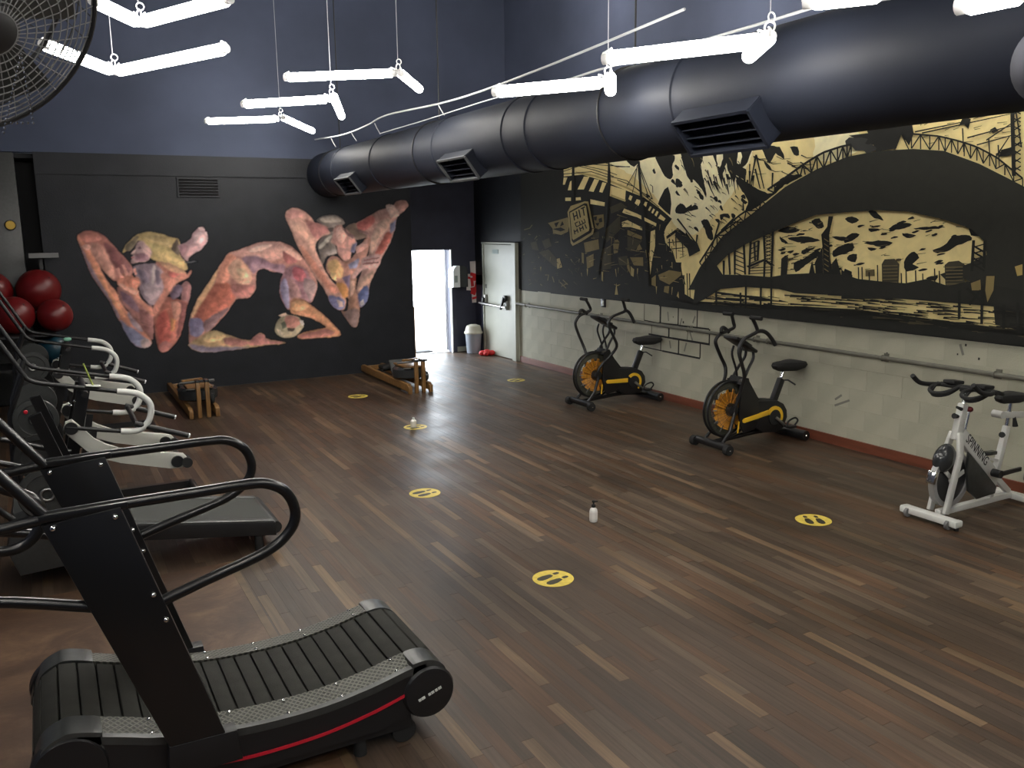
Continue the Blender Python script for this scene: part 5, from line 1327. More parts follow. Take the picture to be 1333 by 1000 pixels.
133n 4969,3033 4929,3045 4931,3048 4972,3039
133n 4563,2968 4509,2975 4509,2978 4565,2975
133n 5174,3118 5063,3132 5064,3135 5177,3125
133n 4447,3026 4415,3031 4416,3034 4449,3032
133n 4786,2916 4697,2915 4697,2918 4787,2923
133n 5176,2996 5112,3001 5113,3004 5178,3003
133n 4986,3129 4904,3133 4905,3136 4988,3136
133n 4687,2959 4655,2969 4656,2972 4690,2966
133n 4514,2926 4419,2929 4420,2932 4515,2932
133n 4703,3023 4633,3037 4634,3040 4706,3030
133n 4494,3043 4435,3046 4435,3049 4496,3049
133n 4490,2969 4444,2978 4445,2981 4493,2975
133n 4695,3010 4645,3016 4646,3019 4697,3017
133n 4995,3064 4915,3077 4916,3080 4997,3071
125n 6667,1881 6545,1877 6545,1880 6666,1891
133n 4713,1890 4634,1893 4634,1895 4714,1899
133n 5708,1803 5649,1816 5649,1819 5710,1810
133n 4882,1854 4846,1860 4846,1863 4883,1863
133n 5548,2147 5451,2160 5452,2163 5550,2158
125n 6436,2257 6296,2247 6296,2250 6435,2269
133n 4920,2234 4887,2250 4888,2252 4924,2243
133n 6758,2113 6705,2109 6705,2112 6757,2121
133n 6318,2240 6265,2264 6267,2267 6326,2252
125n 6801,2103 6662,2132 6663,2136 6804,2109
125n 6659,1768 6539,1782 6539,1785 6660,1780
133n 6745,1884 6617,1878 6617,1881 6743,1894
125n 6536,1876 6438,1874 6438,1877 6535,1887
133n 6697,1878 6558,1907 6559,1910 6701,1891
125n 6349,1933 6261,1941 6261,1944 6350,1939
133n 5580,2028 5474,2048 5475,2050 5582,2033
125n 6775,1816 6673,1829 6673,1832 6776,1821
125n 6418,1982 6336,1971 6336,1974 6416,1988
125n 6834,1777 6692,1795 6693,1798 6835,1785
133n 5692,2255 5588,2283 5589,2286 5696,2266
133n 5361,1900 5290,1920 5291,1923 5365,1909
125n 5174,1959 5068,1975 5068,1978 5176,1965
133n 4985,1992 4890,1995 4890,1998 4986,1999
125n 5543,2187 5468,2182 5468,2185 5543,2192
125n 6465,1991 6345,2021 6347,2024 6468,2001
133n 5079,2126 5036,2143 5037,2146 5082,2132
133n 6494,1896 6398,1925 6399,1928 6499,1908
125n 5844,1838 5782,1848 5783,1851 5846,1850
125n 5758,2073 5650,2071 5650,2074 5758,2079
125n 5150,1873 5052,1896 5053,1899 5152,1880
125n 5019,2254 4931,2258 4932,2260 5020,2260
125n 4794,2206 4742,2201 4741,2204 4793,2215
133n 5536,1941 5482,1960 5484,1963 5539,1947
125n 6873,2298 6811,2309 6812,2313 6876,2306
133n 6044,1826 5975,1823 5975,1826 6043,1834
133n 5252,2122 5206,2132 5207,2135 5253,2126
125n 4833,1858 4770,1866 4770,1869 4834,1867
133n 5506,1941 5440,1946 5441,1949 5507,1952
133n 5586,2174 5537,2198 5539,2201 5590,2180
125n 5213,2257 5146,2274 5147,2277 5215,2262
133n 5451,1894 5337,1906 5338,1908 5452,1903
125n 5041,2242 4990,2266 4991,2269 5045,2248
125n 6650,1829 6563,1854 6564,1857 6655,1840
125n 5018,2190 4930,2199 4930,2202 5019,2197
125n 4727,1832 4667,1860 4668,1863 4732,1842
125n 5686,2219 5593,2209 5593,2211 5684,2230
125n 6215,1726 6237,1978 6269,2139 6197,2219 6189,2322 6129,2321 6167,2139 6140,1900 6089,1732
125n 6796,1702 6795,1884 6759,1902 6700,1903 6705,1706
125n 6409,1718 6371,1878 6319,1722
125n 6112,1857 6061,1910 5990,1736 6104,1731
125n 6333,1855 6245,2019 6215,1726 6311,1722
125n 5970,1737 5951,1807 5864,1780 5861,1741
135n 5524,1864 5496,1910 5387,1917 5332,1870 5325,1650 5502,1640
135n 4873,1876 4835,1906 4741,1917 4676,1882 4666,1665 4845,1655
136n 5704,1801 5601,1812 5596,1749 5699,1740
125n 5796,1826 5776,1625 5762,1626 5782,1826
125n 5754,1829 5734,1627 5720,1628 5740,1830
125n 5668,1783 5651,1632 5637,1633 5654,1784
125n 5578,1854 5556,1637 5543,1638 5565,1854
125n 5312,1788 5296,1651 5283,1652 5299,1788
125n 5264,1825 5246,1654 5233,1655 5252,1825
125n 5164,1818 5147,1659 5134,1660 5152,1818
125n 5089,1793 5074,1663 5062,1664 5077,1794
125n 4974,1842 4955,1670 4943,1671 4962,1843
125n 4926,1823 4908,1672 4897,1673 4914,1824
130n 9305,2224 9103,2182 9101,2186 9299,2235
130n 9059,1931 8930,1846 8925,1848 9041,1940
130n 10187,2062 10041,2127 10045,2130 10206,2077
130n 9416,1851 9227,1896 9229,1900 9425,1868
133n 9780,1804 9569,1735 9565,1738 9761,1820
130n 9569,2083 9376,2159 9380,2163 9582,2094
125n 9379,1919 9208,1877 9205,1881 9365,1936
130n 9568,1731 9380,1784 9382,1788 9573,1740
125n 10012,2160 9796,2128 9794,2132 10007,2170
125n 9344,1698 9285,1604 9278,1605 9328,1702
125n 9813,2386 9689,2455 9694,2458 9828,2396
130n 9408,2473 9355,2538 9361,2540 9427,2480
130n 9856,2186 9666,2272 9671,2276 9872,2198
130n 9838,2283 9585,2285 9585,2289 9838,2301
130n 9691,1835 9534,1809 9531,1813 9685,1845
125n 9731,2128 9576,2198 9580,2202 9743,2138
125n 9149,2523 9067,2604 9073,2607 9173,2534
133n 9538,2170 9443,2077 9437,2079 9509,2179
130n 9740,1704 9577,1623 9572,1627 9726,1713
130n 9911,2531 9787,2436 9781,2439 9895,2537
133n 9634,2435 9517,2407 9514,2411 9628,2443
130n 10039,2201 9915,2210 9916,2215 10041,2215
130n 10176,2116 10055,2042 10049,2045 10154,2126
125n 9629,1984 9551,1963 9547,1967 9621,1992
125n 9858,1923 9696,1903 9694,1907 9852,1936
130n 9303,2033 9201,2131 9207,2133 9324,2042
133n 10066,1939 9877,2015 9881,2019 10079,1950
133n 9508,1926 9287,1906 9285,1911 9502,1944
130n 9630,1948 9478,1906 9474,1910 9616,1963
130n 9846,2541 9669,2478 9665,2481 9833,2552
133n 9832,2399 9589,2355 9587,2359 9824,2412
125n 9677,2075 9599,2171 9605,2173 9692,2080
133n 10122,1703 9868,1759 9870,1763 10131,1723
125n 9383,2489 9230,2418 9225,2421 9365,2501
125n 11480,2305 11339,2327 11424,2243
125n 11316,2255 11200,2283 11246,2338
125n 11529,2219 11293,2242 11154,2205 11293,2182
137n 11100,2467 11010,2555 10628,2611 10536,2604 10472,2431 10387,2203 10416,2141 10710,2036 10956,1967 11010,2009 11055,2253
125n 10397,2385 10316,2392 10327,2334 10385,2339
125n 10275,2356 10195,2370 10182,2314 10254,2304
125n 10355,2293 10254,2301 10294,2252
125n 9385,3087 9330,3083 9262,2595 9187,2198 9098,1464 9203,1459 9256,2199
125n 10048,3133 10017,3131 9982,2859 10037,2621 10090,2246 10167,2022 10283,1563 10369,1559 10142,2247 10083,2623
125n 10975,3118 10904,3114 10917,2639 10996,2642
125n 11240,3060 10715,3119 10146,3016 9838,2933 9832,2941 10141,3025 10716,3129 11247,3070
125n 10889,3131 10385,3030 9913,2915 9908,2924 10380,3040 10885,3140
125n 10674,3139 10145,3081 9544,3020 9543,3029 10144,3091 10672,3149
125n 10226,3141 9838,3039 9543,3024 9544,3034 9836,3049 10221,3150
125n 9408,2997 9618,2779 9603,2774 9394,2992
125n 9392,3036 9457,2770 9490,2688 9475,2685 9441,2768 9376,3034
125n 9339,3010 9055,2586 9041,2589 9324,3012
125n 9331,2968 9158,2651 9143,2654 9316,2970
125n 9989,2919 9616,2846 9294,2675 8916,2478 8907,2485 9284,2682 9608,2854 9985,2929
125n 9837,2868 9470,2766 9052,2584 9044,2591 9463,2774 9831,2877
125n 11243,3024 10465,3013 9989,2898 9984,2907 10463,3023 11245,3035
125n 9107,2769 9059,2749 9051,2669 9036,2669 9045,2751 9099,2777
133n 9763,2221 9644,2194 9641,2198 9758,2228
138n 9357,1690 9356,1587 9349,1587 9332,1690
133n 8749,2027 8744,1932 8738,1932 8740,2028
138n 10507,1741 10354,1784 10357,1788 10517,1755
138n 9828,1424 9736,1453 9738,1457 9837,1438
138n 10622,1857 10562,1865 10563,1869 10624,1866
133n 9087,1790 9041,1786 9039,1790 9083,1799
129n 8892,2265 8898,2193 8892,2193 8872,2263
138n 8659,1730 8620,1741 8622,1745 8663,1737
130n 9899,1920 9770,1937 9771,1941 9903,1934
129n 8741,1804 8703,1816 8705,1820 8745,1811
129n 9181,1938 9154,1836 9147,1836 9165,1940
129n 10404,1497 10313,1518 10315,1522 10409,1509
129n 8635,2036 8546,2041 8546,2045 8635,2049
138n 9294,1910 9168,1908 9167,1912 9293,1917
129n 10503,2009 10456,2004 10454,2009 10499,2018
129n 9570,1656 9569,1631 9561,1631 9558,1657
138n 10460,1725 10437,1678 10429,1679 10443,1727
138n 9026,1847 8859,1844 8859,1848 9024,1858
129n 8724,2148 8637,2126 8635,2130 8720,2154
138n 8653,1992 8638,1909 8631,1909 8631,1992
130n 10323,1612 10175,1649 10178,1653 10328,1620
130n 9641,1470 9546,1466 9544,1470 9638,1480
130n 9208,1912 9194,1867 9187,1868 9189,1913
129n 10043,1849 9917,1867 9918,1871 10047,1862
129n 9902,2005 9903,1928 9895,1928 9890,2005
133n 9463,2068 9468,2001 9461,2001 9441,2066
129n 10115,1895 10108,1869 10100,1869 10088,1894
133n 9896,2088 9892,2060 9884,2059 9873,2087
130n 10033,2158 10022,2112 10015,2112 10010,2159
130n 9484,2297 9481,2250 9474,2249 9468,2296
130n 9291,2056 9250,2055 9249,2059 9289,2064
129n 10457,2079 10355,2083 10355,2088 10457,2091
133n 9867,1956 9864,1906 9856,1906 9849,1956
129n 9049,1798 9046,1760 9039,1760 9036,1798
130n 10141,1696 10017,1673 10014,1677 10135,1704
138n 8578,2193 8474,2196 8474,2200 8579,2204
129n 9041,2228 8986,2239 8987,2243 9046,2240
130n 9149,1815 9131,1716 9124,1716 9131,1817
133n 9111,2032 9042,2043 9043,2047 9114,2039
129n 9579,1811 9572,1773 9565,1773 9555,1812
133n 10207,1808 10194,1768 10186,1769 10194,1809
133n 9795,1684 9790,1606 9782,1606 9772,1684
130n 9716,1579 9672,1592 9674,1596 9721,1588
138n 8621,1481 8624,1383 8618,1383 8604,1481
130n 10552,1834 10405,1815 10402,1820 10547,1844
130n 9187,1769 9066,1794 9067,1798 9191,1780
138n 8842,1745 8829,1702 8823,1703 8826,1747
130n 8958,1645 8870,1672 8872,1676 8965,1659
138n 9860,1663 9830,1558 9823,1559 9839,1665
130n 9364,1613 9320,1523 9313,1524 9341,1617
130n 8790,1599 8754,1613 8756,1617 8798,1612
133n 8903,2014 8770,2007 8769,2011 8901,2026
133n 8472,1891 8381,1897 8382,1901 8473,1897
133n 8447,2126 8351,2114 8350,2117 8444,2134
138n 9079,1920 9037,1927 9038,1932 9081,1928
130n 9647,2112 9547,2104 9546,2108 9644,2121
129n 9955,2099 9961,1996 9953,1995 9934,2098
129n 9503,2200 9392,2190 9391,2194 9501,2207
130n 9919,2179 9892,2076 9885,2077 9907,2180
138n 8624,1942 8592,1939 8590,1942 8617,1953
130n 8796,2288 8732,2308 8735,2312 8802,2297
129n 8473,1583 8413,1602 8415,1606 8478,1592
129n 9880,1444 9772,1432 9770,1437 9875,1453
130n 9629,2210 9557,2212 9557,2216 9628,2222
129n 9078,1857 9074,1806 9067,1806 9066,1858
133n 9674,2292 9542,2271 9540,2275 9666,2306
129n 10014,2100 9900,2093 9899,2097 10010,2112
138n 8474,1843 8341,1892 8344,1895 8483,1855
133n 9099,2255 9009,2262 9009,2266 9100,2263
138n 10497,1819 10427,1831 10428,1835 10501,1831
138n 8684,1926 8632,1919 8631,1923 8680,1934
130n 8459,2030 8317,2020 8316,2024 8458,2036
133n 9955,1709 9779,1732 9780,1736 9957,1719
133n 8826,1581 8750,1604 8753,1608 8831,1590
129n 8749,2115 8743,2081 8736,2081 8738,2116
129n 10160,1624 10001,1623 10001,1627 10158,1635
133n 10183,2112 10171,2079 10163,2080 10156,2112
130n 9797,1935 9720,1925 9718,1929 9793,1944
138n 8611,1554 8485,1545 8484,1549 8608,1563
130n 9918,2032 9786,2032 9786,2036 9917,2043
129n 8521,1932 8392,1928 8391,1932 8519,1944
133n 9007,2137 8993,2082 8986,2083 8987,2138
138n 8860,1580 8715,1594 8715,1598 8861,1592
133n 8646,2203 8639,2141 8633,2141 8633,2203
138n 8634,1794 8624,1716 8617,1717 8621,1794
129n 9185,1661 9106,1657 9105,1661 9180,1675
129n 9115,1899 9090,1832 9083,1833 9094,1901
133n 10449,2212 10343,2224 10344,2228 10452,2228
133n 9458,1933 9357,1921 9355,1925 9455,1940
139n 8303,1464 8099,1747 7710,2128 7224,2384 6783,2637 6375,2792 5996,2889 5642,2916 5270,2903 4960,2861 4628,2730 4383,2605 4239,2530 3897,2343 3835,1716 4174,1855 4318,1913 4463,2032 4650,2193 4948,2282 5265,2346 5600,2368 5959,2357 6345,2338 6652,2251 6978,2150 7326,2034 7634,1897 7890,1708 8053,1478
139n 4519,2086 4339,2135 3885,2225 3795,1323 4363,1393 4411,1651 4683,1769 4826,1729 4907,1793 4624,1904 4491,1973
129n 6228,2096 6170,2066 6164,2073 6222,2102
129n 6224,2046 6166,2016 6161,2023 6219,2052
129n 6221,1995 6163,1966 6158,1973 6216,2002
129n 6217,1945 6160,1916 6154,1923 6212,1952
129n 6214,1895 6156,1866 6151,1873 6209,1902
129n 6211,1845 6153,1816 6147,1823 6205,1851
129n 6207,1794 6149,1766 6144,1773 6202,1801
133n 5507,1843 5346,1853 5347,1860 5508,1851
133n 5504,1812 5344,1822 5345,1830 5505,1819
133n 5502,1780 5341,1791 5342,1799 5503,1788
133n 5499,1749 5339,1760 5340,1768 5500,1757
133n 5497,1717 5336,1729 5337,1737 5498,1725
133n 5495,1686 5334,1698 5335,1706 5495,1694
133n 4857,1852 4696,1861 4697,1869 4858,1859
133n 4855,1823 4694,1833 4695,1840 4856,1830
133n 4852,1793 4691,1804 4692,1811 4853,1801
133n 4850,1764 4689,1776 4690,1783 4851,1772
133n 4847,1735 4686,1747 4687,1754 4848,1742
133n 4845,1706 4684,1718 4685,1725 4846,1713
125n 7085,2181 7040,1833 7013,1835 7049,2182
125n 6947,2203 6938,1816 6911,1816 6912,2202
125n 7277,2072 7278,1693 7250,1693 7240,2071
125n 7386,2048 7341,1690 7313,1692 7348,2049
125n 7529,2002 7508,1683 7479,1684 7490,2002
125n 7704,1838 7691,1676 7661,1677 7663,1839
125n 7624,1931 7587,1679 7558,1682 7585,1933
125n 7154,2073 7156,1853 7129,1853 7118,2072
125n 7220,2049 7193,1851 7165,1853 7184,2051
125n 7064,2155 6932,2134 6930,2142 7061,2164
125n 6936,2174 7063,2129 7058,2121 6930,2166
125n 7061,2117 6930,2096 6928,2104 7059,2125
125n 6934,2136 7061,2090 7056,2082 6928,2128
125n 7059,2078 6928,2057 6926,2065 7057,2086
125n 6932,2097 7059,2051 7054,2043 6926,2089
125n 7057,2038 6926,2018 6924,2027 7055,2047
125n 6929,2059 7057,2012 7051,2004 6924,2051
125n 7055,1999 6924,1980 6921,1988 7053,2008
125n 6927,2020 7055,1973 7049,1965 6922,2012
125n 7053,1960 6921,1941 6919,1949 7051,1969
125n 6925,1981 7053,1934 7047,1926 6919,1974
125n 7051,1921 6919,1902 6917,1911 7048,1930
125n 6923,1943 7050,1894 7045,1887 6917,1935
125n 7048,1882 6917,1864 6915,1872 7046,1890
125n 6920,1904 7048,1855 7043,1847 6915,1896
125n 7046,1843 6915,1825 6913,1833 7044,1851
125n 6918,1865 7046,1816 7040,1808 6913,1857
125n 7272,2022 7133,2068 7139,2078 7279,2032
125n 7510,1951 7347,1909 7342,1920 7504,1962
125n 7269,1969 7130,2015 7137,2025 7276,1979
125n 7507,1901 7345,1860 7339,1871 7502,1912
125n 7266,1916 7127,1963 7134,1973 7273,1926
125n 7505,1852 7342,1811 7337,1821 7499,1862
125n 7263,1862 7124,1910 7131,1920 7270,1872
125n 7503,1801 7340,1762 7334,1772 7497,1812
125n 7261,1809 7121,1857 7128,1867 7267,1819
125n 7500,1751 7337,1712 7332,1723 7495,1762
125n 7258,1755 7118,1805 7125,1814 7265,1765
125n 7498,1701 7335,1663 7329,1673 7492,1712
125n 7313,1786 7035,1878 6877,1808 6942,1802 7033,1852 7274,1769
125n 7049,1856 7016,1856 7017,1670 7047,1669
125n 6942,1802 6906,1803 6910,1669 6940,1667
125n 7273,1760 6940,1785 6941,1793 7274,1769
125n 7272,1729 6939,1754 6940,1763 7273,1738
125n 7270,1697 6937,1724 6938,1733 7271,1706
140n 8208,1287 8149,1657 8012,1829 7835,1811 7693,1676 7333,1686 6935,1681 6706,1720 6326,1748 6095,1745 5850,1748 5835,1544 6312,1531 6582,1527 6811,1557 7326,1551 7719,1506 7992,1370
140n 5987,1798 5867,1732 5781,1713 5533,1702 5324,1698 5248,1698 5031,1747 4817,1694 4642,1744 4364,1718 4142,1691 4128,1541 4669,1549 5261,1551 5967,1505
125n 4630,2094 4604,2094 4596,1832 4624,1831
125n 4528,2094 4502,2094 4493,1856 4520,1875
125n 4630,2046 4514,1988 4507,2002 4623,2060
125n 4522,2067 4622,2038 4618,2029 4519,2058
125n 4625,1994 4509,1936 4502,1950 4618,2008
125n 4518,2016 4617,1986 4613,1976 4514,2006
125n 4621,1942 4504,1885 4497,1899 4613,1956
125n 4513,1964 4613,1933 4609,1924 4509,1954
125n 4616,1889 4500,1833 4493,1847 4608,1903
125n 4508,1912 4608,1881 4604,1871 4505,1903
125n 11045,2471 10628,2584 10560,2575 10429,2203 10457,2164 10711,2078 10920,2010 10974,2043
125n 5294,3029 5207,3015 5120,3000 5036,2986 4973,2969 4916,2952 4859,2935 4803,2916 4747,2895 4692,2874 4637,2850 4583,2821 4529,2791 4471,2757 4396,2698 4321,2640 4247,2583 4239,2594 4313,2651 4387,2709 4463,2768 4522,2803 4577,2833 4632,2863 4687,2888 4743,2909 4799,2930 4856,2949 4913,2966 4971,2984 5035,3001 5120,3015 5206,3030 5294,3045
125n 5300,3038 5290,2908 5278,2907 5288,3037
125n 5206,3025 5289,2911 5278,2904 5195,3018
125n 5207,3022 5196,2895 5184,2894 5195,3021
125n 5206,3019 5103,2880 5094,2885 5196,3023
125n 5115,3006 5104,2883 5093,2882 5103,3005
125n 5024,2994 5104,2886 5093,2879 5014,2987
125n 5025,2991 5015,2871 5003,2870 5013,2990
125n 5024,2989 4952,2853 4942,2856 5014,2992
125n 4962,2972 4952,2855 4941,2854 4951,2971
125n 4901,2956 4952,2857 4941,2852 4890,2951
125n 4901,2954 4891,2839 4880,2839 4890,2953
125n 4900,2952 4830,2822 4820,2825 4890,2955
125n 4840,2936 4831,2824 4820,2823 4829,2935
125n 4780,2916 4830,2826 4820,2821 4770,2910
125n 4780,2913 4770,2801 4759,2800 4769,2912
125n 4780,2911 4710,2776 4700,2779 4770,2914
125n 4721,2891 4711,2778 4700,2777 4710,2890
125n 4662,2872 4710,2780 4700,2775 4652,2866
125n 4662,2869 4652,2756 4641,2755 4651,2868
125n 4661,2867 4593,2728 4583,2731 4652,2870
125n 4603,2837 4593,2729 4583,2729 4593,2836
125n 4544,2808 4593,2732 4583,2726 4535,2802
125n 4545,2806 4536,2704 4525,2703 4535,2805
125n 4544,2804 4478,2676 4469,2679 4535,2807
125n 4488,2774 4479,2678 4468,2678 4477,2774
125n 4404,2716 4476,2682 4471,2673 4399,2707
125n 4406,2712 4398,2622 4388,2622 4396,2711
125n 4406,2709 4318,2565 4310,2569 4397,2713
125n 4327,2650 4319,2568 4309,2567 4317,2649
125n 4245,2593 4316,2572 4312,2563 4241,2584
125n 4248,2589 4241,2514 4231,2513 4239,2588
125n 7023,2610 6938,2649 6856,2687 6774,2725 6698,2763 6623,2799 6550,2835 6478,2867 6407,2896 6337,2924 6268,2946 6200,2958 6132,2971 6070,2981 6030,2985 5989,2989 5949,2992 5955,3012 5996,3008 6036,3005 6078,3001 6141,2991 6210,2978 6280,2966 6351,2943 6422,2915 6494,2886 6567,2854 6641,2818 6716,2781 6792,2744 6874,2706 6957,2668 7041,2629
125n 7036,2613 6932,2577 6924,2590 7028,2626
125n 6938,2668 6938,2584 6918,2583 6918,2666
125n 6933,2661 6836,2621 6827,2634 6924,2674
125n 6927,2660 6736,2664 6738,2678 6930,2675
125n 6832,2708 6742,2665 6732,2677 6822,2720
125n 6739,2762 6747,2672 6727,2670 6720,2759
125n 6736,2755 6659,2700 6646,2710 6723,2765
125n 6732,2753 6583,2719 6579,2733 6728,2767
125n 6646,2803 6589,2723 6573,2729 6629,2808
125n 6557,2852 6590,2728 6571,2724 6538,2848
125n 6556,2849 6519,2746 6501,2748 6538,2851
125n 6554,2846 6438,2758 6426,2768 6541,2855
125n 6468,2888 6441,2763 6423,2763 6449,2888
125n 6380,2926 6441,2766 6423,2760 6362,2920
125n 6380,2923 6363,2778 6345,2778 6362,2923
125n 6379,2920 6282,2792 6267,2798 6363,2926
125n 6294,2955 6283,2796 6265,2795 6276,2953
125n 6208,2972 6283,2798 6266,2792 6191,2966
125n 6208,2970 6198,2822 6181,2820 6191,2969
125n 6207,2967 6113,2844 6099,2849 6192,2972
125n 6124,2985 6114,2847 6097,2846 6107,2984
125n 6060,2996 6114,2849 6098,2844 6044,2990
125n 6060,2994 6051,2864 6034,2863 6043,2993
125n 6060,2992 6001,2872 5985,2876 6044,2995
125n 6010,2998 6001,2875 5984,2873 5993,2997
125n 5960,3005 6001,2877 5985,2872 5944,2999
125n 5960,3003 5952,2886 5935,2884 5944,3001
125n 8088,1798 8032,1860 7976,1922 7921,1983 7867,2043 7814,2102 7753,2149 7688,2190 7624,2231 7560,2272 7497,2312 7434,2348 7367,2379 7300,2409 7235,2440 7170,2469 7106,2499 7121,2515 7185,2486 7250,2456 7316,2426 7383,2395 7451,2364 7517,2327 7580,2287 7644,2246 7709,2205 7775,2163 7838,2114 7893,2054 7947,1994 8002,1932 8058,1871 8115,1808
125n 8109,1799 8001,1709 7985,1718 8093,1807
125n 8012,1913 8003,1713 7983,1714 7991,1914
125n 8009,1909 7903,1827 7888,1836 7994,1918
125n 7999,1907 7798,1941 7803,1954 8004,1920
125n 7911,2017 7807,1943 7793,1952 7897,2026
125n 7818,2128 7810,1947 7790,1948 7798,2128
125n 7815,2123 7713,2056 7700,2066 7801,2133
125n 7807,2121 7591,2129 7592,2142 7809,2135
125n 7698,2197 7598,2131 7585,2140 7685,2207
125n 7587,2275 7601,2136 7582,2135 7568,2274
125n 7584,2270 7486,2204 7473,2213 7571,2279
125n 7576,2268 7369,2273 7370,2286 7578,2281
125n 7472,2341 7376,2275 7363,2284 7459,2350
125n 7354,2402 7379,2281 7360,2278 7336,2399
125n 7351,2396 7264,2338 7252,2347 7339,2405
125n 7344,2394 7148,2397 7149,2410 7346,2407
125n 7234,2450 7154,2399 7143,2408 7222,2459
125n 7122,2509 7157,2405 7140,2401 7105,2505
125n 7119,2502 7047,2458 7036,2468 7108,2511
125n 4806,3035 4776,2835 4767,2835 4793,3034
125n 4565,2933 4538,2778 4530,2778 4552,2933
125n 4477,2869 4449,2695 4441,2695 4465,2868
125n 5409,3057 5463,2913 5453,2909 5394,3051
125n 5408,3052 5312,2897 5303,2900 5395,3056
125n 4477,2771 4374,2933 4381,2938 4488,2778
125n 5184,3027 4392,3101 4395,3108 5188,3039
125n 5257,3044 4760,3085 4763,3093 5261,3057
125n 4747,2945 4373,3006 4376,3013 4751,2957
125n 4656,2879 4366,2930 4369,2938 4660,2890
125n 4481,2788 4268,2866 4272,2873 4487,2799
125n 4573,2911 4346,3040 4351,3047 4581,2921
125n 4405,3216 4332,2612 4299,2611 4371,3213
125n 4361,3155 4280,2832 4269,2833 4350,3155
125n 4383,3136 4307,3090 4303,3098 4379,3144
125n 4312,3135 4380,3095 4373,3087 4305,3127
125n 4377,3072 4301,3027 4297,3035 4373,3080
125n 4306,3072 4374,3032 4367,3023 4299,3064
125n 4371,3009 4295,2964 4291,2972 4367,3016
125n 4300,3009 4368,2968 4361,2960 4293,3001
125n 4365,2945 4289,2900 4285,2908 4361,2953
125n 4294,2946 4362,2904 4355,2896 4287,2938
125n 4359,2881 4283,2837 4279,2845 4355,2889
125n 4288,2882 4356,2840 4349,2832 4281,2874
125n 4353,2817 4277,2773 4273,2781 4349,2824
125n 4282,2819 4350,2776 4343,2767 4275,2811
125n 4347,2752 4271,2709 4267,2717 4343,2760
125n 4276,2755 4344,2711 4337,2703 4269,2747
125n 4341,2688 4265,2646 4261,2654 4337,2696
125n 4269,2691 4337,2647 4331,2639 4263,2683
129n 4608,1730 4525,1764 4511,1674 4592,1669
129n 4475,1796 4403,1800 4402,1680 4445,1577 4473,1676
141n 4239,1884 4178,1905 4170,1819 4212,1808
125n 5891,1325 5830,1329 5769,1322 5768,1326 5830,1334 5891,1332
125n 4162,1329 4050,1334 3942,1341 3942,1344 4050,1339 4162,1337
125n 5418,1505 5267,1507 5122,1513 5122,1517 5267,1512 5418,1512
125n 5410,1315 5365,1311 5320,1311 5320,1315 5364,1317 5409,1324
130n 7285,1367 7194,1367 7105,1365 7105,1369 7194,1373 7284,1376
125n 4237,1407 4167,1408 4099,1413 4099,1416 4167,1417 4236,1422
130n 4592,1312 4468,1323 4346,1325 4346,1329 4468,1328 4592,1319
130n 6298,1373 6121,1381 5951,1388 5951,1392 6121,1390 6298,1386
125n 5008,1451 4930,1453 4853,1456 4853,1459 4930,1463 5008,1467
125n 7546,1445 7471,1444 7396,1439 7395,1443 7469,1451 7545,1454
125n 4458,1395 4407,1398 4356,1393 4355,1396 4407,1403 4459,1401
130n 4972,1379 4895,1380 4820,1382 4820,1385 4895,1386 4972,1389
125n 5134,1319 4989,1330 4848,1334 4848,1337 4989,1335 5134,1327
125n 5121,1397 5057,1403 4993,1400 4992,1404 5057,1413 5122,1414
125n 7371,1434 7156,1446 6948,1453 6948,1458 7155,1459 7371,1457
125n 4939,1366 4897,1367 4855,1364 4855,1368 4896,1374 4938,1378
130n 5519,1416 5384,1417 5253,1425 5253,1428 5384,1423 5519,1424
125n 4280,1386 4180,1388 4082,1393 4082,1397 4180,1393 4280,1392
130n 5473,1429 5428,1424 5384,1425 5384,1429 5427,1431 5470,1440
125n 4649,1468 4569,1475 4489,1473 4489,1477 4569,1484 4650,1483
130n 5884,1423 5790,1429 5697,1428 5697,1431 5790,1439 5884,1439
125n 6089,1445 5982,1448 5876,1447 5876,1451 5981,1455 6089,1454
125n 6017,1318 5891,1320 5770,1329 5770,1333 5891,1330 6016,1333
125n 4756,1513 4665,1513 4576,1519 4577,1522 4665,1523 4755,1529
130n 6109,1355 6017,1353 5926,1356 5926,1360 6016,1359 6108,1363
125n 4338,1346 4231,1356 4126,1359 4126,1362 4231,1364 4339,1359
125n 7225,1445 7131,1445 7039,1445 7038,1449 7130,1455 7223,1460
125n 5623,1393 5571,1397 5519,1394 5518,1398 5570,1408 5622,1412
125n 4722,1521 4667,1517 4614,1519 4614,1523 4667,1524 4721,1532
125n 4212,1349 4095,1359 3980,1361 3980,1365 4095,1364 4212,1356
125n 6872,1356 6760,1358 6651,1361 6650,1365 6760,1368 6871,1371
125n 5386,1372 5248,1380 5113,1386 5113,1389 5248,1389 5386,1386
125n 4200,1363 4107,1367 4017,1372 4017,1375 4107,1374 4200,1374
125n 5861,1335 5774,1340 5687,1338 5686,1341 5773,1347 5861,1345
125n 5295,1400 5168,1406 5045,1411 5045,1414 5169,1414 5295,1413
125n 5182,1409 5083,1414 4985,1417 4985,1420 5083,1423 5182,1423
125n 4381,1414 4346,1408 4312,1409 4311,1412 4345,1413 4379,1421
125n 5577,1356 5480,1359 5385,1359 5385,1363 5480,1364 5577,1363
125n 5659,1484 5599,1482 5539,1481 5538,1484 5598,1489 5658,1494
125n 4898,1431 4781,1442 4666,1444 4666,1447 4781,1452 4899,1449
125n 5704,1497 5583,1502 5465,1505 5465,1509 5583,1512 5704,1513
125n 6087,1487 6023,1487 5960,1485 5960,1488 6022,1496 6086,1500
125n 4194,1395 4106,1401 4020,1403 4020,1406 4107,1407 4195,1405
125n 5611,1302 5522,1311 5433,1310 5432,1314 5521,1322 5612,1320
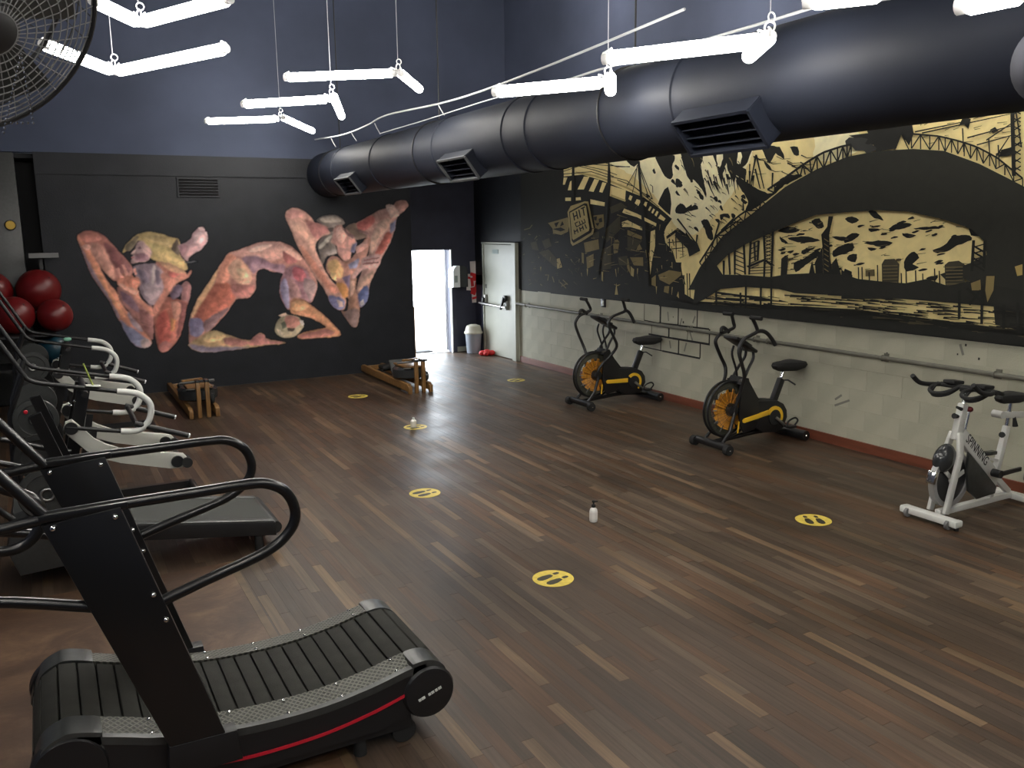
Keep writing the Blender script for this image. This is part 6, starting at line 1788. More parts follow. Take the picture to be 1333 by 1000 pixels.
125n 6109,1364 6017,1369 5926,1366 5925,1370 6017,1376 6109,1374
130n 4832,1444 4775,1449 4717,1446 4717,1449 4774,1458 4832,1459
125n 6480,1469 6361,1470 6245,1476 6245,1480 6360,1482 6478,1489
125n 5388,1342 5232,1352 5082,1358 5082,1362 5233,1359 5388,1353
130n 4281,1503 4168,1509 4058,1514 4058,1517 4168,1518 4281,1518
125n 6208,1451 6075,1451 5946,1459 5947,1462 6075,1460 6207,1465
125n 6490,1471 6427,1468 6364,1466 6364,1470 6426,1475 6488,1481
125n 4667,1418 4590,1419 4514,1425 4514,1428 4589,1429 4666,1435
125n 4968,1490 4867,1492 4770,1497 4770,1501 4868,1502 4967,1506
125n 7893,1395 7757,1402 7624,1397 7623,1401 7757,1409 7893,1404
125n 7223,1416 7146,1416 7070,1413 7069,1418 7145,1425 7222,1429
125n 4688,1315 4639,1313 4592,1317 4591,1320 4639,1322 4686,1330
125n 5111,1452 5040,1456 4969,1453 4968,1456 5040,1463 5112,1463
125n 5219,1401 5135,1403 5051,1406 5051,1410 5134,1412 5219,1415
125n 6635,1488 6449,1497 6270,1503 6270,1507 6449,1509 6635,1509
130n 4657,1490 4572,1494 4488,1495 4488,1498 4572,1502 4657,1502
125n 7813,1308 7702,1313 7591,1311 7590,1316 7700,1323 7813,1323
125n 5317,1309 5204,1315 5093,1320 5093,1323 5204,1322 5317,1321
125n 7703,1436 7479,1443 7263,1449 7263,1453 7479,1449 7703,1446
125n 7563,1354 7429,1361 7298,1358 7297,1363 7429,1369 7563,1365
125n 5102,1335 5032,1337 4963,1341 4963,1344 5032,1347 5101,1352
125n 5703,1443 5578,1445 5457,1453 5458,1457 5578,1455 5702,1460
130n 4193,1302 4077,1313 3962,1318 3962,1321 4077,1320 4194,1313
125n 5642,1478 5571,1478 5501,1481 5501,1484 5570,1489 5640,1497
125n 4099,1403 4059,1401 4019,1403 4019,1406 4058,1409 4098,1416
125n 6454,1402 6270,1415 6091,1420 6091,1424 6270,1426 6454,1420
125n 4428,1489 4327,1491 4229,1498 4229,1501 4327,1500 4428,1504
125n 5053,1324 4907,1331 4765,1342 4766,1345 4907,1340 5053,1338
130n 4851,1478 4762,1479 4675,1484 4675,1487 4762,1488 4851,1493
125n 4718,1374 4626,1376 4537,1381 4537,1385 4626,1384 4718,1386
130n 4906,1323 4847,1323 4789,1324 4789,1327 4846,1330 4905,1333
130n 5251,1302 5106,1307 4967,1316 4967,1320 5106,1312 5251,1309
125n 5092,1529 4995,1533 4899,1532 4899,1535 4995,1539 5092,1538
125n 4134,1415 4072,1416 4010,1417 4010,1420 4072,1422 4134,1424
125n 5792,1342 5697,1347 5603,1346 5603,1350 5697,1354 5792,1352
125n 4098,1328 4039,1330 3981,1332 3981,1335 4039,1337 4098,1340
125n 5718,1296 5640,1297 5563,1300 5563,1304 5639,1306 5717,1310
130n 4687,1370 4628,1371 4570,1374 4570,1377 4627,1381 4686,1387
125n 5628,1350 5533,1356 5440,1359 5440,1362 5533,1367 5628,1369
125n 5438,1320 5354,1321 5272,1322 5272,1326 5354,1327 5438,1328
125n 5296,1301 5158,1309 5024,1315 5024,1318 5158,1315 5297,1310
125n 5349,1318 5262,1327 5176,1326 5176,1330 5262,1337 5349,1335
125n 6162,1338 6049,1345 5937,1345 5937,1349 6049,1354 6162,1350
125n 6325,1378 6172,1390 6022,1393 6022,1396 6172,1401 6326,1397
130n 5171,1366 5058,1369 4948,1373 4948,1377 5058,1374 5170,1373
125n 7166,1402 6950,1416 6742,1421 6741,1425 6950,1428 7166,1421
125n 4668,1331 4609,1334 4550,1334 4550,1337 4608,1342 4668,1344
125n 6071,1296 5967,1303 5865,1306 5865,1310 5967,1315 6071,1315
130n 4774,1364 4735,1359 4697,1359 4697,1362 4735,1364 4773,1371
125n 5442,1445 5353,1444 5265,1447 5265,1451 5352,1451 5442,1455
125n 6097,1345 5976,1352 5857,1352 5857,1356 5976,1359 6097,1355
130n 4580,1372 4517,1375 4454,1372 4453,1375 4517,1379 4580,1378
125n 4264,1479 4215,1477 4167,1477 4167,1480 4215,1483 4264,1488
125n 6545,1339 6480,1342 6416,1341 6415,1345 6478,1354 6543,1359
125n 5165,1373 5115,1369 5067,1373 5067,1377 5114,1379 5162,1389
130n 7821,1341 7656,1351 7495,1351 7494,1356 7655,1361 7821,1357
125n 5113,1303 5038,1301 4965,1305 4965,1309 5038,1307 5112,1311
125n 7965,1377 7815,1376 7670,1383 7669,1387 7814,1385 7962,1391
125n 4839,1403 4760,1403 4682,1408 4682,1412 4759,1411 4839,1417
125n 4504,1315 4422,1321 4340,1324 4340,1328 4422,1331 4505,1330
130n 5450,1525 5339,1533 5229,1533 5229,1536 5339,1544 5451,1543
125n 6828,1325 6759,1323 6692,1323 6691,1327 6758,1331 6826,1337
125n 4371,1319 4299,1321 4228,1323 4228,1326 4299,1327 4371,1327
130n 5161,1311 5063,1313 4967,1318 4967,1321 5063,1320 5161,1320
125n 5677,1352 5561,1354 5449,1359 5449,1363 5561,1361 5676,1362
130n 6659,1400 6492,1407 6330,1411 6330,1415 6492,1414 6659,1411
125n 5768,1336 5637,1341 5510,1347 5510,1350 5637,1348 5767,1347
125n 4367,1310 4299,1314 4232,1317 4232,1321 4299,1324 4367,1327
130n 6715,1487 6563,1495 6415,1495 6415,1499 6563,1504 6715,1502
130n 5333,1355 5285,1360 5237,1355 5236,1358 5284,1368 5333,1369
125n 4504,1494 4443,1498 4383,1497 4383,1500 4443,1507 4504,1510
125n 4515,1331 4464,1336 4412,1334 4411,1337 4463,1346 4516,1347
130n 4233,1390 4159,1394 4087,1395 4087,1398 4159,1400 4233,1400
125n 7618,1314 7503,1320 7390,1316 7389,1320 7503,1327 7618,1324
125n 5466,1349 5384,1356 5303,1356 5303,1360 5384,1367 5466,1367
125n 7245,1414 7076,1420 6912,1427 6911,1431 7075,1432 7244,1434
125n 5789,1299 5659,1310 5531,1314 5531,1318 5659,1321 5789,1317
130n 5280,1335 5216,1333 5154,1334 5153,1338 5216,1339 5279,1343
125n 4517,1428 4402,1437 4289,1439 4289,1442 4402,1444 4518,1439
125n 4348,1487 4238,1491 4131,1497 4131,1500 4238,1499 4348,1500
130n 5802,1513 5709,1518 5617,1513 5617,1517 5709,1525 5802,1522
130n 5465,1510 5342,1512 5221,1514 5221,1518 5342,1517 5465,1517
125n 5405,1468 5306,1473 5209,1471 5208,1474 5306,1479 5405,1477
125n 5484,1314 5384,1317 5286,1324 5286,1328 5384,1328 5483,1332
130n 6227,1495 6111,1498 5997,1498 5997,1501 6111,1505 6227,1505
125n 4090,1358 4045,1357 4000,1357 3999,1360 4044,1363 4090,1366
125n 5000,1515 4890,1522 4781,1524 4781,1527 4890,1532 5001,1532
125n 5525,1535 5389,1537 5257,1541 5257,1544 5389,1543 5525,1543
130n 4941,1462 4869,1463 4799,1466 4799,1470 4869,1473 4940,1479
130n 5549,1534 5492,1536 5435,1531 5435,1534 5491,1543 5549,1545
130n 7859,1309 7714,1319 7572,1318 7571,1322 7713,1329 7859,1325
125n 5507,1374 5387,1380 5270,1386 5270,1390 5387,1390 5507,1391
125n 4812,1311 4774,1313 4735,1309 4734,1312 4773,1321 4812,1323
125n 5336,1368 5228,1375 5123,1374 5122,1377 5228,1380 5336,1375
125n 5427,1462 5369,1464 5312,1459 5311,1463 5369,1470 5427,1471
125n 5763,1316 5602,1322 5446,1331 5447,1335 5602,1328 5762,1325
125n 6957,1383 6797,1390 6642,1394 6642,1398 6797,1400 6957,1398
125n 6974,1428 6864,1429 6756,1428 6756,1432 6864,1435 6973,1437
125n 4629,1302 4592,1304 4555,1302 4554,1306 4591,1314 4628,1318
125n 6405,1458 6350,1455 6294,1451 6294,1455 6348,1461 6404,1466
125n 5110,1339 5028,1346 4946,1347 4945,1350 5027,1357 5110,1356
125n 4762,1418 4639,1422 4520,1430 4521,1433 4639,1429 4762,1430
125n 6336,1310 6242,1313 6149,1314 6149,1318 6241,1322 6335,1324
130n 4831,1465 4717,1468 4607,1476 4607,1479 4717,1478 4831,1482
130n 4169,1397 4126,1398 4083,1393 4083,1397 4126,1402 4169,1403
125n 6282,1315 6119,1327 5961,1332 5961,1336 6119,1336 6282,1331
125n 4879,1504 4811,1502 4745,1503 4745,1507 4811,1508 4878,1513
130n 5981,1396 5822,1405 5667,1407 5666,1411 5822,1411 5982,1404
125n 5646,1406 5595,1402 5546,1401 5546,1405 5595,1408 5644,1415
130n 5373,1494 5234,1500 5099,1503 5099,1506 5234,1507 5373,1504
125n 6185,1338 6055,1341 5929,1349 5929,1352 6055,1350 6184,1352
125n 5605,1314 5454,1320 5308,1330 5308,1333 5454,1328 5605,1326
125n 4389,1499 4299,1507 4211,1506 4211,1509 4300,1515 4390,1513
125n 4841,1302 4782,1306 4723,1307 4722,1310 4781,1316 4841,1319
125n 4205,1373 4155,1378 4104,1374 4103,1377 4154,1385 4206,1385
125n 6482,1440 6306,1452 6135,1454 6135,1458 6306,1462 6483,1456
125n 6168,1483 6026,1489 5888,1490 5888,1494 6026,1497 6168,1494
125n 5997,1330 5888,1334 5781,1339 5781,1343 5887,1344 5996,1347
125n 7343,1368 7212,1370 7084,1373 7083,1377 7211,1378 7342,1381
125n 4628,1474 4535,1478 4443,1480 4443,1483 4535,1486 4628,1485
125n 7964,1373 7770,1377 7583,1385 7583,1390 7770,1387 7962,1389
125n 5990,1454 5844,1457 5702,1466 5702,1470 5844,1468 5990,1471
130n 4372,1357 4287,1362 4204,1367 4204,1370 4287,1371 4372,1373
130n 4412,1366 4317,1371 4224,1378 4224,1381 4317,1380 4412,1383
125n 6036,1491 5894,1492 5757,1499 5757,1503 5894,1499 6035,1503
125n 7019,1373 6924,1373 6831,1376 6831,1380 6923,1384 7016,1391
125n 4852,1325 4801,1327 4751,1328 4751,1331 4801,1337 4851,1343
125n 4330,1502 4224,1504 4122,1511 4122,1514 4224,1511 4330,1515
130n 5963,1318 5884,1319 5807,1320 5807,1324 5884,1326 5962,1329
130n 4504,1306 4461,1311 4417,1307 4416,1310 4460,1319 4504,1319
125n 5864,1513 5772,1517 5681,1513 5680,1517 5772,1524 5864,1523
125n 5611,1397 5544,1393 5477,1395 5477,1398 5543,1399 5610,1405
125n 7783,1331 7588,1342 7399,1343 7399,1347 7588,1349 7783,1340
125n 5716,1351 5572,1358 5433,1363 5433,1366 5572,1364 5716,1360
125n 7970,1376 7765,1380 7567,1389 7567,1393 7765,1389 7969,1390
125n 4235,1391 4178,1397 4121,1395 4120,1398 4178,1406 4236,1406
130n 7470,1311 7263,1324 7062,1328 7061,1333 7262,1332 7470,1324
125n 6356,1364 6258,1366 6161,1367 6161,1371 6257,1374 6355,1375
125n 4942,1442 4873,1440 4805,1441 4805,1445 4873,1445 4942,1449
125n 5412,1325 5348,1324 5285,1327 5285,1331 5347,1333 5411,1340
125n 4945,1349 4827,1355 4711,1359 4711,1363 4827,1361 4945,1357
125n 4176,1339 4077,1347 3981,1350 3981,1354 4077,1353 4176,1350
125n 5519,1323 5393,1329 5270,1332 5270,1336 5393,1334 5519,1330
130n 5178,1332 5067,1339 4958,1344 4958,1348 5067,1349 5178,1349
125n 5413,1406 5326,1410 5240,1412 5240,1416 5326,1421 5412,1424
125n 4087,1354 4034,1358 3981,1356 3980,1359 4034,1365 4087,1365
125n 4726,1354 4609,1361 4495,1365 4496,1369 4610,1368 4727,1364
130n 5191,1328 5057,1332 4927,1342 4928,1346 5057,1340 5191,1341
130n 5521,1436 5372,1442 5228,1449 5228,1453 5372,1450 5521,1451
125n 5626,1510 5571,1509 5518,1507 5517,1511 5570,1517 5624,1523
130n 4251,1364 4211,1367 4171,1364 4170,1367 4210,1375 4251,1376
125n 5429,1362 5337,1367 5247,1365 5247,1369 5337,1372 5429,1370
130n 5560,1343 5404,1355 5251,1357 5251,1361 5404,1361 5561,1351
125n 4228,1382 4149,1385 4071,1387 4071,1390 4149,1390 4228,1390
130n 5135,1427 5062,1432 4990,1430 4989,1434 5062,1441 5135,1442
125n 6131,1366 6029,1367 5929,1371 5929,1375 6028,1376 6130,1379
125n 5504,1497 5347,1505 5195,1511 5195,1514 5347,1515 5504,1513
125n 5443,1414 5380,1411 5317,1412 5317,1415 5379,1416 5442,1422
125n 4597,1297 4490,1306 4386,1311 4386,1314 4490,1314 4597,1311
125n 4970,1494 4861,1502 4754,1503 4754,1506 4861,1512 4971,1510
125n 4271,1468 4205,1471 4140,1470 4140,1473 4205,1477 4271,1478
130n 5501,1388 5452,1388 5404,1387 5404,1391 5451,1397 5499,1403
125n 5608,1509 5534,1512 5461,1511 5461,1514 5534,1523 5608,1526
130n 7858,1398 7753,1397 7650,1398 7650,1402 7752,1406 7856,1412
125n 4558,1345 4494,1344 4432,1350 4432,1353 4494,1353 4557,1359
125n 5623,1451 5565,1450 5507,1447 5506,1450 5564,1455 5623,1458
125n 4765,1370 4635,1374 4509,1382 4509,1385 4635,1379 4765,1378
125n 5698,1419 5596,1422 5495,1423 5495,1427 5596,1428 5698,1429
125n 5968,1295 5884,1294 5802,1301 5802,1305 5883,1306 5965,1314
130n 5578,1344 5450,1354 5325,1358 5325,1362 5450,1364 5578,1362
125n 4621,1390 4551,1393 4483,1396 4483,1399 4551,1403 4620,1407
125n 7811,1424 7628,1423 7451,1431 7451,1436 7628,1430 7810,1434
125n 4257,1311 4217,1313 4176,1310 4176,1313 4216,1320 4257,1322
125n 5466,1405 5307,1417 5153,1421 5153,1425 5307,1426 5467,1420
130n 5281,1336 5220,1334 5159,1335 5159,1338 5219,1340 5280,1345
125n 6100,1353 5935,1363 5774,1368 5774,1372 5935,1371 6100,1365
125n 4712,1373 4585,1385 4460,1388 4460,1391 4585,1393 4713,1386
125n 4513,1440 4399,1448 4288,1449 4288,1453 4399,1455 4513,1450
125n 6636,1488 6465,1498 6299,1497 6298,1501 6465,1505 6636,1499
125n 4636,1344 4574,1348 4513,1349 4513,1352 4574,1358 4636,1360
125n 5744,1427 5595,1431 5451,1442 5451,1445 5595,1442 5744,1445
125n 6358,1412 6183,1417 6015,1423 6015,1427 6183,1423 6358,1420
125n 7177,1300 6982,1314 6792,1318 6792,1322 6981,1324 7177,1314
125n 5892,1492 5774,1494 5659,1498 5659,1502 5774,1504 5891,1508
125n 6276,1477 6110,1484 5949,1488 5949,1492 6110,1492 6276,1490
125n 4178,1388 4105,1390 4033,1394 4033,1397 4105,1397 4178,1400
125n 4130,1378 4095,1377 4060,1378 4060,1381 4094,1386 4128,1393
125n 7622,1392 7393,1405 7174,1413 7173,1417 7393,1417 7622,1413
130n 5486,1479 5436,1475 5387,1473 5387,1477 5436,1480 5485,1486
125n 6056,1385 5931,1394 5809,1396 5809,1400 5931,1405 6056,1404
125n 7420,1303 7338,1300 7258,1300 7258,1304 7337,1306 7418,1312
125n 4780,1320 4703,1327 4626,1328 4626,1331 4703,1337 4781,1337
125n 7656,1361 7566,1361 7476,1359 7476,1364 7564,1370 7654,1373
125n 6627,1396 6430,1407 6241,1416 6241,1420 6430,1419 6627,1417
125n 4789,1353 4686,1355 4586,1360 4586,1363 4686,1361 4789,1360
125n 4831,1413 4723,1420 4616,1420 4616,1424 4723,1426 4831,1422
125n 5854,1337 5688,1349 5526,1352 5526,1356 5688,1355 5855,1347
125n 4483,1364 4443,1363 4404,1362 4404,1366 4443,1370 4482,1375
125n 4451,1350 4386,1350 4323,1354 4323,1357 4386,1358 4451,1363
125n 5416,1516 5342,1515 5269,1514 5269,1517 5342,1521 5416,1524
125n 6131,1532 5957,1535 5790,1543 5790,1547 5957,1544 6130,1546
125n 5467,1371 5384,1374 5302,1372 5302,1375 5384,1379 5467,1378
125n 4938,1381 4854,1383 4773,1386 4773,1390 4854,1391 4937,1394
125n 6363,1332 6194,1335 6031,1345 6031,1349 6194,1341 6362,1340
125n 6378,1452 6260,1453 6145,1456 6145,1460 6259,1461 6377,1463
125n 4871,1364 4788,1364 4706,1369 4706,1372 4788,1371 4871,1374
130n 4921,1517 4876,1513 4831,1514 4831,1517 4875,1521 4919,1529
125n 4806,1417 4705,1422 4605,1422 4605,1425 4705,1427 4806,1423
125n 6345,1481 6236,1486 6128,1482 6128,1486 6235,1492 6345,1490
125n 4898,1465 4785,1472 4674,1476 4674,1479 4785,1482 4899,1482
125n 7490,1433 7422,1432 7354,1431 7353,1435 7419,1443 7486,1451
130n 6637,1479 6451,1488 6270,1492 6270,1496 6451,1497 6637,1494
125n 5223,1501 5158,1504 5093,1498 5093,1502 5158,1509 5223,1509
125n 5369,1344 5267,1351 5167,1351 5167,1355 5267,1358 5370,1355
130n 5105,1352 5065,1353 5024,1349 5024,1353 5064,1361 5104,1364
130n 5181,1321 5139,1325 5097,1321 5096,1324 5138,1335 5181,1336
125n 5451,1450 5380,1448 5310,1450 5310,1454 5379,1455 5449,1462
125n 4369,1340 4318,1340 4267,1339 4267,1343 4318,1345 4369,1348
125n 4652,1495 4530,1503 4410,1504 4410,1507 4530,1510 4653,1506
130n 4257,1313 4153,1316 4052,1324 4053,1327 4153,1321 4257,1321
125n 6025,1462 5883,1467 5745,1472 5745,1475 5883,1476 6025,1477
125n 5011,1489 4906,1492 4804,1494 4804,1498 4906,1499 5011,1500
125n 6950,1461 6863,1461 6778,1458 6777,1462 6863,1468 6949,1471
130n 5788,1416 5736,1418 5685,1414 5684,1417 5735,1427 5787,1430
125n 5969,1384 5857,1391 5746,1392 5746,1396 5856,1401 5970,1400
125n 5600,1426 5532,1429 5463,1427 5463,1431 5531,1437 5600,1440
125n 5469,1302 5324,1307 5184,1318 5184,1322 5324,1316 5469,1315
125n 7703,1301 7483,1309 7271,1320 7270,1324 7482,1319 7703,1315
130n 4158,1317 4048,1326 3941,1329 3941,1332 4048,1331 4158,1324
125n 4809,1343 4681,1348 4557,1357 4558,1361 4681,1355 4809,1355
125n 6790,1424 6725,1423 6660,1424 6660,1428 6723,1434 6787,1443
125n 5393,1407 5236,1413 5084,1420 5084,1424 5236,1419 5393,1415
125n 5095,1440 5038,1441 4982,1442 4982,1445 5038,1452 5094,1458
125n 4558,1348 4455,1357 4354,1359 4354,1362 4455,1365 4559,1360
130n 4992,1506 4865,1508 4742,1512 4742,1515 4865,1512 4992,1512
125n 4179,1346 4093,1349 4008,1355 4008,1358 4093,1356 4179,1358
130n 4508,1310 4445,1314 4382,1313 4382,1316 4445,1320 4509,1319
125n 5792,1449 5732,1450 5673,1449 5672,1453 5731,1460 5790,1465
125n 4462,1340 4426,1339 4391,1339 4391,1342 4425,1347 4461,1354
125n 4344,1373 4225,1382 4109,1388 4109,1391 4226,1390 4345,1388
125n 6569,1382 6401,1392 6239,1394 6238,1398 6401,1399 6569,1392
125n 4775,1341 4699,1344 4626,1345 4625,1349 4699,1351 4774,1352
125n 6540,1464 6442,1463 6345,1464 6345,1468 6441,1471 6539,1476
125n 5116,1510 5040,1516 4964,1514 4963,1518 5040,1527 5117,1528
125n 7805,1506 7787,1270 7753,1273 7770,1508
125n 7396,1483 7381,1312 7349,1315 7364,1485
125n 7314,1624 7304,1318 7273,1320 7282,1625
125n 7079,1591 7072,1347 7042,1348 7049,1592
125n 6925,1664 6914,1369 6885,1371 6895,1665
125n 7770,1449 6922,1423 6919,1445 7766,1473
125n 7766,1378 7319,1385 7317,1408 7764,1402
125n 4714,1662 4697,1414 4671,1416 4688,1664
125n 4512,1714 4487,1391 4462,1393 4487,1715
125n 4645,1677 4484,1565 4469,1585 4629,1697
125n 4592,1538 4496,1667 4517,1681 4613,1553
125n 4311,1566 4293,1368 4269,1371 4287,1568
125n 4194,1594 4172,1360 4148,1363 4170,1596
125n 4370,1530 4142,1509 4140,1532 4368,1554
142n 11005,2456 10636,2552 10577,2543 10483,2226 10499,2189 10912,2053 10947,2081
125n 8862,1321 8667,1323 8477,1317 8293,1295 8114,1285 7942,1326 7773,1301 7609,1313 7449,1296 7295,1323 7143,1296 6997,1305 6856,1344 6716,1334 6580,1343 6448,1340 6318,1326 6192,1335 6069,1324 5948,1320 5833,1346 5717,1324 5605,1319 5496,1324 5389,1329 5284,1323 5182,1326 5082,1327 4984,1321 4889,1334 4794,1316 4703,1331 4614,1335 4524,1310 4438,1319 4355,1335 4272,1330 4190,1326 4109,1313 4033,1332 3955,1323 3886,1232 4115,1243 8859,1220
125n 10938,2450 10894,2339 10860,2343 10904,2454
125n 10850,2472 10807,2361 10773,2365 10816,2475
125n 10890,2385 10802,2411 10820,2428 10908,2401
125n 10781,2494 10737,2379 10704,2382 10747,2497
125n 10705,2497 10595,2522 10609,2539 10720,2514
125n 10674,2517 10635,2405 10602,2408 10640,2519
125n 10880,2301 10836,2244 10812,2249 10856,2306
125n 10862,2292 10783,2315 10796,2327 10874,2305
125n 10767,2328 10732,2267 10708,2271 10742,2332
125n 10705,2335 10654,2293 10633,2300 10684,2342
125n 10639,2359 10604,2307 10581,2312 10615,2363
125n 10827,2240 10578,2303 10590,2316 10838,2253
125n 10909,2203 10883,2137 10853,2140 10879,2206
125n 10830,2221 10795,2160 10766,2164 10801,2225
125n 10760,2239 10726,2178 10697,2183 10731,2244
125n 10683,2262 10648,2201 10620,2206 10654,2266
125n 10615,2279 10572,2219 10544,2225 10587,2285
125n 10887,2164 10790,2192 10805,2207 10901,2179
125n 10730,2206 10636,2234 10650,2248 10744,2221"""

def smooth_loop(pts):
    return [(p.x, p.y) for p in catmull([(a, b, 0) for a, b in pts], 3, True)]

def mural(name, rows, place, m, step, label, keep_above=None):
    """flat paint: each patch a polygon on the wall, later patches a hair in front of earlier ones"""
    V, F, C = [], [], []
    for i, (lay, col, sm, pts) in enumerate(rows):
        if sm and len(pts) > 4:
            pts = smooth_loop(pts)
        b = len(V)
        V += [place(u, v, 0.0006 + step * lay) for u, v in pts]
        F.append(tuple(range(b, b + len(pts))))
        C += [lin(PAL[col])] * len(pts)
    me = bpy.data.meshes.new(name)
    me.from_pydata(V, [], F)
    ca = me.color_attributes.new('paint', 'FLOAT_COLOR', 'CORNER')
    for i, c in enumerate(C):
        ca.data[i].color = (*c, 1)
    me.materials.append(M[m])
    o = bpy.data.objects.new(name, me)
    COL.objects.link(o)
    return tag(o, label, 'mural')

def _rows(txt, layered):
    out = []
    for i, r in enumerate(txt.strip().split('\n')):
        h, *p = r.split(' ')
        lay = i
        if layered:
            l_, h = h.split('/')
            lay = int(l_)
        out.append((lay, int(h[:-1]), h[-1] == 's', [tuple(int(q) / 1000.0 for q in w.split(',')) for w in p]))
    return out

import numpy as np

def raster_mural(name, rows, place, m, cell, wall, label):
    """paint laid wet in wet: every patch is brushed softly over the ones before, on a fine grid of paint cells"""
    us = [u for r in rows for u, v in r[3]]
    vs = [v for r in rows for u, v in r[3]]
    u0, v0 = min(us) - .08, min(vs) - .08
    nu, nv = int((max(us) + .08 - u0) / cell), int((max(vs) + .08 - v0) / cell)
    rng = np.random.default_rng(4)
    gu, gv = np.meshgrid(u0 + cell * np.arange(nu + 1), v0 + cell * np.arange(nv + 1))
    def blur(a, n):
        for _ in range(n):
            a = (np.roll(a, 1, 0) + a * 2 + np.roll(a, -1, 0)) / 4
            a = (np.roll(a, 1, 1) + a * 2 + np.roll(a, -1, 1)) / 4
        return a
    def cloud(n, amp):
        a = blur(rng.standard_normal(gu.shape), n)
        return a / a.std() * amp
    def inside(poly, x, y):
        r = np.zeros(x.shape, bool)
        k = len(poly)
        for i in range(k):
            (x1, y1), (x2, y2) = poly[i], poly[(i + 1) % k]
            if y1 == y2:
                continue
            r ^= ((y1 > y) != (y2 > y)) & (x < (x2 - x1) * (y - y1) / (y2 - y1) + x1)
        return r
    wu, wv = cloud(10, .004), cloud(10, .004)
    img = np.zeros(gu.shape + (3,)) + np.array(wall)
    union = np.zeros(gu.shape)
    for lay, col, sm, pts in rows:
        p = smooth_loop(pts) if sm and len(pts) > 4 else pts
        a = inside(p, gu + wu, gv + wv).astype(float)
        union = np.maximum(union, inside(p, gu + wu * .3, gv + wv * .3))
        area = a.sum() * cell * cell
        soft = blur(a, 4 if area > .05 else 2 if area > .01 else 1)
        c = np.array(lin(PAL[col]))
        if area > .006:   # each limb turned with the brush: lit from the upper left, cool on the lower right
            n_ = 10 if area > .05 else 5
            b_ = blur(a, n_ * 3)
            rel = np.roll(b_, (-n_, n_), (0, 1)) - np.roll(b_, (n_, -n_), (0, 1))
            k_ = np.clip(rel, -1, 1)[..., None]
            c = np.clip(c * (1 + .36 * k_ * np.array((1.0, .92, .85))) + np.clip(k_, 0, 1) * .035, 0, 1)
        img = img * (1 - soft[..., None]) + c * soft[..., None]
    # brush streaks, darker turning edges as painted
    edge = blur(union, 40)
    streak = cloud(4, .045) + cloud(16, .09)
    img *= (1 + streak)[..., None] * (.86 + .24 * np.clip(edge * 1.25, 0, 1))[..., None]
    u1 = blur(union, 1)[..., None]
    img = np.clip(img, 0, 1) * u1 + np.array(wall) * (1 - u1)
    keep = blur(union, 1) > .02
    idx = -np.ones(gu.shape, int)
    cellmask = keep[:-1, :-1] | keep[1:, :-1] | keep[:-1, 1:] | keep[1:, 1:]
    used = np.zeros(gu.shape, bool)
    used[:-1, :-1] |= cellmask; used[1:, :-1] |= cellmask; used[:-1, 1:] |= cellmask; used[1:, 1:] |= cellmask
    idx[used] = np.arange(used.sum())
    V = [place(u, v, .002) for u, v in zip(gu[used], gv[used])]
    jj, ii = np.nonzero(cellmask)
    F = np.stack([idx[jj, ii], idx[jj, ii + 1], idx[jj + 1, ii + 1], idx[jj + 1, ii]], 1)
    me = bpy.data.meshes.new(name)
    me.from_pydata(V, [], F.tolist())
    ca = me.color_attributes.new('paint', 'FLOAT_COLOR', 'POINT')
    ca.data.foreach_set('color', np.concatenate([img[used], np.ones((used.sum(), 1))], 1).astype(np.float32).ravel())
    me.materials.append(M[m])
    o = bpy.data.objects.new(name, me)
    COL.objects.link(o)
    return tag(o, label, 'mural')

raster_mural('figure_mural', _rows(FIGURES, False), lambda u, v, d: (u, YB - d, v), 'figure', 0.0085, (0.0125, 0.014, 0.0185), 'painted mural of three contorted bodies forming letters on the black end wall')
mural('city_mural', _rows(CITY, False), lambda u, v, d: (XW - d, u, v), 'city', 0.000025, 'gold and black painted mural of a big arch bridge over a harbour city')

# ------------------------------------------------------------------ curved treadmill in front
def arc_path(pts, n=8):
    return catmull([(p[0], 0, p[1]) for p in pts], n)

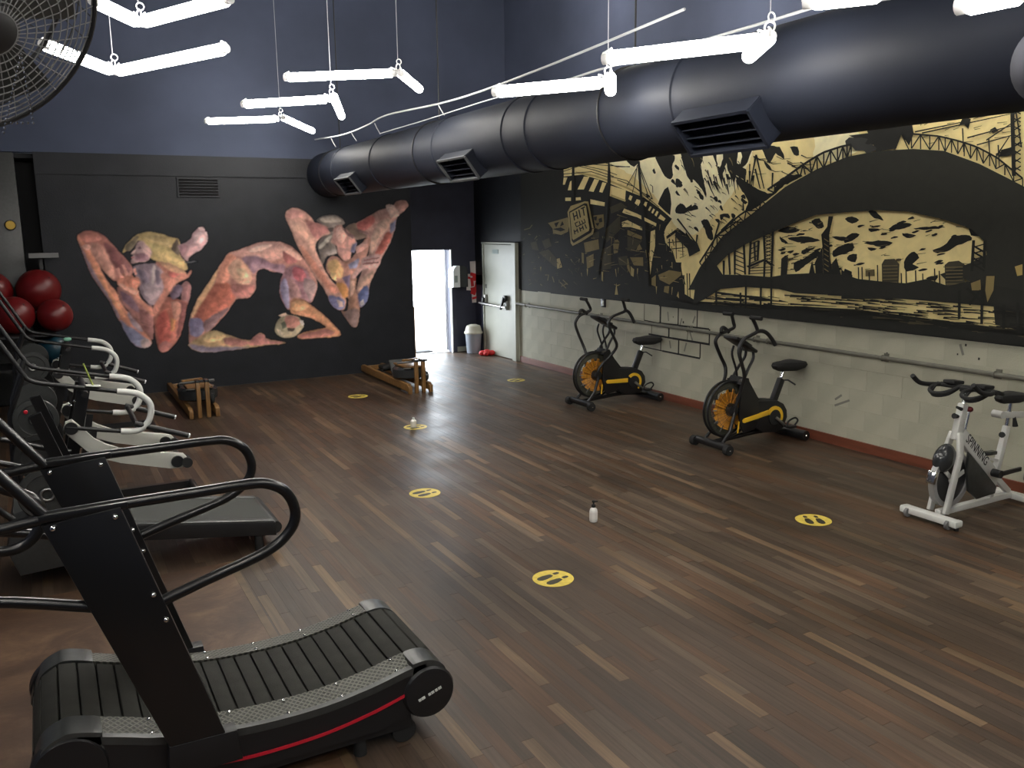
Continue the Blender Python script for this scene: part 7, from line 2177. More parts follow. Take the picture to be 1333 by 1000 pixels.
def curved_treadmill():
    OX, OY = 0.6, 3.635
    t = thing('curved_treadmill', 'nearest black curved treadmill with slatted belt, red side stripe and rails', 'treadmill', (OX, OY, 0))
    L = lambda x: x - OX
    nb, nf = 3.40 - OY, 3.875 - OY           # belt edges
    no, fo = 3.265 - OY, 4.0 - OY            # outer faces
    top = [(L(x), z) for x, z in ((-.20, .33), (-.165, .405), (-.11, .44), (-.05, .445), (.12, .392), (.21, .362), (.41, .318), (.6, .296), (.85, .294), (1.07, .320), (1.25, .358), (1.34, .362), (1.405, .325), (1.43, .26))]
    path = arc_path(top, 10)
    # belt slats along the path, then round both ends
    full = [Vector((L(-.13), 0, .16)), Vector((L(-.19), 0, .23))] + path + [Vector((L(1.42), 0, .19)), Vector((L(1.36), 0, .13))]
    acc, pos, s_next, pitch = 0.0, [], 0.02, 0.0735
    for a, b in zip(full, full[1:]):
        d = (b - a).length
        while s_next <= acc + d:
            f = (s_next - acc) / d
            pos.append((a.lerp(b, f), (b - a).normalized()))
            s_next += pitch
        acc += d
    slat = MB().box((0, (nb + nf) / 2, -.004), (.0665, nf - nb, .016), bev=.004).mesh('slat')
    slat.materials.append(M['slat'])
    for p, d in pos:
        o = bpy.data.objects.new('slat', slat)
        COL.objects.link(o)
        o.parent = t
        o.location = p
        o.rotation_euler = (0, -math.atan2(d.z, d.x), 0)
    # dark belt carrier below the slats
    poly = [(p.x, p.z - .018) for p in path] + [(L(1.38), .14), (L(-.12), .14)]
    obj('belt_bed', MB().prism(poly, nb + .004, nf - .004), 'rubber', t)
    # tread plates and moulded ends
    def strip(y0, y1, x0, x1, dz0, dz1, th=.03):
        r = []
        for p in path:
            if x0 <= p.x <= x1:
                r.append([(p.x, y0, p.z + dz0), (p.x, y1, p.z + dz1), (p.x, y1, p.z + dz1 - th), (p.x, y0, p.z + dz0 - th)])
        return MB().rings(r)
    xa, xb = L(.02), L(1.27)
    obj('tread_plate', strip(no + .02, nb - .006, xa, xb, -.012, .010), 'tread', t, smooth=False)
    obj('tread_plate', strip(nf + .006, fo - .015, xa, xb, .010, .002), 'tread', t, smooth=False)
    for (a, b, s) in ((no, nb - .004, -1), (nf + .004, fo, 1)):
        prof = [(p.x, p.z + .012) for p in path if p.x <= xa + .02] 
        fr = [(L(-.215), .30), (L(-.20), .36)] + prof + [(xa + .02, .33), (L(-.05), .31), (L(-.1), .24), (L(-.18), .2)]
        obj('front_fender', MB().prism(fr, a, b, .008), 'housing', t)
        prof = [(p.x, p.z + .010) for p in path if p.x >= xb - .02]
        rr_ = prof + [(L(1.44), .2), (L(1.40), .14), (L(1.30), .2), (xb - .02, .31)]
        obj('rear_fender', MB().prism(rr_, a, b, .008), 'housing', t)
        # rim and side panel
        rim = []
        yy = a if s < 0 else b
        for p in path:
            if L(-.05) <= p.x <= L(1.33):
                rim.append([(p.x, yy, p.z - .006), (p.x, yy - s * .024, p.z - .003), (p.x, yy - s * .024, p.z - .035), (p.x, yy, p.z - .038)])
        obj('side_rim', MB().rings(rim), 'housing', t)
        pan = [(p.x, p.z - .036) for p in path if L(-.12) <= p.x <= L(1.30)] + [(L(1.30), .15), (L(1.1), .10), (L(.3), .10), (L(-.05), .15), (L(-.15), .24)]
        obj('side_panel', MB().prism(pan, yy - s * .004, yy - s * .03), 'black_sat', t)
        st = []
        for p in path:
            if L(.42) <= p.x <= L(1.26):
                q = .135 - .03 * (p.x - L(.42))
                st.append([(p.x, yy - s * .002, p.z - q), (p.x, yy + s * .003, p.z - q), (p.x, yy + s * .003, p.z - q - .013), (p.x, yy - s * .002, p.z - q - .013)])
        obj('red_stripe', MB().rings(st), 'red', t)
        cx, cz = L(1.335), .222
        cp = obj('roller_cap', MB().lathe([(.108, -.05), (.118, -.02), (.12, .0), (.112, .012), (.085, .017), (.0, .018)], (cx, yy, cz), (0, s, 0), 32), 'black_sat', t)
        obj('roller_cap', MB().lathe([(.13, -.05), (.135, -.01), (.125, .010), (.0, .012)], (L(-.085), yy, .31), (0, s, 0), 32), 'black_sat', t)
        if s < 0:
            m_ = MB()
            for dx, w in ((-.055, .012), (-.038, .018), (-.006, .012), (.01, .014), (.028, .012), (.046, .016)):
                m_.box((cx + dx * math.cos(.32), yy - .019, cz + dx * math.sin(.32) + .0), (w, .003, .012), roty(-.32))
            obj('cap_print', m_, 'white', cp, smooth=False)
    # feet, wheels and lower frame
    for yy in (no + .04, fo - .04):
        m_ = MB()
        bar(m_, (L(-.15), yy, .10), (L(1.25), yy, .10), .05, .06)
        obj('base_rail', m_, 'black_sat', t)
        obj('transport_wheel', MB().lathe([(.03, -.02), (.055, -.018), (.055, .018), (.03, .02)], (L(1.22), yy, .056), (0, 1, 0), 20), 'rubber', t)
        obj('foot', MB().cyl((L(1.02), yy, 0.0), (L(1.02), yy, .11), .03, .022, 14), 'rubber', t)
        obj('foot', MB().cyl((L(-.08), yy, 0.0), (L(-.08), yy, .12), .03, .022, 14), 'rubber', t)
    # posts and loop rails on both sides
    for s, yy in ((-1, no - .025), (1, fo + .03)):
        post = [(L(-.085), 1.27), (L(.165), 1.295), (L(.475), .27), (L(.275), .27)]
        ps = obj('side_post', MB().prism(post, yy - .032, yy + .032, .006), 'black_gloss', t)
        obj('post_shoe', MB().prism([(L(.25), .335), (L(.50), .33), (L(.515), .2), (L(.24), .2)], yy - .036, yy + .036, .006), 'black_sat', ps)
        m_ = MB()
        for bx_, bz in ((-.05, 1.258), (.145, 1.265), (.245, .95), (.28, .845)):
            m_.ball((L(bx_), yy - .036, bz), .011, u=10, v=6)
        obj('bolt', m_, 'chrome', ps, kind='stuff')
        rail = [(L(-.07), yy - .0, 1.292), (L(.18), yy, 1.298), (L(.41), yy, 1.300), (L(.60), yy, 1.302), (L(.685), yy, 1.292), (L(.755), yy, 1.245), (L(.785), yy, 1.16), (L(.755), yy, 1.085), (L(.66), yy, 1.02), (L(.44), yy, .955), (L(.24), yy, .895)]
        obj('hand_rail', MB().tube(rail, .021, 12, smooth=5), 'black_gloss', t)
        front = [(L(.08), yy, .925), (L(-.2), yy, 1.01), (L(-.45), yy, 1.06), (L(-.58), yy, 1.12), (L(-.60), yy, 1.19), (L(-.53), yy, 1.245), (L(-.30), yy, 1.262), (L(-.07), yy, 1.286)]
        obj('front_loop', MB().tube(front, .021, 12, smooth=5), 'black_gloss', t)
        m_ = MB(); bar(m_, (L(-.09), yy, 1.290), (L(.19), yy, 1.298), .05, .026, bev=.004)
        obj('rail_clamp', m_, 'black_gloss', t)
    # console mast rising from the rails, and its loop handle
    for yy in (no - .02, fo + .02):
        obj('console_strut', MB().tube([(L(-.065), yy, 1.285), (L(-.20), yy, 1.47), (L(-.30), yy, 1.60)], .02, 10), 'black_gloss', t)
    obj('cross_bar', MB().tube([(L(-.30), no - .02, 1.60), (L(-.30), fo + .02, 1.60)], .02, 10), 'black_gloss', t)
    obj('console', MB().box((L(-.30), (no + fo) / 2, 1.66), (.05, .34, .22), roty(-.5), .01), 'black_sat', t)
    obj('loop_handle', MB().tube([(L(-.42), .02, 1.11), (L(-.24), .02, 1.06), (L(-.15), .02, 1.075), (L(-.095), .02, 1.14), (L(-.09), .02, 1.20), (L(-.12), .02, 1.255), (L(-.25), .02, 1.35), (L(-.30), .02, 1.60)], .022, 10, smooth=5), 'black_gloss', t)
    m_ = MB()
    for x in (.2, .5, .72, .95, 1.2):
        z = min(path, key=lambda p: abs(p.x - L(x))).z
        for yy, dz in ((nb - .02, .012), (no + .035, -.006), (nf + .02, .012), (fo - .03, .006)):
            m_.ball((L(x), yy, z + dz), .008, (1, 1, .5), 8, 6)
    obj('plate_screw', m_, 'chrome', t, kind='stuff')
    return t
curved_treadmill()

# ------------------------------------------------------------------ second treadmill with inclined flat deck
def flat_treadmill():
    OX, OY = 0.6, 6.30
    t = thing('incline_treadmill', 'second black treadmill with a flat sloping dark grey deck', 'treadmill', (OX, OY, 0))
    L = lambda x: x - OX
    z_ = lambda x: .20 + (1.3 - x) * .152
    pr_ = [(L(1.30), z_(1.3)), (L(.05), z_(.05)), (L(.05), z_(.05) - .11), (L(1.30), z_(1.3) - .10)]
    obj('deck', MB().prism(pr_, -.35, .35, .008), 'black_sat', t)
    obj('running_belt', MB().prism([(L(1.28), z_(1.28) + .006), (L(.05), z_(.05) + .006), (L(.05), z_(.05) - .01), (L(1.28), z_(1.28) - .01)], -.27, .27), 'deckmat', t)
    for y in (-.31, .31):
        obj('side_rail', MB().prism([(L(1.29), z_(1.29) + .010), (L(.05), z_(.05) + .010), (L(.05), z_(.05) - .02), (L(1.29), z_(1.29) - .02)], y - .035, y + .035, .006), 'housing', t)
        obj('foot', MB().cyl((L(1.18), y, 0), (L(1.18), y, .13), .03, segs=12), 'rubber', t)
        m_ = MB(); bar(m_, (L(.14), y, .0), (L(.02), y, .42), .05, .08)
        obj('front_leg', m_, 'black_sat', t)
        m_ = MB(); bar(m_, (L(.12), y * 1.1, .40), (L(-.12), y * 1.1, 1.15), .05, .07)
        obj('upright', m_, 'black_gloss', t)
        obj('hand_rail', MB().tube([(L(.06), y * 1.1, .73), (L(-.15), y * 1.1, .80), (L(-.38), y * 1.1, .88), (L(-.45), y * 1.1, .80), (L(-.40), y * 1.1, .62), (L(-.30), y * 1.1, .50)], .02, 10, smooth=4), 'black_gloss', t)
    obj('rear_roller', MB().cyl((L(1.30), -.33, z_(1.3) - .045), (L(1.30), .33, z_(1.3) - .045), .045, segs=18), 'rubber', t)
    obj('hood', MB().prism([(L(.10), .50), (L(-.02), .58), (L(-.30), .54), (L(-.36), .30), (L(-.30), .12), (L(.06), .14)], -.33, .33, .02), 'housing', t)
    dsk = obj('weight_disc', MB().lathe([(.165, .015), (.168, 0), (.16, -.012), (.125, -.014), (.12, -.006), (.05, -.006), (.045, -.02), (.026, -.02), (.024, .0), (.0, .0)], (L(-.10), -.37, .645), (0, 1, 0), 36), 'housing', t)
    obj('disc_ring', MB().torus((L(-.10), -.392, .645), (0, 1, 0), .036, .007, 24, 8), 'steel', dsk)
    m_ = MB().box((L(-.19), -.388, .65), (.012, .004, .055), roty(.15)); obj('disc_print', m_, 'white', dsk, smooth=False)
    obj('disc_mark', MB().lathe([(.014, 0), (.0, -.004)], (L(-.055), -.381, .72), (0, 1, 0), 12), 'red', dsk)
    return t
flat_treadmill()

# ------------------------------------------------------------------ lever machines with white grips
def lever_machine(label, loc, group):
    t = thing('lever_machine', label, 'exercise machine', loc, 0, group)
    for y in (-.40, .40):
        obj('hand_rail', MB().tube([(-.45, y, 1.75), (-.33, y, 1.52), (-.19, y, 1.25), (-.155, y, 1.20), (-.10, y, 1.172), (.0, y, 1.148), (.42, y, 1.055)], .017, 10, smooth=4), 'black_sat', t)
        obj('white_grip', MB().tube([(.42, y, 1.055), (.50, y, 1.04), (.575, y, 1.015), (.635, y, .955), (.65, y, .885), (.625, y, .80), (.57, y, .745), (.50, y, .732), (.42, y, .742)], .0245, 12, smooth=5), 'white_grip', t)
        obj('lower_rail', MB().tube([(.42, y, .742), (.25, y, .775), (.05, y, .82)], .016, 10), 'black_sat', t)
        arm = obj('lever_arm', MB().prism([(.03, .80), (.05, .855), (.095, .87), (.155, .80), (.225, .70), (.30, .645), (.40, .605), (.86, .50), (.89, .46), (.875, .405), (.84, .385), (.75, .395), (.40, .49), (.27, .54), (.17, .62), (.06, .745)], y * .93 - .025, y * .93 + .025, .008), 'white_beam', t)
        for px, pz in ((.085, .805), (.81, .445)):
            obj('pivot_cap', MB().lathe([(.045, -.042), (.048, -.035), (.048, .035), (.045, .042), (.02, .046), (0, .046)], (px, y * .93, pz), (0, 1, 0), 20), 'black_sat', arm)
        obj('roller', MB().cyl((.88, y * .93 - .06, .43), (.88, y * .93 + .06, .43), .04, segs=16), 'rubber', arm)
        obj('peg', MB().cyl((.52, y, .79), (.905, y, .645), .022, segs=12), 'black_sat', t)
        obj('peg_tip', MB().lathe([(.0, -.012), (.018, -.01), (.022, 0), (.02, .012), (.0, .014)], (.905, y, .645), (.385, 0, -.145), 12), 'bright', t)
        m_ = MB(); bar(m_, (.24, y * .72, .77), (.10, y * .72, .06), .05, .05)
        obj('side_post', m_, 'black_sat', t)
        m_ = MB(); bar(m_, (-.3, y, .03), (1.02, y, .03), .06, .06)
        obj('base_rail', m_, 'black_sat', t)
        m_ = MB(); bar(m_, (-.05, y * .6, .06), (.20, y * .45, 1.06), .05, .09)
        obj('mast', m_, 'black_gloss', t)
        dsk = obj('weight_disc', MB().lathe([(.15, .012), (.155, 0), (.15, -.012), (.115, -.014), (.11, -.006), (.05, -.006), (.045, -.016), (.026, -.016), (.024, 0), (0, 0)], (-.14, y * 1.0, .90), (0, 1 if y < 0 else -1, 0), 32), 'housing', t)
        obj('disc_ring', MB().torus((-.14, y - .02 if y < 0 else y + .02, .90), (0, 1, 0), .032, .007, 20, 8), 'steel', dsk)
        obj('disc_mark', MB().ball((-.20, y - .012 if y < 0 else y + .012, .965), .016, (1, .4, 1), 10, 8), 'red', dsk)
        obj('weight_disc', MB().lathe([(.17, .02), (.178, 0), (.17, -.02), (.13, -.022), (.125, -.01), (0, -.01)], (-.14, y, .62), (0, 1 if y < 0 else -1, 0), 32), 'rubber', t)
        obj('cross_strut', MB().tube([(-.19, y, 1.24), (-.30, y * .9, .95), (-.32, y * .8, .5), (-.30, y, .05)], .02, 8), 'black_sat', t)
    for px, pz, r in ((-.30, .04, .03), (1.0, .04, .03), (.20, 1.05, .025), (.85, .43, .018), (.54, .77, .02)):
        obj('cross_tube', MB().cyl((px, -.40, pz), (px, .40, pz), r, segs=12), 'black_sat', t)
    m_ = MB(); m_.ball((.10, -.20, .945), .014, u=8, v=6).ball((.13, -.20, .975), .014, u=8, v=6); obj('chrome_pin', m_, 'chrome', t, kind='stuff')
    return t
lever_machine('black lever machine with white U grips and white arms, nearer of the two', (0, 7.5, 0), 'white gripped lever machines')
lm2 = lever_machine('black lever machine with white U grips, farther one near the red balls', (-.03, 10.4, 0), 'white gripped lever machines')
t = thing('green_cap', 'small pale green cap hanging on the far machine rail', 'cap', (.17, 9.97, 1.165))
obj('cap_body', MB().ball((0, 0, 0), .032, (1.3, 1, .7), 12, 8), mat('pale green plastic', (.22, .50, .36), .5), t)
t = thing('paper_tag', 'white card tag with green cord tied to the nearer lever machine rail', 'tag', (.26, 7.07, 1.12))
obj('card', MB().box((0, 0, 0), (.10, .06, .008), roty(.15)), 'white', t, smooth=False)
obj('cord', MB().tube([(0, 0, 0), (-.03, .02, .10), (-.05, .03, .17)], .006, 6), mat('green cord', (.25, .30, .05), .7), t)

# ------------------------------------------------------------------ fan bikes
def loft_seat(mb, x0, x1, zb, zt, w):
    L_ = x1 - x0
    out = [(0, .22), (.04, .34), (.28, .42), (.55, .80), (.80, 1.0), (.95, .92), (1.0, .6)]
    def ring(sc, z, dip=0):
        a = [(x0 + L_ * (.5 + (f - .5) * sc), -w / 2 * h * sc, z + dip * f) for f, h in out]
        b = [(p[0], -p[1], p[2]) for p in reversed(a)]
        return a + b
    return mb.rings([ring(.55, zb), ring(.9, zb + (zt - zb) * .3), ring(1.0, zb + (zt - zb) * .62), ring(.93, zb + (zt - zb) * .9), ring(.7, zt)])

def fan_bike(label, loc, crank_deg, group):
    t = thing('fan_bike', label, 'exercise bike', loc, 0, group)
    fx, fz, R_ = .115, .405, .285
    g = MB()
    for y in (-.085, .085):
        for r in (.12, .19, .24):
            g.torus((fx, y * (1.35 - 3 * r), fz), (0, 1, 0), r, .0018, 40, 4)
        for k in range(20):
            a = 2 * PI * k / 30
            g.tube([(fx + math.cos(a) * .07, y * 1.12, fz + math.sin(a) * .07), (fx + math.cos(a) * R_, y * .36, fz + math.sin(a) * R_)], .0014, 4)
    obj('fan_guard', g, 'cage', t, kind='stuff')
    rim = MB().torus((fx, -.03, fz), (0, 1, 0), R_, .014, 48, 8).torus((fx, .03, fz), (0, 1, 0), R_, .012, 48, 8)
    obj('guard_ring', MB().lathe([(.19, -.004), (R_, -.004), (R_, .004), (.19, .004), (.19, -.004)], (fx, .03, fz), (0, 1, 0), 40), 'annulus', t)
    obj('fan_rim', rim, 'black_sat', t)
    blade = None
    for k in range(14):
        a = 2 * PI * k / 14
        m_ = MB()
        m_.prism([(.055, -.020), (.205, -.032), (.212, .026), (.055, .020)], -.004, .004)
        me = m_.mesh('fan_blade') if blade is None else blade
        if blade is None:
            me.materials.append(M['amber']); blade = me
        o = bpy.data.objects.new('fan_blade', blade)
        COL.objects.link(o); o.parent = t
        o.matrix_local = Matrix.Translation((fx, -.035, fz)) @ Matrix.Rotation(a, 4, 'Y') @ Matrix.Rotation(.45, 4, 'X')
    obj('fan_disc', MB().lathe([(0, -.006), (.175, -.006), (.175, .006), (0, .006)], (fx, -.01, fz), (0, 1, 0), 32), 'amber', t)
    obj('fan_hub', MB().lathe([(0, -.115), (.03, -.115), (.06, -.10), (.066, -.07), (.066, .07), (.06, .10), (.03, .115), (0, .115)], (fx, 0, fz), (0, 1, 0), 24), 'black_sat', t)
    m_ = MB()
    for k in (6, 7, 8):
        a = math.radians(150 + k * 20 - 100)
    for a in (175, 205, 232):
        a = math.radians(a)
        m_.box((fx + math.cos(a) * .235, -.075, fz + math.sin(a) * .235), (.05, .004, .012), roty(-a))
    obj('guard_clip', m_, 'greycap', t, smooth=False, kind='stuff')
    # frame
    body = [(.245, .70), (.30, .715), (.345, .66), (.51, .455), (.72, .445), (.80, .40), (.85, .33), (.855, .25), (.80, .14), (.72, .105), (.53, .125), (.44, .20), (.40, .33)]
    obj('main_frame', MB().prism(body, -.04, .04, .01), 'black_sat', t)
    for s in (-1, 1):
        pl = [(.20, .70), (.29, .70), (.43, .50), (.46, .30), (.40, .18), (.25, .15), (.20, .24), (.175, .36), (.19, .5)]
        obj('fork_plate', MB().prism(pl, s * .10 - .012, s * .10 + .012, .005), 'black_sat', t)
        obj('chain_cover', MB().prism([(.40, .47), (.72, .44), (.80, .40), (.85, .33), (.86, .25), (.80, .135), (.70, .105), (.52, .125), (.40, .2)], s * .075 - .03, s * .075 + .03, .012), 'black_sat', t)
    obj('fork_bridge', MB().prism([(.19, .665), (.31, .66), (.29, .72), (.25, .73)], -.11, .11, .006), 'black_sat', t)
    m_ = MB(); m_.tube([(.18, -.10, .70), (.23, -.09, .708), (.29, -.085, .69)], .016, 8); obj('chrome_lug', m_, 'steel', t)
    # yellow chain guard
    cr = (.665, .275)
    gy = -.112
    if crank_deg > 0:
        e = (.25, .315)
    else:
        e = (.24, .285)
    m_ = MB()
    d = Vector((cr[0] - .09 - e[0], 0, cr[1] + .06 - e[1])); 
    if crank_deg > 0:
        d = Vector((cr[0] - .10 - e[0], 0, cr[1] + .03 - e[1]))
    n = Vector((-d.z, 0, d.x)).normalized() * .026
    p0 = Vector((e[0], 0, e[1])); p1 = p0 + d
    arrow = [p0 - n * .9, p1 - n, p1 + n, p0 + n * .9, p0 + n * .4 - d.normalized() * .02, p0 - n * .4 - d.normalized() * .02]
    m_.prism([(p.x, p.z) for p in arrow], gy - .008, gy + .008, .003)
    ar = [PI * 0.87 - k * (PI * 1.0) / 18 for k in range(19)]
    if crank_deg > 0:
        ar = [PI * 0.75 - k * (PI * 1.05) / 18 for k in range(19)]
    ro, ri = .116, .080
    outer = [(cr[0] + math.cos(a) * ro, cr[1] + math.sin(a) * ro) for a in ar]
    inner = [(cr[0] + math.cos(a) * ri, cr[1] + math.sin(a) * ri) for a in reversed(ar)]
    inner = [(cr[0] + math.cos(a) * (ri + .024 * max(0, (k_ / 18 - .0)) * 0 + (.02 if i_ < 5 else 0) * (1 - i_ / 5)), cr[1] + math.sin(a) * (ri + (.02 if i_ < 5 else 0) * (1 - i_ / 5))) for i_, (k_, a) in enumerate(zip(range(19), reversed(ar)))]
    m_.prism(outer + inner, gy - .008, gy + .008)
    obj('yellow_guard', m_, 'yellow', t)
    obj('crank_disc', MB().lathe([(0, -.01), (.08, -.01), (.08, .01), (0, .01)], (cr[0], gy + .002, cr[1]), (0, 1, 0), 28), 'rubber', t)
    # cranks and pedals
    for s, a in ((-1, math.radians(-38)), (1, math.radians(142))):
        y0 = s * .135
        px, pz = cr[0] + math.cos(a) * .165, cr[1] + math.sin(a) * .165
        m_ = MB(); bar(m_, (cr[0], y0, cr[1]), (px, y0, pz), .02, .03, bev=.004)
        obj('crank_arm', m_, 'steel', t)
        pd = obj('pedal', MB().box((px + .02, y0 + s * .06, pz), (.10, .085, .025), bev=.006), 'black_sat', t)
        obj('pedal_strap', MB().tube([(px - .04, y0 + s * .06, pz), (px - .01, y0 + s * .06, pz + .06), (px + .08, y0 + s * .06, pz + .085), (px + .12, y0 + s * .06, pz + .05), (px + .07, y0 + s * .06, pz - .0)], .010, 6, smooth=4), 'rubber', pd)
    # seat
    m_ = MB(); bar(m_, (.75, 0, .42), (.855, 0, .65), .06, .07, bev=.012); obj('seat_tube', m_, 'black_sat', t)
    obj('seat_post', MB().cyl((.845, 0, .63), (.895, 0, .755), .017, segs=14), 'chrome', t)
    obj('seat', loft_seat(MB(), .73, 1.13, .728, .830, .25), 'rubber', t)
    obj('seat_clamp', MB().box((.895, 0, .745), (.12, .06, .03), bev=.006), 'black_sat', t)
    obj('adjust_lever', MB().tube([(.87, 0, .63), (.90, -.05, .635), (.96, -.10, .585)], .009, 8), 'black_sat', t)
    # handles
    for s in (-1, 1):
        y = s * .255
        ox = 0 if (s < 0) == (crank_deg < 0) else .13
        dz = 0 if s < 0 else -.02
        main = [(.16 + ox * 1.6, y, 1.355 + dz), (.215 + ox * 1.4, y, 1.27 + dz), (.232 + ox * 1.35, y, 1.215 + dz), (.16 + ox * 1.2, y, 1.185 + dz), (.075 + ox * 1.1, y, 1.155 + dz), (.02 + ox * 1.1, y, 1.10 + dz), (.005 + ox * 1.3, y, 1.02), (.05 + ox * 1.45, y, .90), (.10 + ox * 1.5, y * .95, .78), (.12 + ox * .9, y * .75, .66), (.10, y * .62, .52), (.075 if s < 0 else .12, y * .55, .405)]
        arm = obj('handle_arm', MB().tube(main, .0185, 10, smooth=4), 'black_sat', t)
        obj('grip', MB().tube([(.16 + ox * 1.6, y - s * .02, 1.355 + dz), (.165 + ox * 1.6, y + s * .12, 1.355 + dz)], .021, 10), 'rubber', arm)
        br = [(.225 + ox * 1.3, y, 1.215 + dz), (.30 + ox, y, 1.215 + dz), (.37 + ox * .8, y, 1.185 + dz), (.44 + ox * .6, y, 1.12 + dz), (.485 + ox * .5, y, 1.06 + dz)]
        if s < 0:
            obj('rear_grip', MB().tube(br, .020, 10, smooth=4), 'rubber', arm)
        else:
            e_ = ox - .13
            obj('rear_grip', MB().tube([(.34 + e_ * 1.2, y, 1.15), (.27 + e_ * 1.2, y, 1.20), (.22 + e_ * 1.2, y - .02, 1.195), (.20 + e_ * 1.2, y - .04, 1.16)], .020, 10, smooth=4), 'rubber', arm)
    # console on its bent stem
    obj('console', MB().box((.265, 0, 1.06), (.33, .20, .035), roty(.52), .012), 'black_sat', t)
    obj('console_screen', MB().box((.285, 0, 1.085), (.17, .14, .012), roty(.52), .004), 'housing', t)
    for s in (-1, 1):
        obj('console_stem', MB().tube([(.39, s * .05, .985), (.385, s * .06, .91), (.32, s * .07, .82), (.25, s * .08, .71)], .015, 8, smooth=4), 'black_sat', t)
        obj('console_stay', MB().tube([(.23, s * .06, 1.04), (.21, s * .06, .95), (.26, s * .05, .80), (.28, s * .05, .71)], .012, 8, smooth=4), 'black_sat', t)
    # stabilisers, wheels and lower tube
    obj('front_stabiliser', MB().tube([(-.07, -.235, .068), (-.07, .235, .068)], .040, 14), 'black_sat', t)
    obj('rear_stabiliser', MB().tube([(.99, -.25, .062), (.99, .25, .062)], .052, 16), 'black_sat', t)
    for s in (-1, 1):
        w = obj('transport_wheel', MB().lathe([(.02, -.03), (.05, -.028), (.05, .028), (.02, .03)], (-.09, s * .25, .052), (0, 1, 0), 18), 'rubber', t)
        obj('wheel_bolt', MB().ball((-.09, s * .282, .052), .010, u=8, v=6), 'chrome', w)
        obj('end_bolt', MB().ball((.99, s * .252, .062), .012, u=8, v=6), 'chrome', t)
        obj('fork_leg', MB().tube([(-.06, s * .13, .085), (.05, s * .12, .20), (.115, s * .115, .40)], .018, 8), 'black_sat', t)
        obj('yellow_mark', MB().box((.155, s * .125, .23), (.016, .006, .12), roty(.12)), 'yellow', t, smooth=False)
    obj('lower_tube', MB().tube([(-.06, 0, .085), (.20, 0, .095), (.50, 0, .115), (.80, 0, .10), (.98, 0, .07)], .024, 10, smooth=3), 'black_sat', t)
    return t
fan_bike('black and yellow fan bike with amber fan, nearer of the two by the block wall', (5.886, 6.455, 0), -1, 'fan bikes along the block wall')
fan_bike('black and yellow fan bike with amber fan, farther one beside the painted brick outline', (5.90, 8.90, 0), 1, 'fan bikes along the block wall')

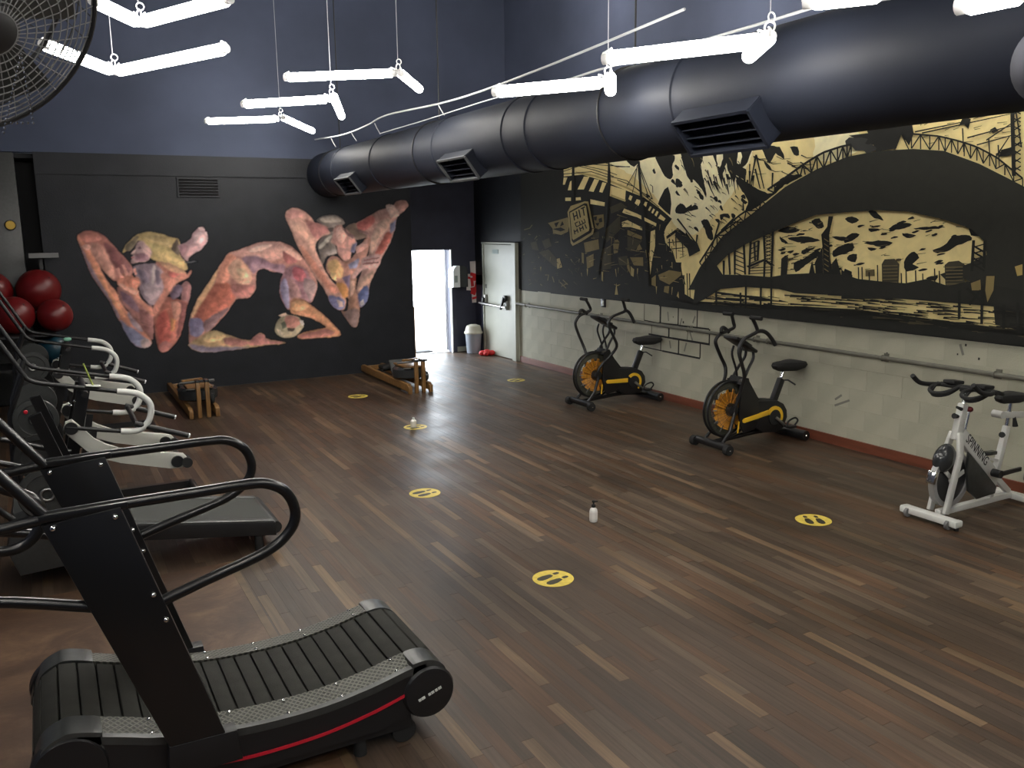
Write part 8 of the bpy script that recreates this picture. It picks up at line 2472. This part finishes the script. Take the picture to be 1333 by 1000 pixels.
# ------------------------------------------------------------------ white spin bike
def spin_bike():
    t = thing('spin_bike', 'white indoor cycling bike with black looped handlebar by the block wall', 'exercise bike', (5.79, 3.95, 0))
    wx, wz, R_ = .155, .315, .215
    obj('flywheel', MB().lathe([(.03, -.012), (R_ - .03, -.012), (R_ - .028, -.02), (R_, -.02), (R_, .02), (R_ - .028, .02), (R_ - .03, .012), (.03, .012)], (wx, 0, wz), (0, 1, 0), 48), 'wheel_disc', t)
    obj('wheel_rim', MB().lathe([(R_ - .035, -.024), (R_ + .002, -.024), (R_ + .002, .024), (R_ - .035, .024), (R_ - .035, -.024)], (wx, 0, wz), (0, 1, 0), 48), 'rim_grey', t)
    m_ = MB()
    for a in (20, 140, 260):
        a = math.radians(a)
        m_.box((wx + math.cos(a) * .09, -.026, wz + math.sin(a) * .09), (.10, .012, .035), roty(-a), .004)
    m_.cyl((wx, -.05, wz), (wx, .05, wz), .03)
    obj('wheel_spider', m_, 'silver', t)
    for s in (-1, 1):
        m_ = MB(); bar(m_, (.045, s * .065, .07), (.165, s * .065, .52), .03, .06, bev=.008); bar(m_, (.165, s * .065, .50), (.195, s * .03, .68), .03, .06, bev=.008)
        obj('fork_blade', m_, 'silver', t)
    m_ = MB(); bar(m_, (.185, 0, .62), (.25, 0, .895), .055, .065, bev=.01)
    obj('head_tube', m_, 'silver', t)
    obj('stem_post', MB().cyl((.245, 0, .87), (.285, 0, .995), .017, segs=14), 'chrome', t)
    obj('brake_rod', MB().cyl((.255, -.03, .70), (.285, -.03, .83), .010, segs=10), 'chrome', t)
    obj('brake_knob', MB().ball((.29, -.03, .85), .024, (1, 1, .9), 14, 10), mat('dark red knob', (.12, .01, .012), .4), t)
    obj('height_knob', MB().cyl((.20, -.02, .86), (.13, -.03, .885), .014, .010, 10), 'rubber', t)
    obj('lock_knob', MB().cyl((.20, 0, .80), (.15, 0, .81), .012, .022, 10), 'rubber', t)
    # brake guard over the wheel
    m_ = MB(); m_.ball((.07, 0, .49), .125, (.72, .55, .95), 20, 12, roty(.55))
    obj('wheel_guard', m_, 'tank', t)
    obj('brake_pad', MB().box((-.055, -.0, .36), (.035, .07, .10), roty(.3), .006), 'chrome', t)
    # main tubes
    m_ = MB(); bar(m_, (.235, 0, .665), (.725, 0, .245), .05, .105, bev=.012)
    dn = obj('down_tube', m_, 'silver', t)
    m_ = MB(); bar(m_, (.675, 0, .05), (.83, 0, .65), .045, .055, bev=.01)
    obj('seat_tube', m_, 'silver', t)
    m_ = MB(); bar(m_, (.04, 0, .065), (.95, 0, .065), .05, .05, bev=.008)
    obj('base_tube', m_, 'silver', t)
    m_ = MB(); bar(m_, (.70, 0, .27), (.93, 0, .09), .04, .05, bev=.008); bar(m_, (.735, 0, .38), (.45, 0, .465), .035, .02)
    obj('rear_brace', m_, 'silver', t)
    obj('side_pad', MB().box((.62, -.0, .455), (.16, .05, .03), roty(.05), .006), 'tank', t)
    m_ = MB(); m_.prism([(.29, .52), (.59, .262), (.685, .185), (.67, .13), (.44, .12), (.33, .20), (.29, .36)], -.055, -.03, .008)
    obj('chain_cover', m_, 'housing', t)
    for s in (-1, 1):
        m_ = MB()
    obj('front_stabiliser', MB().box((-.04, 0, .055), (.085, .40, .05), bev=.012), 'silver', t)
    obj('rear_stabiliser', MB().box((.98, 0, .055), (.085, .48, .05), bev=.012), 'silver', t)
    for s in (-1, 1):
        obj('end_cap', MB().box((-.04, s * .215, .055), (.088, .05, .054), bev=.014), 'white', t)
        obj('transport_wheel', MB().lathe([(.01, -.012), (.035, -.012), (.035, .012), (.01, .012)], (-.075, s * .17, .04), (0, 1, 0), 16), 'greycap', t)
        obj('foot', MB().cyl((-.03, s * .21, 0), (-.03, s * .21, .04), .018, segs=10), 'rubber', t)
        obj('foot', MB().cyl((.98, s * .21, 0), (.98, s * .21, .04), .018, segs=10), 'rubber', t)
    # cranks
    cr = (.69, .275)
    for s, a in ((-1, math.radians(178)), (1, math.radians(-2))):
        y0 = s * .085
        px, pz = cr[0] + .17 * math.cos(a), cr[1] + .17 * math.sin(a)
    obj('crank_boss', MB().cyl((.60, -.13, .315), (.60, -.06, .315), .032, segs=16), 'black_sat', t)
    m_ = MB(); bar(m_, (.60, -.12, .315), (.85, -.13, .325), .022, .034, bev=.005); obj('crank_arm', m_, 'black_sat', t)
    pd = obj('pedal', MB().box((.93, -.20, .30), (.12, .10, .025), bev=.006), 'black_sat', t)
    obj('pedal_cage', MB().tube([(.86, -.20, .315), (.88, -.20, .37), (.98, -.20, .37), (1.02, -.20, .31)], .009, 6, smooth=4).tube([(.87, -.15, .29), (.88, -.15, .23), (.95, -.15, .22), (.98, -.15, .28)], .006, 6, smooth=3), 'steel', pd)
    m_ = MB(); bar(m_, (.60, .12, .315), (.45, .13, .22), .022, .034, bev=.005); obj('crank_arm', m_, 'black_sat', t)
    obj('pedal', MB().box((.43, .20, .21), (.12, .10, .025), bev=.006), 'black_sat', t)
    # seat
    obj('seat_post', MB().cyl((.825, 0, .63), (.855, 0, .83), .016, segs=14), 'chrome', t)
    m_ = MB(); bar(m_, (.70, 0, .755), (1.06, 0, .715), .04, .05, bev=.008); m_.cyl((.70, -.04, .76), (.70, .04, .76), .03, segs=14)
    obj('seat_slider', m_, 'silver', t)
    obj('seat', loft_seat(MB(), .67, .98, .84, .915, .20), 'rubber', t)
    obj('slider_knob', MB().cyl((.90, -.01, .72), (.91, -.02, .64), .010, .022, 10), 'rubber', t)
    obj('post_knob', MB().cyl((.79, -.01, .58), (.71, -.04, .60), .010, .024, 10), 'rubber', t)
    # handlebar: flat double loops
    hz = 1.01
    h = obj('handlebar', MB().tube([(.27, -.24, hz), (.27, .24, hz)], .018, 10).box((.29, 0, hz - .01), (.10, .08, .04), None, .01), 'rubber', t)
    for s in (-1, 1):
        obj('bar_horn', MB().tube([(.27, s * .21, hz), (.17, s * .25, hz + .005), (.06, s * .25, hz + .03), (-.03, s * .245, hz + .09)], .018, 10, smooth=4), 'rubber', h)
        obj('bar_loop', MB().tube([(.27, s * .06, hz), (.17, s * .045, hz - .01), (.10, s * .08, hz - .03), (.08, s * .15, hz - .035), (.12, s * .20, hz - .02), (.22, s * .23, hz)], .014, 8, smooth=4), 'rubber', h)
        obj('bar_loop', MB().tube([(.30, s * .23, hz), (.37, s * .22, hz - .02), (.42, s * .16, hz - .025), (.42, s * .08, hz - .02), (.37, s * .04, hz - .01), (.29, s * .04, hz)], .016, 8, smooth=4), 'rubber', h)
        obj('bar_loop', MB().tube([(.22, s * .22, hz), (.13, s * .19, hz - .045), (.10, s * .13, hz - .06), (.16, s * .07, hz - .045), (.26, s * .05, hz)], .012, 8, smooth=4), 'rubber', h)
        obj('elbow_pad', MB().box((.29, s * .12, hz + .03), (.13, .10, .028), roty(.1), .01), 'rubber', h)
    # lettering along the down tube
    def lettering(txt, p, d, size, name, parent):
        c = bpy.data.curves.new(name, 'FONT')
        c.body = txt
        c.size = size
        c.extrude = .0008
        c.align_x, c.align_y = 'CENTER', 'CENTER'
        c.materials.append(M['line'])
        o = bpy.data.objects.new(name, c)
        COL.objects.link(o)
        o.parent = parent
        x = Vector(d).normalized(); z = Vector((0, -1, 0)); y = z.cross(x)
        o.matrix_local = Matrix.Translation(Vector(p)) @ Matrix((x, y, z)).transposed().to_4x4()
        o.scale = (1.0, 1.25, 1)
        me = bpy.data.meshes.new_from_object(o.evaluated_get(bpy.context.evaluated_depsgraph_get()))
        n = bpy.data.objects.new('print', me)
        COL.objects.link(n)
        n.parent = parent
        n.matrix_local = o.matrix_local.copy()
        bpy.data.objects.remove(o)
        n.name = name
        return n
    lettering('SPINNING', (.435, -.0262, .508), (.49, 0, -.42), .082, 'lettering', dn)
    return t
spin_bike()

# ------------------------------------------------------------------ wooden rowers
def rower(label, loc, group):
    """local: near end at y=0, runs to +y"""
    t = thing('wooden_rower', label, 'rowing machine', loc, 0, group)
    for s in (-1, 1):
        m_ = MB().prism([(0, .03), (0, .10), (.06, .135), (1.95, .155), (2.0, .13), (2.0, .05)], -.028, .028, .008)
        me = m_.mesh('rail'); me.transform(rotz(PI / 2).to_4x4())
        o = obj('rail', me, 'wood', t); o.location = (s * .155, 0, 0)
        obj('post', MB().box((s * .052, .02, .225), (.05, .05, .45), bev=.006), 'wood', t)
        obj('foot', MB().box((s * .155, .015, .055), (.05, .07, .11), bev=.01), 'wood', t)
        obj('post_cap', MB().box((s * .052, .06, .455), (.052, .14, .03), bev=.006), 'tank', t)
    obj('water_tank', MB().lathe([(0, .17), (.20, .17), (.235, .19), (.24, .25), (.235, .30), (.20, .33), (0, .335)], (0, .42, 0), (0, 0, 1), 32), 'tank', t)
    obj('tank_deck', MB().box((0, .42, .345), (.30, .46, .025), bev=.008), 'wood', t)
    obj('cross_beam', MB().box((0, .75, .12), (.30, .06, .06), bev=.008), 'wood', t)
    obj('cross_beam', MB().box((0, 1.93, .10), (.30, .05, .07), bev=.008), 'wood', t)
    obj('foot_plate', MB().box((0, .82, .25), (.26, .03, .26), rotx(-.6), .01), 'housing', t)
    obj('seat_pad', MB().box((0, 1.25, .205), (.26, .22, .06), bev=.025), 'rubber', t)
    obj('seat_truck', MB().box((0, 1.25, .165), (.28, .14, .03), bev=.006), 'black_sat', t)
    obj('pull_handle', MB().cyl((-.22, .30, .40), (.16, .12, .44), .016, segs=12), 'greycap', t)
    obj('handle_rest', MB().box((-.10, .12, .465), (.26, .04, .025), rotz(.3), .006), 'wood', t)
    obj('chrome_bracket', MB().box((-.12, .18, .335), (.10, .02, .012), rotz(-.3)).box((.12, .2, .35), (.08, .02, .012), rotz(.4)), 'steel', t, smooth=False)
    obj('side_wheel', MB().lathe([(0, -.02), (.06, -.02), (.07, 0), (.06, .02), (0, .02)], (.115, .08, .22), (1, 0, 0), 20), 'tank', t)
    return t
rower('amber wooden rowing machine with dark tank, beside the open doorway', (4.47, 10.88, 0), 'wooden rowers by the black wall')
rower('amber wooden rowing machine in the dark, beyond the lever machines', (1.59, 10.82, 0), 'wooden rowers by the black wall')

# ------------------------------------------------------------------ floor stickers and bottles
def foot_poly(cx, cy, L_, W_, side):
    sole = [(-.5, .0), (-.47, .30), (-.36, .47), (-.15, .5), (.08, .34), (.16, .22), (.16, -.22), (.05, -.36), (-.2, -.46), (-.40, -.40), (-.48, -.2)]
    heel = [(.24, .2), (.36, .27), (.47, .2), (.5, 0), (.47, -.2), (.36, -.27), (.24, -.2)]
    return [[(cx + p[0] * L_, cy + p[1] * W_ * side) for p in q] for q in (sole, heel)]
def sticker(x, y, ang, label):
    t = thing('floor_sticker', label, 'sticker', (x, y, 0.0), ang, 'yellow footprint stickers')
    obj('disc', MB().lathe([(.0, .0004), (.135, .0004), (.135, .0012), (.0, .0014)], (0, 0, 0), (0, 0, 1), 40), 'sticker', t, smooth=False)
    obj('border', MB().torus((0, 0, .0012), (0, 0, 1), .131, .0012, 40, 4), 'sticker', t, smooth=False)
    for s in (-1, 1):
        m_ = MB()
        for q in foot_poly(0, s * .042, .19, .062, s):
            a = [m_.bm.verts.new((p[0], p[1], .0022)) for p in q]
            m_.bm.faces.new(a)
        obj('footprint', m_, 'sticker_black', t, smooth=False)
sticker(2.73, 4.497, .25, 'round yellow footprint sticker nearest the curved treadmill, lowest in the photo')
sticker(2.726, 6.62, .2, 'round yellow footprint sticker halfway up the floor before the clear bottle')
sticker(5.045, 4.44, 1.05, 'round yellow footprint sticker beside the white spin bike')
sticker(3.616, 9.0, .1, 'round yellow footprint sticker with a small white bottle standing on it')
sticker(3.645, 11.13, .2, 'dim yellow footprint sticker near the black mural wall')
sticker(6.08, 11.06, .5, 'faint yellow footprint sticker near the exit door')
t = thing('spray_bottle', 'cloudy hand gel bottle with black pump alone on the open floor', 'bottle', (3.567, 5.27, 0))
obj('bottle_body', MB().lathe([(.0, .001), (.027, .002), (.031, .010), (.031, .085), (.027, .103), (.013, .115), (.012, .122), (0, .122)], (0, 0, 0), (0, 0, 1), 24), 'bottle', t)
obj('bottle_label', MB().lathe([(.0312, .03), (.0318, .03), (.0318, .08), (.0312, .08)], (0, 0, 0), (0, 0, 1), 24), 'paper', t)
obj('pump', MB().lathe([(.0, .118), (.016, .118), (.016, .138), (.007, .141), (.006, .155), (.013, .157), (.013, .17), (0, .172)], (0, 0, 0), (0, 0, 1), 18).tube([(0, 0, .164), (.03, -.012, .162)], .005, 6), 'rubber', t)
t = thing('gel_bottle', 'small white bottle standing on the far yellow sticker', 'bottle', (3.59, 8.99, 0.002))
obj('bottle_body', MB().lathe([(0, 0.001), (.030, .002), (.034, .01), (.034, .075), (.02, .09), (0, .09)], (0, 0, 0), (0, 0, 1), 20), 'bottle', t)
obj('bottle_cap', MB().lathe([(0, .088), (.014, .088), (.014, .115), (0, .116)], (0, 0, 0), (0, 0, 1), 14), 'white', t)

# ------------------------------------------------------------------ gym balls on a rack, corner things
t = thing('ball_rack', 'dark stepped rack holding red gym balls in the corner', 'rack', (-.25, 12.4, 0))
for x in (-.75, .26):
    for y in (-.04, .14, .50):
        m_ = MB().box((x, y, .52 if y < 0 else .65 if y < .3 else 1.0), (.04, .04, 1.04 if y < 0 else 1.3 if y < .3 else 2.0))
        obj('upright', m_, 'black_sat', t, smooth=False)
for (y0, y1, z) in ((-.55, .10, 1.02), (.12, .62, 1.25), (-.55, .1, .62)):
    obj('shelf', MB().box((-.21, (y0 + y1) / 2, z), (1.10, y1 - y0, .025)), 'black_sat', t, smooth=False)
obj('top_rail', MB().box((.30, .30, 1.97), (.34, .04, .06)), 'greycap', t, smooth=False)
def ball(x, y, z, r, label, m='ball'):
    b = thing('gym_ball', label, 'ball', (x, y, z + r), 0, 'gym balls on the rack')
    obj('shell', MB().ball((0, 0, 0), r, u=28, v=18), m, b)
    obj('valve', MB().lathe([(.012, 0), (.010, .004), (0, .005)], (r * .5, -r * .62, r * .6), (.5, -.62, .6), 10), 'rubber', b)
ball(-.05, 12.77, 1.2625, .265, 'upper red gym ball next to the mural wall')
ball(-.60, 12.77, 1.2625, .265, 'upper red gym ball cut by the frame edge')
ball(-.34, 12.15, 1.0325, .23, 'lower red gym ball with a bright glint, front shelf')
ball(.10, 12.15, 1.0325, .205, 'lower dim red gym ball beside the mural wall edge')
ball(.06, 12.15, .6325, .19, 'dark teal gym ball under the red ones', 'ball_teal')
t = thing('corner_pillar', 'dark rough pillar standing left of the mural wall', 'pillar', (-.42, 13.2, 0))
obj('shaft', MB().box((0, 0, 1.64), (.5, .4, 3.28), bev=.01), 'housing', t)
t = thing('yellow_disc', 'small round yellow disc on the dark pillar above the red balls', 'disc', (-.29, 12.96, 2.36))
obj('face', MB().lathe([(.0, -.03), (.05, -.028), (.062, -.01), (.062, .03), (0, .03)], (0, 0, 0), (0, 1, 0), 24), 'yellow_disc', t)
obj('rim', MB().torus((0, -.012, 0), (0, 1, 0), .060, .008, 24, 6), 'rubber', t)

# ------------------------------------------------------------------ big caged fan, top left, and the shell at the right edge
t = thing('caged_fan', 'big black caged fan with hanging chain in the upper frame corner', 'fan', (-.10, 3.2, 2.90))
ax = Vector((.50, -.72, -.62)).normalized()
xx = ax.orthogonal().normalized(); yy = ax.cross(xx)
g = MB()
for k in range(11):
    r = .07 + k * .031
    c = ax * (.10 - .10 * (k / 10) ** 2)
    g.torus(c, ax, r, .0022, 48, 4)
for k in range(44):
    a = 2 * PI * k / 44
    e = xx * math.cos(a) + yy * math.sin(a)
    g.tube([ax * .10 + e * .06, ax * .075 + e * .22, e * .385], .0018, 4)
obj('front_guard', g, 'greycap', t, kind='stuff')
obj('guard_rim', MB().torus((0, 0, 0), ax, .39, .009, 56, 8).torus(tuple(ax * -.20), ax, .41, .009, 56, 8), 'black_sat', t)
g = MB()
for k in range(30):
    a = 2 * PI * k / 30
    e = xx * math.cos(a) + yy * math.sin(a)
    g.tube([e * .39, e * .41 - ax * .20, e * .22 - ax * .27, e * .09 - ax * .28], .002, 4)
for r_, d_ in ((.40, -.10), (.32, -.24), (.22, -.27)):
    g.torus(tuple(ax * d_), ax, r_, .0025, 48, 4)
obj('rear_guard', g, 'cage', t, kind='stuff')
obj('hub', MB().lathe([(0, .115), (.05, .112), (.085, .09), (.09, .02), (.08, -.2), (0, -.2)], (0, 0, 0), ax, 28), 'black_sat', t)
for k in range(5):
    a = 2 * PI * k / 5
    e = xx * math.cos(a) + yy * math.sin(a); f = ax.cross(e)
    m_ = MB(); m_.rings([[e * r_ + f * w + ax * (h - .06) for w, h in ((-.05 - r_ * .2, -.03), (.05 + r_ * .2, .03), (.05 + r_ * .2, .038), (-.05 - r_ * .2, -.022))] for r_ in (.08, .22, .36)])
    obj('fan_blade', m_, 'housing', t)
m_ = MB()
ch = [Vector((.03, -.06, -.05)), Vector((-.05, -.06, -.30))]
def chain(pts):
    for p, q in zip(pts, pts[1:]):
        n = max(2, int((q - p).length / .012))
        for i in range(n):
            m_.ball(p.lerp(q, i / n), .0042, u=6, v=4)
chain([Vector((0.111, -0.300, -0.150)), Vector((0.041, -0.300, -0.379))])
chain([Vector((0.111, -0.300, -0.150)), Vector((0.121, -0.300, -0.337)), Vector((0.067, -0.300, -0.340)), Vector((0.041, -0.300, -0.320))])
obj('pull_chain', m_, 'chrome', t, kind='stuff')
obj('hanging_rod', MB().cyl((-.06, .1, .2), (-.06, .1, ZC - 2.90), .012, segs=10), 'black_sat', t)
t = thing('round_shell', 'grey rounded shell cut off by the frame edge before the duct', 'lamp shell', (3.26, 1.92, 2.81))  # unidentified rounded form, built as a plain hanging shell
obj('shell', MB().ball((0.02, -.03, 0), .155, (1, 1, 1), 28, 18), 'grey_ball', t)
obj('hanger', MB().cyl((.02, -.03, .14), (.02, -.03, ZC - 2.81), .006, segs=8), 'black_sat', t)
